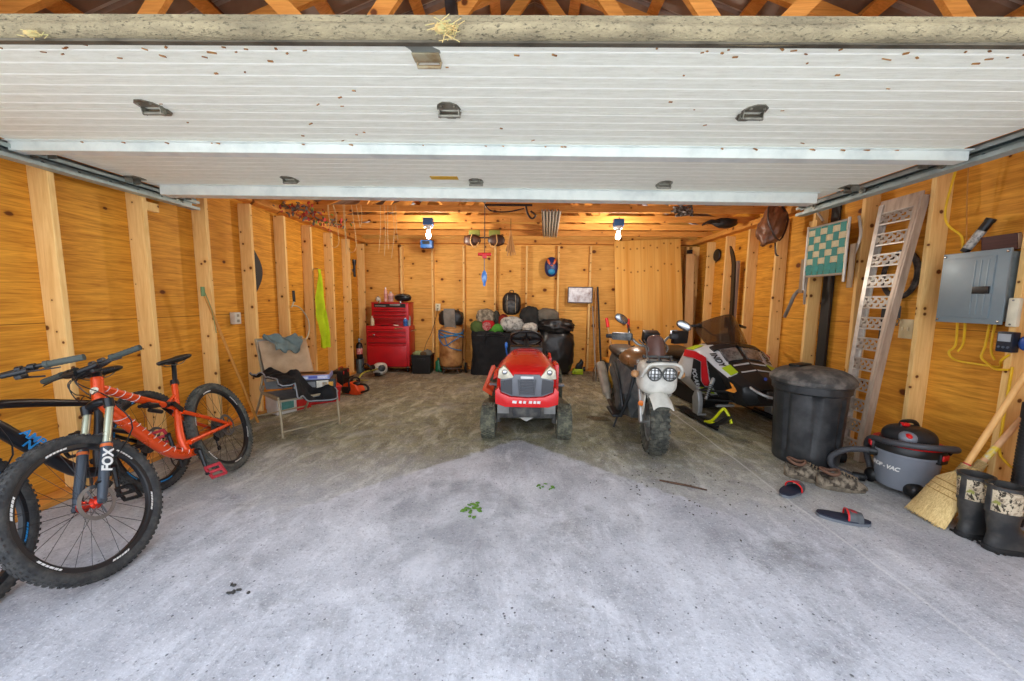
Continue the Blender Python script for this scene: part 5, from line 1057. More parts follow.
m = MB(); m.sheet(lambda u, v: V((-.088+.176*u)*(1-.45*v**4)+.03, .02+.12*v+.2*(2*u-1)**2*.35, .87+.225*math.sin(v*1.5)-.02*(2*u-1)**2), 14, 10, .008); m.build('windscreen', M('#6b504a', .18, .1, .2, 6, spec=.8), mc, smooth=60)
# handlebars and mirrors
m = MB(); m.tube([(-.36, .42, 1.05), (-.2, .30, 1.06), (-.09, .24, .98), (.09, .24, .98), (.2, .30, 1.06), (.36, .42, 1.05)], .0125, 10, smooth=5); m.tube([(0, .20, .84), (0, .24, .98)], .04, 12); m.build('handlebar', M('#8f908c', .4, .6), mc)
for sx in (-1, 1):
    m = MB(); d = V(sx*.16, .12, -.01); e = V(sx*.22, .315, 1.06); m.tube([e, e+d], .022, 12); m.box(e+V(sx*.02, -.02, .01), (.07, .07, .05), bev=.012); m.tube([e+V(0, -.05, 0), e+V(sx*.14, .03, -.005)], .007, 8); m.build('grip', M('#26282a', .6, 0, .3, 20), mc)
m = MB(); m.box((-.27, .24, 1.065), (.20, .06, .075), (0, 0, -.5), bev=.02); m.build('brake_reservoir', M('#303436', .45, 0, .3, 15, col2='#8a8c8a'), mc)
m = MB(); m.box((.02, .30, 1.06), (.15, .10, .11), (.3, 0, 0), bev=.015); m.build('instrument_panel', blk, mc); m = MB(); m.box((.31, .32, 1.06), (.17, .05, .13), (.1, 0, .4), bev=.012); m.build('hand_guard', blk, mc)
for sx, c, st_ in ((-1, V(-.28, .25, 1.235), V(-.19, .29, 1.08)), (1, V(.335, .30, 1.175), V(.22, .30, 1.07))):
    m = MB(); m.tube([st_, st_+V(0, 0, .05), c+V(-sx*.06, 0, -.05)], .007, 8, smooth=4); mr = m.build('mirror_stalk', chrome, mc); m = MB(); m.ell(c, (.075, .022, .042), 3, 2.4, rot=(0, .5, -.3*sx)); m.build('mirror', M('#a9acb0', .15, .9), mr)
m = MB()
for i in range(5): x = -.1+.05*i; m.tube([(x, .26, 1.03), (x+rnd.uniform(-.05, .05), .10+rnd.uniform(0, .06), .97), (x*.6, .12, .86), (x*.4, .2, .78)], .007, 6, smooth=4)
m.build('cable', M('#6b6a66', .5, .2), mc)
# body
m = MB(); m.loft([[(sx*w_, y, z) for sx, z in ((-.6, z0), (-1, (z0+z1)/2), (-.75, z1), (.75, z1), (1, (z0+z1)/2), (.6, z0))] for y, w_, z0, z1 in ((.20, .12, .42, .62), (.34, .20, .22, .72), (.60, .23, .18, .74), (.85, .22, .26, .74), (1.2, .20, .42, .76), (1.55, .12, .58, .74))]); m.build('body_panels', dkg, mc, smooth=25)
m = MB(); m.loft([[(w_*math.cos(a), y, z+h_*math.sin(a)) for a in [2*PI*i/18 for i in range(18)]] for y, w_, z, h_ in ((.34, .06, .80, .05), (.42, .15, .80, .10), (.60, .19, .80, .13), (.80, .17, .77, .10), (.95, .1, .75, .06))]); m.build('tank_cover', brownp, mc, smooth=60)
m = MB(); m.loft([[(w_*(abs(math.cos(a))**.6)*(1 if math.cos(a) > 0 else -1), y, z+h_*math.sin(a)) for a in [2*PI*i/18 for i in range(18)]] for y, w_, z, h_ in ((.86, .1, .76, .03), (.92, .15, .78, .05), (1.2, .165, .78, .06), (1.5, .15, .80, .05), (1.58, .08, .79, .03))]); m.build('seat', M('#241d19', .5), mc, smooth=60)
m = MB()
for sx in (-1, 1):
    m.box((sx*.24, .62, .20), (.09, .34, .03), bev=.01); m.tube([(sx*.2, .36, .30), (sx*.22, .5, .55), (sx*.2, .9, .70)], .016, 8, smooth=4); m.tube([(sx*.22, .38, .22), (sx*.16, .28, .5), (sx*.12, .26, .78)], .018, 8, smooth=4)
m.build('tubular_frame', M('#2a2c2e', .5, .3), mc)
m = MB(); m.box((-.0, .62, .30), (.26, .34, .20), bev=.03); m.lathe([(.02, -.06), (.11, -.05), (.12, .0), (.11, .03)], (-.15, .75, .3), (-1, 0, 0), 22); m.build('engine', M('#54575a', .5, .4, .4, 14, col2='#8d8a80'), mc)
m = MB(); a, b_ = V(-.21, 1.05, .22), V(-.28, 1.32, .62); m.tube([a, a.lerp(b_, .12), a.lerp(b_, .16), b_.lerp(a, .1), b_], [.03, .04, .058, .060, .054], 18); 
for k in (.35, .6): m.tube([a.lerp(b_, k), a.lerp(b_, k+.05)], .063, 18)
m.build('muffler', M('#b4ab9a', .45, .3, .4, 9, col2='#857c6c'), mc); m = MB(); m.tube([(-.1, .55, .22), (-.18, .75, .14), (-.21, 1.05, .22)], .022, 10, smooth=4); m.build('exhaust_pipe', M('#5f5348', .5, .5), mc)
for sx in (-1, 1): m = MB(); m.tube([(sx*.15, 1.34, .29), (sx*.17, 1.12, .64)], .025, 10); m.tube([(sx*.15, 1.32, .32)]+[(sx*.165, 1.14+.02*0, .6)], .04, 12); m.build('rear_shock', M('#d9a23a', .4), mc)
m = MB(); m.tube([(-.13, .74, .24), (-.2, .70, .05), (-.22, .68, .0)], .011, 8); m.build('side_stand', blk, mc)

# ------------------------------------------------------------------ snowmobile
sm = thing('snowmobile', 'grey and black snowmobile with red and lime stripes and a smoked windshield', 'snowmobile', (2.58, 4.475, 0), rz=.10); sm.scale = (.87, .87, .87)
lg = M('#c3c6c9', .32, 0, .12, 6, spec=.6); smb = M('#1b1c1e', .4, 0, .2, 8); sred = M('#d2202a', .35); lime = M('#a6c21c', .4); yel = M('#d9e01c', .4)
#        y     P1 belly      P2 side        P3 shoulder   P4 hood edge   P5 centre
SEC = [(-.62, (.12, .40), (.16, .46), (.16, .52), (.12, .56), (0, .58)),
       (-.55, (.20, .34), (.30, .46), (.30, .57), (.20, .62), (0, .645)),
       (-.36, (.22, .31), (.30, .46), (.36, .66), (.235, .715), (0, .75)),
       (-.14, (.18, .32), (.24, .50), (.41, .76), (.25, .82), (0, .86)),
       (.00, (.22, .30), (.38, .52), (.45, .86), (.27, .94), (0, .98)),
       (.20, (.28, .27), (.52, .53), (.49, .93), (.27, 1.02), (0, 1.06)),
       (.46, (.30, .26), (.585, .52), (.49, .92), (.25, 1.0), (0, 1.04)),
       (.78, (.26, .30), (.50, .50), (.36, .78), (.20, .86), (0, .90))]
def sp(i, t, sx):
    """point on the body: i = fractional section index, t = fractional station (0 belly .. 4 centre)"""
    i = max(0, min(len(SEC)-1.0001, i)); a = int(i); f = i-a; t = max(0, min(3.9999, t)); k = int(t); g = t-k
    def P(s_, k_): y = SEC[s_][0]; x, z = SEC[s_][1+k_]; return V(sx*x, y, z)
    return P(a, k).lerp(P(a, k+1), g).lerp(P(a+1, k).lerp(P(a+1, k+1), g), f)
def strip(name, mat, i0, i1, t0, t1, sx, off=0, par=None, th=.012, nu=14, nv=6, cut=None):
    def fn(u, v):
        i = i0+(i1-i0)*u; a = t0(u) if callable(t0) else t0; b_ = t1(u) if callable(t1) else t1; t = a+(b_-a)*v; p = sp(i, t, sx)
        n = (sp(i+.05, t, sx)-sp(i-.05, t, sx)).cross(sp(i, t+.05, sx)-sp(i, t-.05, sx)); n = n.normalized() if n.length > 1e-8 else V(0, 0, 1)
        c = V(0, p.y, .6); n = n if n.dot(p-c) > 0 else -n
        return p+n*off
    m = MB(); m.sheet(fn, nu, nv, th); return m.build(name, mat, par or sm, smooth=40)
body = MB(); body.loft([[V(sx*SEC[i][1+k][0]*.94, SEC[i][0]+.02, SEC[i][1+k][1]*.985) for sx, k in ((-1, 0), (-1, 1), (-1, 2), (-1, 3), (1, 4), (1, 3), (1, 2), (1, 1), (1, 0))] for i in range(len(SEC))]); body.build('inner_body', smb, sm, smooth=20)
for sx in (-1, 1):
    hp = strip('hood_side_panel', lg, 2.0, 6.0, 1.95, 3.05, sx, .004)
    sd = strip('side_panel', lg, 3.95, 6.95, .12, 2.0, sx, .004)
    strip('red_stripe', sred, 4.02, 4.45, .75, 2.0, sx, .014, sd, .004); strip('red_stripe', sred, 4.02, 6.0, 1.74, 1.98, sx, .014, sd, .004)
    strip('black_stripe', smb, 4.5, 5.05, .3, 1.72, sx, .014, sd, .004); strip('lime_stripe', lime, 4.1, 5.0, .3, .62, sx, .015, sd, .004)
    strip('lime_patch', lime, 5.3, 6.0, 2.02, 2.7, sx, .012, hp, .004)
    strip('lime_patch', lime, 2.05, 2.75, 2.25, 3.0, sx, .012, hp, .004)
    strip('nose_panel', smb, 0, 2.05, .0, 3.0, sx, .004); strip('lower_panel', smb, 2.0, 4.0, .0, 1.9, sx, .004)
    a = strip('hood_vent', M('#b9bcbf', .4), 2.55, 2.66, 3.1, 3.95, sx, .016, None, .006)
    strip('hood_vent', M('#b9bcbf', .4), 1.95, 2.04, 3.15, 3.95, sx, .016, None, .006)
    # lettering on the hood edge and side
    if sx < 0:
        p = sp(3.5, 2.5, sx); d = (sp(3.0, 2.5, sx)-sp(4.0, 2.5, sx)).normalized(); u_ = (sp(3.5, 2.9, sx)-sp(3.5, 2.1, sx)).normalized(); n = d.cross(u_)
        lettering('INDY', .105, frame(p+n*.014 if n.z > 0 else p-n*.014, d, u_), smb, hp, shear=.3, bold=.003)
        p = sp(4.75, 1.05, sx); d = (sp(4.75, .4, sx)-sp(4.75, 1.7, sx)).normalized(); u_ = (sp(4.5, 1.05, sx)-sp(5.0, 1.05, sx)).normalized(); u_ = -u_ if d.cross(u_).x > 0 else u_
        lettering('POLARIS', .085, frame(p+d.cross(u_)*.024, d, u_), lg, sd, shear=.2, bold=.002)
    else:
        p = sp(3.6, 2.5, sx); d = (sp(4.2, 2.5, sx)-sp(3.2, 2.5, sx)).normalized(); u_ = (sp(3.75, 2.9, sx)-sp(3.75, 2.1, sx)).normalized(); n = d.cross(u_)
        lettering('INDY', .105, frame(p+n*.014, d, u_), smb, hp, shear=.3, bold=.003)
    strip('hood', smb, 0, 6.0, 3.0, 4.0, sx, .006)
for sx in (-1, 1):
    hl = strip('headlight', M('#9fa3a6', .12, .6, .5, 14, col2='#2a2c30', spec=.9), 3.05, 4.2, 3.02, 3.88, sx, .02, None, .02)
    strip('headlight_brow', smb, 4.2, 4.7, 2.7, 3.98, sx, .03, hl, .03)
arrow = MB(); p = sp(1.7, 1.45, -1); n = V(-.75, -.6, .15).normalized(); d = V(.6, -.75, .1).normalized(); X = frame(p+n*.012, d, n.cross(d)); t2 = bmesh.new()
arrow.prism([(-.10, -.035), (-.02, .0), (-.05, .075), (.065, -.005), (.0, -.06)], 0, .004, 'xy'); arrow.xf(X); arrow.build('orange_arrow', M('#e08a1a', .4), sm, smooth=0)
m = MB(); m.lathe([(.002, 0), (.03, 0), (.03, .004), (.002, .006)], sp(1.2, 3.99, 1)+V(0, -.01, .008), (0, -.6, .8), 18, sq=.6); m.build('blue_badge', M('#2450b8', .4), sm)
m = MB(); m.tube([(-.22, -.50, .60), (-.20, -.66, .545), (-.09, -.76, .50), (.09, -.76, .50), (.20, -.66, .545), (.22, -.50, .60)], .017, 10, smooth=5); m.build('front_bumper', M('#b9bbbb', .35, .4), sm)
m = MB(); m.box((0, -.67, .50), (.16, .03, .10), bev=.01)
for i in range(4): m.box((0, -.688, .465+.024*i), (.14, .01, .01))
m.build('intake_grille', M('#3a3c3e', .5), sm)
def shield(u, v):
    a = (u-.5)*2; y = .06+.20*v+.30*abs(a)**1.6*(.5+.5*v); z = 1.03+.42*v-.13*abs(a)**2*v-.05*abs(a); return V(a*(.30+.10*v-.16*max(0, v-.6)), y, z)
m = MB(); m.sheet(shield, 26, 12, .005); m.build('windshield', glass('#4a3628', .62), sm, smooth=70)
m = MB(); m.tube([(-.50, .60, 1.24), (-.30, .48, 1.27), (-.1, .46, 1.14), (.1, .46, 1.14), (.30, .48, 1.27), (.50, .60, 1.24)], .0125, 10, smooth=5); m.tube([(0, .40, .92), (0, .46, 1.15)], .035, 10); hb = m.build('handlebar', blk, sm)
for sx in (-1, 1): m = MB(); m.tube([(sx*.34, .505, 1.265), (sx*.51, .608, 1.238)], .02, 12); m.box((sx*.30, .47, 1.27), (.06, .06, .05), bev=.012); m.tube([(sx*.30, .42, 1.27), (sx*.46, .52, 1.24)], .008, 8); m.build('grip', blk, hb)
m = MB(); m.box((0, .30, 1.10), (.22, .10, .12), (-.4, 0, 0), bev=.02); m.build('gauge_pod', smb, sm)
m = MB(); m.loft([[(w_*(abs(math.cos(a))**.6)*(1 if math.cos(a) > 0 else -1), y, z+h_*math.sin(a)) for a in [2*PI*i/20 for i in range(20)]] for y, w_, z, h_ in ((.72, .16, .72, .10), (.85, .20, .74, .15), (1.1, .18, .74, .12), (1.4, .19, .72, .10), (1.75, .20, .72, .11), (1.85, .17, .71, .08))]); m.build('seat', M('#2e241c', .45, 0, .3, 8), sm, smooth=60)
m = MB(); m.prism([(.4, .34), (2.15, .46), (2.15, .62), (.8, .62), (.4, .56)], -.19, .19, 'yz', bev=.01); m.box((-.27, 1.1, .33), (.16, .9, .02)); m.box((.27, 1.1, .33), (.16, .9, .02)); m.build('tunnel', M('#26282a', .5, .2), sm, smooth=20)
m = MB(); oval = []
for i in range(16): a = PI/2+PI*i/15; oval.append((.55+.18*math.cos(a), .20+.18*math.sin(a)))
for i in range(16): a = -PI/2+PI*i/15; oval.append((2.0+.18*math.cos(a), .20+.18*math.sin(a)))
m.prism(oval, -.19, .19, 'yz')
for i in range(24): m.box((0, .55+i*.063, .012), (.36, .012, .022)); m.box((0, .55+i*.063, .385), (.36, .012, .02))
m.build('track', M('#1d1d1e', .8), sm, smooth=20)
silv = M('#a9adae', .4, .5, .2, 10)
for sx in (-1, 1):
    sk = root('ski'); sk.parent = sm; sk.location = (sx*.53, -.08, 0); sk.rotation_euler = (0, 0, 0)
    m = MB(); m.sheet(lambda u, v: V((-.075+.15*v)*(1-.5*max(0, u-.85)/.15), .56-1.15*u, .035+.20*max(0, (u-.72)/.28)**1.7+.01*abs(2*v-1)), 30, 6, .018)
    m.box((0, .0, .06), (.05, .75, .05), bev=.012); m.box((0, .02, .012), (.02, .8, .022)); m.build('ski_blade', smb, sk, smooth=30)
    m = MB(); m.tube([(-.055, -.22, .06), (-.055, -.36, .14), (-.02, -.47, .30), (.02, -.47, .30), (.055, -.52, .20), (.055, -.55, .15)] if sx < 0 else [(-.055, -.22, .06), (-.02, -.47, .30), (.02, -.47, .30), (.055, -.55, .15)], .017, 10, smooth=4); m.tube([(-.055, -.20, .06), (-.055, -.38, .10)], .02, 8); m.build('ski_loop', yel, sk)
    m = MB(); m.prism([(-.06, .08), (.07, .08), (.10, .30), (.05, .40), (-.02, .40), (-.06, .28)], sx*.53-.035, sx*.53+.035, 'yz', bev=.015); m.tube([(sx*.47, -.1, .10), (sx*.59, -.1, .10)], .014, 8); m.build('spindle', silv, sm)
    m = MB()
    for y0, y1, z in ((-.30, .02, .28), (.16, .04, .28), (-.26, .02, .40), (.14, .04, .40)): m.tube([(sx*.20, y0, z+.05), (sx*.50, y1, z)], .014, 8)
    m.tube([(sx*.18, -.05, .36), (sx*.50, -.05, .33)], .010, 8); m.build('control_arm', smb, sm)
    m = MB(); a, b_ = V(sx*.50, -.12, .32), V(sx*.33, -.02, .62); m.tube([a, a.lerp(b_, .5)], .018, 12); m.tube([a.lerp(b_, .45), b_], .026, 14); shk = m.build('shock', silv, sm); m = MB(); d = b_-a; m.tube([a.lerp(b_, .1+.55*i/60)+(V(0, 1, 0)*math.cos(i*.75)+d.normalized().cross(V(0, 1, 0))*math.sin(i*.75))*.032 for i in range(61)], .005, 5); m.build('spring', smb, shk)
    m = MB(); m.box((sx*.28, -.2, .25), (.24, .05, .03), bev=.006); m.build('chassis_rail', silv, sm)
# wood under the right ski
t = MB().box((0, 0, .045), (.5, .12, .09), bev=.003).build('wood_block', stud_m, None, smooth=0); t.location = (3.02, 5.05, 0); tag(t, 'short piece of lumber on the floor behind the snowmobile nose at the right wall', 'lumber')
# ------------------------------------------------------------------ right wall and the things before it
# rubbish bin
bn = thing('rubbish_bin', 'tall black plastic rubbish bin with a domed lid before the ramp', 'rubbish bin', (2.575, 3.33, 0), rz=.3); bn.scale = (.9, .9, 1.0)
binm = M('#26282a', .42, 0, .35, 7, col2='#4a4b4b', spec=.5, bump=.15); lidm = M('#3c3b39', .6, 0, .6, 9, col2='#77716a', bump=.2)
def ribbed(r, z, k=.012, n=96): return [V((r-k*(1 if (i % 12) < 2 else 0))*math.cos(2*PI*i/n), (r-k*(1 if (i % 12) < 2 else 0))*math.sin(2*PI*i/n), z) for i in range(n)]
m = MB(); m.loft([ribbed(.262, 0, 0), ribbed(.268, .012, 0), ribbed(.275, .10, 0), ribbed(.277, .13, .02), ribbed(.298, .60, .02), ribbed(.30, .63, 0), ribbed(.318, .645, 0), ribbed(.322, .70, 0), ribbed(.33, .705, 0), ribbed(.33, .73, 0)]); m.build('bin_body', binm, bn, smooth=40)
m = MB(); m.lathe([(.325, .722), (.345, .722), (.347, .75), (.335, .765), (.325, .775), (.30, .80), (.25, .825), (.15, .845), (.001, .85)], n=56); m.tube([(.325*math.cos(a), .325*math.sin(a), .715) for a in [2*PI*i/48 for i in range(48)]], .008, 6, closed=True); ld = m.build('lid', lidm, bn, smooth=35)
m = MB(); m.box((-.03, .10, .852), (.24, .10, .022), (0, 0, .2), bev=.009); m.build('lid_handle', blk, ld)
for a in (-.55, -1.75):
    m = MB(); c = V(.30*math.cos(a), .30*math.sin(a), .06); m.lathe([(.015, -.03), (.058, -.03), (.062, 0), (.058, .03), (.015, .03)], c, (-math.sin(a), math.cos(a), 0) if a < -1 else (math.cos(a), math.sin(a), 0), 22)
    if a > -1: m.build('bin_wheel', blk, bn)
    else: m.bm.free()
# punched aluminium loading ramp
rp = thing('loading_ramp', 'aluminium loading ramp with punched rungs leaning on the right wall', 'ramp', (0, 0, 0))
alum = M('#b7a592', .45, .25, .35, 7, col2='#8a7868', stretch=(4, 4, .6)); alum_l = M('#c9c4bb', .4, .4, .3, 12, col2='#8d8880')
def rc(t, y): # along the ramp: t 0 foot .. 1 top, slightly arched into the room
    return V(3.035+.215*t-.05*math.sin(PI*t)*.6, y, .005+2.285*t)
def lerp(a, b_, t): return a+(b_-a)*t
for side, y0, y1, w_ in ((0, 3.285, 3.225, .03), (1, 3.475, 3.572, .03)):
    m = MB(); R_ = []
    for i in range(17):
        t = i/16; p = rc(t, lerp(y0, y1, t)); R_.append([p+V(-.03, -w_/2, 0), p+V(-.03, w_/2, 0), p+V(.03, w_/2, 0), p+V(.03, -w_/2, 0)])
    m.loft(R_); 
    for dx in (-.03, .027):
        R2 = []
        for i in range(17):
            t = i/16; p = rc(t, lerp(y0, y1, t)); s_ = 1 if side == 0 else -1; R2.append([p+V(dx-.004, 0, 0), p+V(dx+.004, 0, 0), p+V(dx+.004, s_*.03, 0), p+V(dx-.004, s_*.03, 0)])
        m.loft(R2)
    m.build('side_rail', alum if side == 0 else alum_l, rp, smooth=20)
for k in range(12):
    t = .03+k*.081; ya, yb = lerp(3.285, 3.225, t)+.01, lerp(3.475, 3.572, t)-.01; p0 = rc(t, 0); p1 = rc(t+.045, 0); m = MB(); d = (p1-p0)
    n_ = 5; ww = (yb-ya); N = 17; Mv = 9                      # plate with two rows of round-ish punched holes
    hole = set()
    for r_, off in ((1, 0), (4, 1), (7, 0)):
        for c in range(2, N-1, 4): 
            cc = c+(2 if off else 0)
            if cc < N-1: hole |= {(cc, r_), (cc, r_+1 if r_ < 7 else r_-1), (cc+(1 if cc+1 < N-1 else -1), r_)}
    tb = bmesh.new(); g = [[tb.verts.new((p0.x+d.x*j/Mv-.03, ya+ww*i/N, p0.z+d.z*j/Mv)) for j in range(Mv+1)] for i in range(N+1)]
    for i in range(N):
        for j in range(Mv):
            if (i, j) not in hole: tb.faces.new((g[i][j], g[i+1][j], g[i+1][j+1], g[i][j+1]))
    bmesh.ops.solidify(tb, geom=tb.faces[:], thickness=.006); m.merge(tb)
    for z_ in (p0, p1): m.box((z_.x-.015, (ya+yb)/2, z_.z), (.03, ww, .006))
    m.build('punched_rung', alum_l, rp, smooth=0)
m = MB(); a = rc(.965, 0); m.box((a.x-.01, 3.40, a.z+.045), (.015, .36, .14), (0, .09, 0), bev=.003); m.build('top_plate_lip', alum, rp, smooth=0)
# things behind the ramp
t = thing('rubber_ring', 'black rubber ring hanging on the wall behind the ramp', 'rubber ring', (3.375, 3.475, 1.67)); m = MB(); m.tube([(.0, .155*math.cos(a), .205*math.sin(a)) for a in [2*PI*i/40 for i in range(40)]], .018, 12, closed=True); m.tube([(-.006, .15*math.cos(a)+.01, .20*math.sin(a)-.005) for a in [2*PI*i/40 for i in range(40)]], .014, 10, closed=True); m.build('ring', M('#2a2826', .7, 0, .4, 14, col2='#7a7066'), t); MB().tube([(.02, 0, .19), (-.03, 0, .19), (-.035, 0, .21)], .006, 6).build('nail', steel, t)
t = thing('key_strap', 'grey strap with a steel clip hanging below the black rubber ring', 'strap', (3.375, 3.45, 1.29)); m = MB(); m.tube([(0, 0, .20), (-.005, .0, .10)], .008, 6); m.box((-.005, 0, .045), (.018, .035, .11), bev=.005); m.build('strap_body', M('#4d5054', .6), t); m = MB(); m.tube([(-.005, 0, -.01), (-.005, .018, -.03), (-.005, 0, -.075), (-.005, -.018, -.03)], .005, 6, closed=True); m.build('clip', steel, t)
t = MB().box((0, 0, .27), (.02, .05, .52), bev=.003).build('black_strip', M('#1d1d1e', .6), None, smooth=0); t.location = (3.375, 3.58, .86); tag(t, 'short black strip nailed upright behind the ramp', 'strip')
t = MB().box((0, 0, .99), (.03, .12, 1.98), bev=.003).build('black_plank', M('#191817', .6, 0, .2, 5), None, smooth=0); t.location = (3.36, 4.24, .042); tag(t, 'tall black plank standing between studs behind the webbed chair', 'plank')
t = MB().box((0, 0, .1), (.02, .11, .2), bev=.003).build('black_block', M('#1b1a19', .6), None, smooth=0); t.location = (3.375, 4.25, 2.255); tag(t, 'black block on the wall above the webbed chair', 'block')
t = thing('light_switch', 'cream switch plate on the right wall between ramp and breaker panel', 'light switch', (3.392, 3.385, 1.19)); MB().box((0, 0, 0), (.012, .12, .17), bev=.004).build('plate', M('#d8c79a', .45), t); m = MB()
for y in (-.025, .025): m.box((-.008, y, 0), (.01, .012, .03), bev=.002)
m.build('toggle', M('#e8dcb8', .4), t)
# webbed lawn chair hung flat
lc = thing('webbed_lawn_chair', 'folded lawn chair with green and cream webbing hanging on the right wall', 'chair', (3.15, 4.06, 0)); 
for i in range(6):
    y = .20-.08*i; m = MB(); m.sheet(lambda u, v: V(0, y-.036+.072*u, 1.70+.52*v), 2, 6, .003); m.build('upright_webbing', M('#1f7f78' if i % 2 == 0 else '#2c8a80', .6, 0, .2, 60, bump=.2), lc, smooth=40)
for i in range(6):
    z = 2.16-.076*i; m = MB(); m.sheet(lambda u, v: V(-.0015-.009*math.cos(PI*((.24-(.245-.49*u))/.08-.5)+PI*i), .245-.49*u, z-.033+.062*v), 60, 2, .003); m.build('cross_webbing', M('#cbbf98' if i < 5 else '#2c8a80', .6, 0, .2, 60, bump=.2), lc, smooth=40)
fa = M('#bdb6aa', .4, .5, .2, 14)
m = MB()
for y in (-.26, .26): m.tube([(.0, y, 1.55 if y > 0 else 1.62), (0, y, 2.24)], .013, 10)
m.tube([(.0, -.26, 1.70), (.0, .26, 1.70)], .012, 8); m.tube([(.0, -.26, 2.22), (0, .26, 2.22)], .012, 8); m.build('frame_tube', fa, lc)
for pp in ([(.06, .27, 2.0), (.06, .30, 1.7), (.03, .27, 1.53), (.08, .33, 1.40)], [(.05, -.30, 2.24), (.05, -.34, 2.05), (.05, -.28, 1.85)], [(.1, .20, 2.3), (.08, .30, 2.45)]): MB().tube(pp, .012, 8, smooth=4).build('folded_leg', fa, lc)
for y, z0, z1 in ((-.31, 1.56, 1.98), (.32, 1.52, 1.9)): m = MB(); m.box((.02, y, (z0+z1)/2), (.02, .055, z1-z0), (.0, 0, 0), bev=.008); m.build('wooden_arm', M('#9a8266', .6, 0, .3, 8), lc)
t = thing('hose_offcut', 'short grey curved hose hooked beside the webbed chair', 'hose', (3.21, 4.56, 0)); m = MB(); m.tube([(.1, -.08, 1.62), (.02, -.02, 1.52), (0, .03, 1.38), (.02, .13, 1.24)], .02, 10, smooth=5); m.build('hose_body', M('#77736c', .5, .2), t)
t = thing('ski', 'tall black ski standing on end by the studs behind the snowmobile', 'ski', (3.12, 5.72, 0)); m = MB(); R_ = []
for i in range(25):
    k = i/24; z = .0+2.25*k; x = .03*math.sin(k*PI)+.0; y = .05*max(0, (k-.86)/.14)**1.6*2.2; w_ = .045-.008*math.sin(k*PI) if k < .93 else .045*(1-((k-.93)/.07)**2*.7); th_ = .008+.008*math.sin(k*PI)
    R_.append([V(x-th_, y-w_, z), V(x+th_, y-w_, z), V(x+th_, y+w_, z), V(x-th_, y+w_, z)])
m.loft(R_); m.build('ski_body', M('#191a1b', .35, 0, .2, 6), t, smooth=30); m = MB(); m.box((-.03, 0, 1.1), (.05, .07, .16), bev=.01); m.box((-.03, 0, .86), (.05, .07, .08), bev=.01); m.build('binding', blk_s, t)
t = MB().box((0, 0, 1.0), (.038, .10, 2.0), bev=.003).build('grey_weathered_plank', M('#9a8478', .7, 0, .4, 5, col2='#74604f', stretch=(4, 4, .4)), None, smooth=0); t.location = (3.30, 5.94, .043); t.rotation_euler = (0, 0, 0); tag(t, 'weathered grey plank standing against a stud left of the ski', 'plank')
t = thing('black_wall_knob', 'black round disc hung high on the right wall near the pine sheet', 'disc', (3.385, 6.70, 2.22)); m = MB(); m.lathe([(.02, 0), (.10, .0), (.11, .02), (.10, .035), (.03, .04)], (0, 0, 0), (-1, 0, 0), 24); m.build('disc_body', M('#151515', .5), t)
# breaker panel with its cables
bp_ = thing('breaker_panel', 'grey steel breaker panel between studs on the right wall', 'electrical panel', (3.22, 2.795, 1.53)); gp = M('#7c8a90', .38, .15, .12, 8, col2='#65737a')
MB().box((.065, 0, 0), (.12, .36, .47), bev=.003).build('housing', M('#8d9797', .45, .4, .3, 24, col2='#717b7b'), bp_, smooth=0)
m = MB(); m.box((0, 0, 0), (.014, .40, .51), bev=.004); m.build('cover', gp, bp_)
m = MB(); m.box((-.010, .025, 0), (.010, .31, .43), bev=.004); dr_ = m.build('door', gp, bp_)
m = MB()
for y in (-.055, -.095, -.02): m.box((-.0165, y, .0), (.006, .008, .38), bev=.002)
m.build('door_rib', M('#869499', .4, .1), dr_)
MB().box((-.022, -.075, -.02), (.012, .095, .05), bev=.003).build('latch', blk, dr_)
for y in (-.185, .185):
    for z in (-.235, .235): MB().lathe([(.003, 0), (.009, 0), (.009, .004), (.004, .006)], (-.007, y, z), (-1, 0, 0), 10).build('screw', chrome, bp_)
t = thing('sealant_tube', 'black tube with a pale label propped on top of the breaker panel', 'tube', (3.30, 2.94, 1.80)); a = V(0, 0, 0); b_ = V(.03, -.10, .20); m = MB(); m.tube([a, b_], .026, 16); m.tube([b_, b_+(b_-a)*.1], .029, 16); m.build('tube_body', blk, t); m = MB(); m.tube([a.lerp(b_, .12), a.lerp(b_, .72)], .0268, 16); m.build('label_band', M('#b7b3aa', .5, 0, .5, 60, col2='#4a4a4a'), t)
t = thing('brown_book', 'dark red-brown book leaning on top of the breaker panel', 'book', (3.335, 2.76, 1.785)); m = MB(); m.box((0, 0, .055), (.03, .20, .11), (0, -.15, 0), bev=.003); m.build('book_cover', M('#4a1f1d', .5, 0, .4, 20, col2='#2a100f', stretch=(1, .2, 3)), t, smooth=0); m = MB(); m.box((0, -.102, .055), (.022, .004, .10), (0, -.15, 0)); m.build('pages', M('#b9a892', .7), t, smooth=0)
ylw = M('#e3b51c', .45)
t = thing('yellow_cable', 'yellow cables stapled to the wall above and below the breaker panel', 'cable', (0, 0, 0)); 
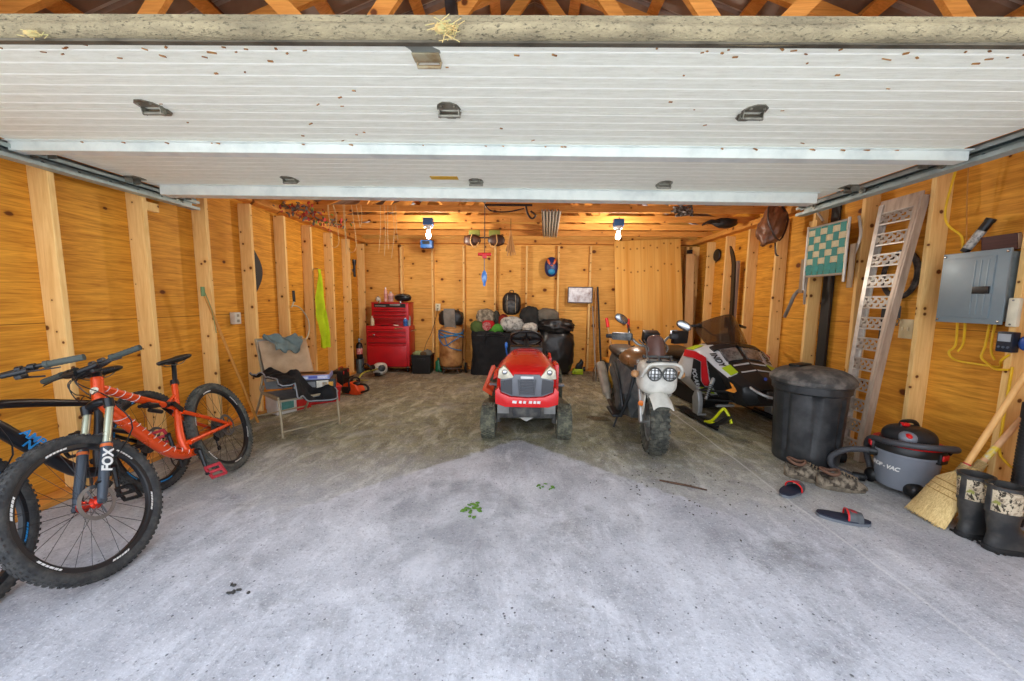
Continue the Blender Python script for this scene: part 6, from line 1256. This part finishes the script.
for k, pts in enumerate(([(3.27, 3.03, 2.60), (3.255, 3.03, 2.42), (3.25, 3.06, 2.15), (3.27, 3.05, 2.02), (3.32, 2.99, 1.92), (3.32, 2.97, 1.78)], [(3.33, 2.95, 1.29), (3.34, 2.95, 1.10), (3.32, 2.97, 1.04), (3.33, 2.93, .985), (3.34, 2.8, .975), (3.33, 2.66, .98), (3.245, 2.59, 1.03), (3.243, 2.55, 1.08)], [(3.33, 2.90, 1.29), (3.35, 2.91, 1.12), (3.34, 2.93, 1.05)], [(3.33, 2.75, 1.29), (3.34, 2.765, 1.12), (3.33, 2.77, 1.03), (3.33, 2.72, .985), (3.245, 2.61, .97), (3.245, 2.54, .98)], [(3.33, 2.72, 1.29), (3.34, 2.73, 1.1), (3.34, 2.7, 1.02)], [(3.25, 2.53, 1.0), (3.245, 2.53, .6), (3.24, 2.52, .42), (3.23, 2.46, .36), (3.2, 2.40, .355), (3.2, 2.3, .37)])):
    MB().tube(pts, .0075, 8, smooth=6).build('cable_run', ylw, t)
MB().tube([(3.30, 3.0, 2.6), (3.32, 2.99, 2.2), (3.33, 2.95, 1.79)], .004, 6, smooth=5).build('ground_wire', M('#b0762a', .5, .3), t)
t = thing('cream_box', 'cream junction box on the stud right of the breaker panel', 'junction box', (3.245, 2.56, 1.36)); m = MB(); m.box((0, 0, 0), (.03, .055, .19), bev=.008); m.build('cover', M('#d8d2ba', .5), t); m = MB()
for z in (-.08, .08): m.lathe([(.001, 0), (.006, 0), (.006, .003)], (-.016, 0, z), (-1, 0, 0), 8)
m.build('screw', steel, t)
t = thing('plug_in_meter', 'dark blue plug-in timer with a grey screen at the right edge', 'timer', (3.235, 2.545, 1.165)); m = MB(); m.box((-.02, 0, 0), (.05, .085, .135), bev=.008); m.build('case', M('#1d2430', .4), t); m = MB(); m.box((-.046, .0, .028), (.004, .065, .05)); m.build('screen', M('#9fa6ac', .25), t, smooth=0); m = MB()
for i in range(3): m.lathe([(.002, 0), (.008, 0), (.007, .005)], (-.045, -.024+.024*i, -.035), (-1, 0, 0), 10)
m.build('button', M('#56606c', .5), t); m = MB(); m.ell((.0, -.085, .0), (.03, .04, .05), 3, 2.4); m.tube([(-.03, -.1, 0), (-.02, -.14, .03), (0, -.14, .35), (.01, -.14, .5)], .006, 6, smooth=4); m.build('plug', M('#2a4f9a', .4), t)
t = thing('drain_pipe', 'black plastic pipe standing upright in the corner behind the boots', 'pipe', (3.195, 2.36, 0)); m = MB(); m.tube([(0, 0, 0), (0, 0, .80)], .038, 20); m.tube([(0, 0, .70), (0, 0, .80)], .044, 20)
for i in range(30): m.tube([(0, 0, .02+.022*i), (0, 0, .03+.022*i)], .041, 16)
m.build('pipe_body', M('#222325', .5, 0, .2, 20), t)

# shop vacuum
vc = thing('shop_vacuum', 'grey wet-dry vacuum with a black and red top and its hose wrapped round', 'vacuum cleaner', (2.915, 2.79, 0)); vc.scale = (.93, .93, .96); vg = M('#7d838c', .4, 0, .12, 8, col2='#666c76')
m = MB(); m.lathe([(.10, .035), (.165, .04), (.175, .06), (.195, .30), (.198, .31), (.205, .312), (.205, .33), (.18, .335)], n=44); tub = m.build('tub', vg, vc, smooth=35)
m = MB(); m.lathe([(.19, .325), (.21, .33), (.213, .375), (.20, .395), (.17, .40), (.05, .405)], n=44); m.build('lid', blk, vc)
m = MB(); m.lathe([(.206, .387), (.212, .392), (.206, .40), (.19, .40)], n=44); m.build('red_ring', redg, vc)
m = MB(); m.ell((.0, .0, .42), (.15, .15, .105), 4, 2.6); m.build('motor_head', M('#25272a', .4, 0, .2, 10, bump=.1), vc); m = MB(); m.ell((-.075, -.065, .455), (.085, .06, .05), 3, 2.4, rot=(0, -.2, .8)); hd = m.build('grey_cap', vg, vc); m = MB(); m.ell((-.095, -.095, .47), (.05, .03, .022), 3, rot=(.5, 0, .75)); m.build('red_badge', redg, hd)
m = MB(); m.tube([(-.06, .0, .48), (-.05, .02, .545), (.06, .03, .545), (.10, .03, .48)], .016, 10, smooth=4); m.build('carry_handle', blk, vc); m = MB(); m.box((-.045, .0, .535), (.05, .04, .025), bev=.008); m.build('power_switch', redg, vc)
for a in (-1.25, .9, 2.6):
    m = MB(); c = V(.205*math.cos(a), .205*math.sin(a), .335); X = Matrix.Translation(c) @ Matrix.Rotation(a, 4, 'Z'); m.box((0, 0, .0), (.03, .09, .08), bev=.008); m.xf(X); lt = m.build('latch', blk, vc); m = MB(); m.box((.014, 0, .012), (.02, .07, .04), bev=.006); m.xf(X); m.build('latch_tab', redg, lt)
for a in (-2.0, -.55, .9, 2.4):
    m = MB(); c = V(.16*math.cos(a), .16*math.sin(a), .065); m.ell(c+V(.012*math.cos(a), .012*math.sin(a), .0), (.06, .06, .06), 3, 2.4, flatz=-.03); cs_ = m.build('caster_pod', blk, vc); m = MB(); m.lathe([(.01, -.014), (.026, -.014), (.028, 0), (.026, .014), (.01, .014)], c+V(.03*math.cos(a), .03*math.sin(a), -.037), (math.cos(a+.6), math.sin(a+.6), 0), 16); m.build('caster_wheel', blk_s, cs_)
for ch, a in zip('SHOP-VAC', [-3.62+.145*k for k in range(8)]):
    n = V(math.cos(a), math.sin(a), .08).normalized(); tx = V(0, 0, 1).cross(n).normalized(); lettering(ch, .042, frame(n*.190+V(0, 0, .19), tx, n.cross(tx)), white_p, tub, bold=.0015, shear=.2)
def corr(m, pts, r, k=10):
    p, _ = spline([Vector(q) for q in pts], r, k); q = [p[0]]
    for a, b_ in zip(p, p[1:]): q += [a.lerp(b_, .5), b_]
    m.tube(q, [r*(1.0 if i % 2 else .9) for i in range(len(q))], 12)
def lc_(l, c, z): return V(-.69*l-.72*c, .72*l-.69*c, z)
hz = [lc_(*q) for q in ((.17, .08, .285), (.25, .09, .28), (.36, .08, .24), (.45, .06, .15), (.44, .05, .06), (.34, .06, .035), (.25, .07, .035), (.20, -.08, .06), (.24, -.14, .2), (.22, .0, .36), (.10, .19, .41), (-.03, .225, .425), (-.16, .17, .43), (-.25, .03, .41), (-.22, -.10, .36))]
m = MB(); corr(m, hz, .025); m.build('hose', M('#45464a', .5, 0, .15, 14), vc); m = MB(); m.tube([lc_(.15, .07, .285), lc_(.215, .085, .283)], .036, 16); m.build('hose_port', blk, vc); m = MB(); m.tube([lc_(.30, .065, .035), lc_(.22, .07, .04)], .032, 12); m.build('nozzle', blk, vc); m = MB(); m.tube([lc_(-.22, -.10, .36), lc_(-.19, -.12, .30)], .03, 12); m.build('hose_cuff', blk, vc)

# corn brooms
straw = M('#e8cb8c', .85, 0, .4, 5, col2='#bd9654', stretch=(30, 30, 1.5), bump=.5, bscale=9); hand = M('#dca964', .5, 0, .25, 5, col2='#b98044', stretch=(5, 5, .6))
def broom(label, neck, end, e0, e1, mat_h, label_col=None, nb=300):
    t = thing('corn_broom', label, 'broom', tuple((Vector(e0)+Vector(e1))/2), group='corn brooms by the right wall'); o = (Vector(e0)+Vector(e1))/2; N = Vector(neck)-o; E = Vector(end)-o; a, b_ = Vector(e0)-o, Vector(e1)-o
    m = MB(); m.tube([N-(E-N)*.03, E], .0165, 12); m.tube([E, E+(E-N).normalized()*.012], [.0165, .010], 12); m.build('handle', mat_h, t)
    ax = (E-N).normalized(); mid = (a+b_)/2; wd = (b_-a); th = ax.cross(wd.normalized())
    def fan(u, v, s):
        w_ = (u-.5); sh = N.lerp(N.lerp(mid, .28)+wd*w_*.75, min(1, v/.28)) if v < .28 else (N.lerp(mid, .28)+wd*w_*.75).lerp(a+wd*u, (v-.28)/.72)
        k = math.sqrt(max(0, 1-(2*u-1)**2)); tt = (.018+.030*min(1, v/.3))*k
        p = sh+th*tt*s; p += th*.004*noise.noise((u*40, v*3, s)); return p
    m = MB(); m.sheet(lambda u, v: fan(u, v, 1), 40, 22, 0); m.sheet(lambda u, v: fan(u, v, -1), 40, 22, 0)
    for i in range(nb):
        u = rnd.random(); s = rnd.choice((-1, 1))*rnd.random(); p = fan(u, .55+.4*rnd.random(), s); q = fan(min(1, max(0, u+rnd.uniform(-.03, .03))), 1, s); q = q+(q-p).normalized()*rnd.uniform(0, .02); q.z = max(q.z, -o.z+.003); m.tube([p, q], .0016, 4, cap=False)
    m.build('bristles', straw, t, smooth=60)
    m = MB()
    for v in (.30, .40, .50):
        ring = [fan(i/20, v, 1.06) for i in range(21)]+[fan(1-i/20, v, -1.06) for i in range(1, 20)]; m.tube(ring, .0028, 5, closed=True)
    m.build('stitching', M('#b98f4a', .7), t); m = MB()
    for k in range(6): m.tube([N+ax*(-.03+.012*k)+(wd.normalized()*math.cos(q)+th*math.sin(q))*(.026-.001*k) for q in [2*PI*i/16 for i in range(16)]], .0055, 6, closed=True)
    m.build('wire_binding', M('#c8b07a', .4, .3), t)
    if label_col: m = MB(); m.tube([N+ax*.06, N+ax*.16], .0175, 14); m.build('label_band', M(label_col, .5, 0, .5, 30, col2='#c8ccd8'), t)
    else: m = MB(); m.tube([N+ax*.03, N+ax*.045], .019, 14); m.build('red_band', M('#b02a2a', .5), t)
    return t
broom('corn broom with a plain wooden handle, its bristles spread before the vacuum', (2.83, 2.36, .36), (3.30, 2.34, 1.44), (2.665, 2.275, .004), (2.695, 2.53, .012), hand)
broom('corn broom with a yellow label on its handle, behind the boots', (3.06, 2.47, .34), (3.372, 2.49, .755), (2.86, 2.40, .006), (2.88, 2.58, .006), M('#d9a878', .5, 0, .25, 5, col2='#b98054', stretch=(5, 5, .6)), '#e0c02c', 120)

# rubber boots
rb = M('#2b2c2d', .42, 0, .4, 9, col2='#57534c', spec=.5)
def camo_mat():
    t = NT('boot_camouflage'); n = t.noise(t.map((1, 1, 1.4)), 24, 5, .65, .6); n2 = t.noise(t.map((1, 1, .6), loc=(3, 1, 2)), 40, 4, .7, .4)
    c = t.mix(t.ramp(n, .42, .5), hexc('#a8957c'), hexc('#cdbda0')); c = t.mix(t.ramp(n2, .52, .57), c, hexc('#3b342b')); c = t.mix(t.ramp(t.noise(t.map(loc=(9, 4, 2)), 16, 3), .62, .68), c, hexc('#8f8f4a'))
    return t.done(c, .75, 0, .2)
camo = camo_mat()
def boot(label, loc, rz):
    t = thing('rubber_boot', label, 'boot', loc, rz, group='rubber boots by the brooms')
    def ring(cx, z, rx, ry, n=28, sq=2.0): return [V(cx+rx*(abs(math.cos(a))**(2/sq))*(1 if math.cos(a) >= 0 else -1), ry*(abs(math.sin(a))**(2/sq))*(1 if math.sin(a) >= 0 else -1), z) for a in [2*PI*i/n for i in range(n)]]
    m = MB(); m.loft([ring(.075, .022, .142, .050, sq=2.5), ring(.075, .05, .142, .052, sq=2.4), ring(.07, .075, .132, .052, sq=2.2), ring(.045, .105, .105, .052), ring(.012, .135, .075, .053), ring(-.002, .17, .066, .056), ring(-.002, .21, .069, .060), ring(-.003, .235, .072, .064)]); m.build('foot_shell', rb, t, smooth=60)
    m = MB(); m.loft([ring(-.003, .232, .0725, .0645), ring(-.003, .25, .074, .066), ring(-.005, .33, .079, .071), ring(-.007, .375, .082, .074), ring(-.007, .385, .082, .074), ring(-.007, .385, .076, .068), ring(-.005, .30, .070, .062), ring(-.003, .24, .06, .055)], cap=False); m.build('camouflage_shaft', camo, t, smooth=60)
    m = MB(); m.loft([ring(-.007, .374, .0835, .0755), ring(-.007, .392, .0835, .0755), ring(-.007, .392, .074, .066), ring(-.005, .31, .069, .061)], cap=False); m.loft([ring(-.003, .225, .0735, .0655), ring(-.003, .245, .0755, .0675)], cap=False); m.build('rim_binding', rb, t, smooth=60)
    m = MB(); m.box((-.086, 0, .31), (.006, .028, .15), bev=.002); m.build('rear_tab', rb, t)
    m = MB(); m.loft([ring(.075, .0, .146, .054, sq=2.6), ring(.075, .012, .150, .057, sq=2.6), ring(.075, .030, .147, .055, sq=2.6)])
    for i in range(9): m.box((-.05+.032*i, 0, .006), (.012, .112, .012), bev=.002)
    m.build('sole', M('#1d1d1d', .6), t, smooth=40); return t
boot('rubber boot with a camouflage shaft standing in front, nearer of the pair', (2.765, 2.09, 0), -.12)
boot('rubber boot with a camouflage shaft standing close behind the front boot', (2.755, 2.225, 0), .1)

# sandals and old shoes
def sandal(label, loc, rz, mirror):
    t = thing('slide_sandal', label, 'sandal', loc, rz, group='slide sandals on the floor'); L = .285
    def out(k): return .052*math.sin(PI*min(1, k*1.0)**.8)**.45*(1 if k < .45 else 1.08) if 0 < k < 1 else .004
    def slab(z0, z1, s_, nm, mat):
        P = [(L*(i/24-.5)*s_, out(i/24)*s_+.006*mirror*math.sin(PI*i/24)) for i in range(25)]+[(L*(i/24-.5)*s_, -out(i/24)*s_+.006*mirror*math.sin(PI*i/24)) for i in range(23, 0, -1)]; m = MB(); m.prism(P, z0, z1, 'xy', bev=.003); return m.build(nm, mat, t)
    slab(.0, .018, 1, 'sole', M('#6d7278', .6)); slab(.018, .028, .99, 'foot_bed', M('#1d2336', .7, 0, .2, 20))
    def st(u, v, dz=0): a = PI*v; k = .56+.26*u; return V(L*(k-.5), (out(k)+.004)*math.cos(a), .02+(.048+.012*(1-u)+dz)*math.sin(a)**.7)
    m = MB(); m.sheet(lambda u, v: st(u, v), 8, 20, .006); m.build('strap', M('#55595c', .6, 0, .3, 30), t, smooth=60); m = MB(); m.sheet(lambda u, v: st(-.10+.12*u, v, .002), 3, 20, .007); m.build('red_lining', redg, t, smooth=60); m = MB(); m.sheet(lambda u, v: st(.15+.4*u+.5*abs(v-.5)*.3, .32+.3*v, .003), 6, 8, .003); m.build('red_mark', M('#a03038', .5), t, smooth=60)
    return t
sandal('black slide sandal with a red-lined strap, the one by the worn shoes', (2.03, 2.70, 0), .55, 1)
sandal('black slide sandal with a red-lined strap, nearest to the viewer on open floor', (2.11, 2.355, 0), -.43, -1)
shm = M('#8a7d6a', .9, 0, .9, 26, col2='#3d342a', bump=.5, bscale=50)
def shoe(label, loc, rz):
    t = thing('worn_shoe', label, 'shoe', loc, rz, group='worn shoes before the bin'); t.scale = (1.05, 1.1, 1.3); L = .30
    def ring(k, w_, z0, z1, dent=0): 
        x = L*(k-.5); return [V(x, w_*math.cos(a), z0+(z1-z0)*(math.sin(a) if math.sin(a) > 0 else 0)-dent*max(0, math.sin(a))**3) for a in [2*PI*i/20 for i in range(20)]]
    m = MB(); R_ = [ring(k, w_, .02, z1, d_) for k, w_, z1, d_ in ((0, .022, .075), (.03, .036, .10), (.12, .042, .105), (.25, .043, .098), (.38, .044, .105), (.5, .047, .095), (.65, .051, .075), (.8, .051, .06), (.92, .042, .05), (1, .018, .035)) for d_ in [0]] if False else [ring(*q) for q in ((0, .022, .02, .085, 0), (.03, .036, .02, .115, .03), (.10, .042, .02, .108, .055), (.25, .043, .02, .10, .06), (.36, .044, .02, .108, .03), (.42, .045, .02, .108, .0), (.5, .047, .02, .095, 0), (.65, .051, .02, .078, 0), (.8, .051, .02, .064, 0), (.92, .042, .02, .052, 0), (1, .018, .02, .035, 0))]; m.loft(R_); m.build('upper', shm, t, smooth=60)
    m = MB(); P = [(L*(i/20-.5)*1.02, (.053*math.sin(PI*(i/20)**.85)**.5 if 0 < i < 20 else .006)) for i in range(21)]; P += [(x, -y) for x, y in P[-2:0:-1]]; m.prism(P, 0, .026, 'xy', bev=.005); m.build('sole', M('#5b5245', .9, 0, .5, 20, col2='#8a7f6c'), t)
    m = MB(); m.tube([(-.135, 0, .112), (-.11, .036, .104), (-.07, .040, .094), (-.035, .034, .102), (-.025, 0, .112), (-.035, -.034, .102), (-.07, -.040, .094), (-.11, -.036, .104)], .009, 8, closed=True, smooth=3); m.build('collar', M('#6b4c3a', .8), t); m = MB(); m.ell((-.08, 0, .082), (.052, .030, .010), 2); m.build('insole', M('#2a211b', .9), t); m = MB()
    for i in range(5): x = .0+.02*i; m.tube([(x, -.025, .10-.006*i), (x+.006, 0, .108-.007*i), (x, .025, .10-.006*i)], .004, 6, smooth=3)
    m.tube([(.0, 0, .105), (-.02, .04, .10), (.02, .06, .06), (.06, .058, .03)], .0035, 6, smooth=4); m.build('laces', M('#8a7a62', .8), t)
    return t
shoe('worn brown shoe lying with its toe toward the vacuum, nearer of the two', (2.44, 2.77, 0), -.28); shoe('worn brown shoe close against the foot of the bin, farther of the two', (2.30, 2.91, 0), -.62)

# bits of green leaf and dirt on the floor
def litter(name, label, cx, cy, sx, sy, n, mat, L):
    m = MB()
    for i in range(n): x, y = cx+rnd.gauss(0, sx), cy+rnd.gauss(0, sy); m.ell((x, y, .004), (L*rnd.uniform(.5, 1.3), L*rnd.uniform(.3, .7), .004), 1, 2, rot=(0, 0, rnd.uniform(0, 3)))
    o = m.build(name, mat, None, smooth=60); tag(o, label, 'leaf litter', kind='stuff'); return o
grn = M('#5f8a32', .8, 0, .4, 30, col2='#3c5a22')
litter('leaf_litter', 'green leaf bits scattered on the bare concrete at mid floor', -.33, 2.35, .03, .05, 16, grn, .026)
litter('grass_clippings', 'few green clippings on the floor nearer the mower', .20, 2.69, .05, .018, 9, grn, .02)
litter('dirt_crumbs', 'dark crumbs of dirt spread over the right half of the floor', 1.25, 2.75, .35, .25, 70, M('#4d463c', .9), .009)
litter('dead_leaf', 'dark dead leaf flakes near the front bike wheel', -1.36, 1.60, .03, .03, 7, M('#3f3d3a', .9), .016)

t = MB().tube([(-.14, .06, .008), (-.04, .015, .009), (.05, -.02, .008), (.16, -.08, .009)], [.006, .009, .008, .005], 6, smooth=3).build('dry_stick', M('#5a4232', .9, 0, .4, 20), None); t.location = (1.235, 2.77, 0); tag(t, 'short brown stick on the floor below the motorcycle front wheel', 'stick')
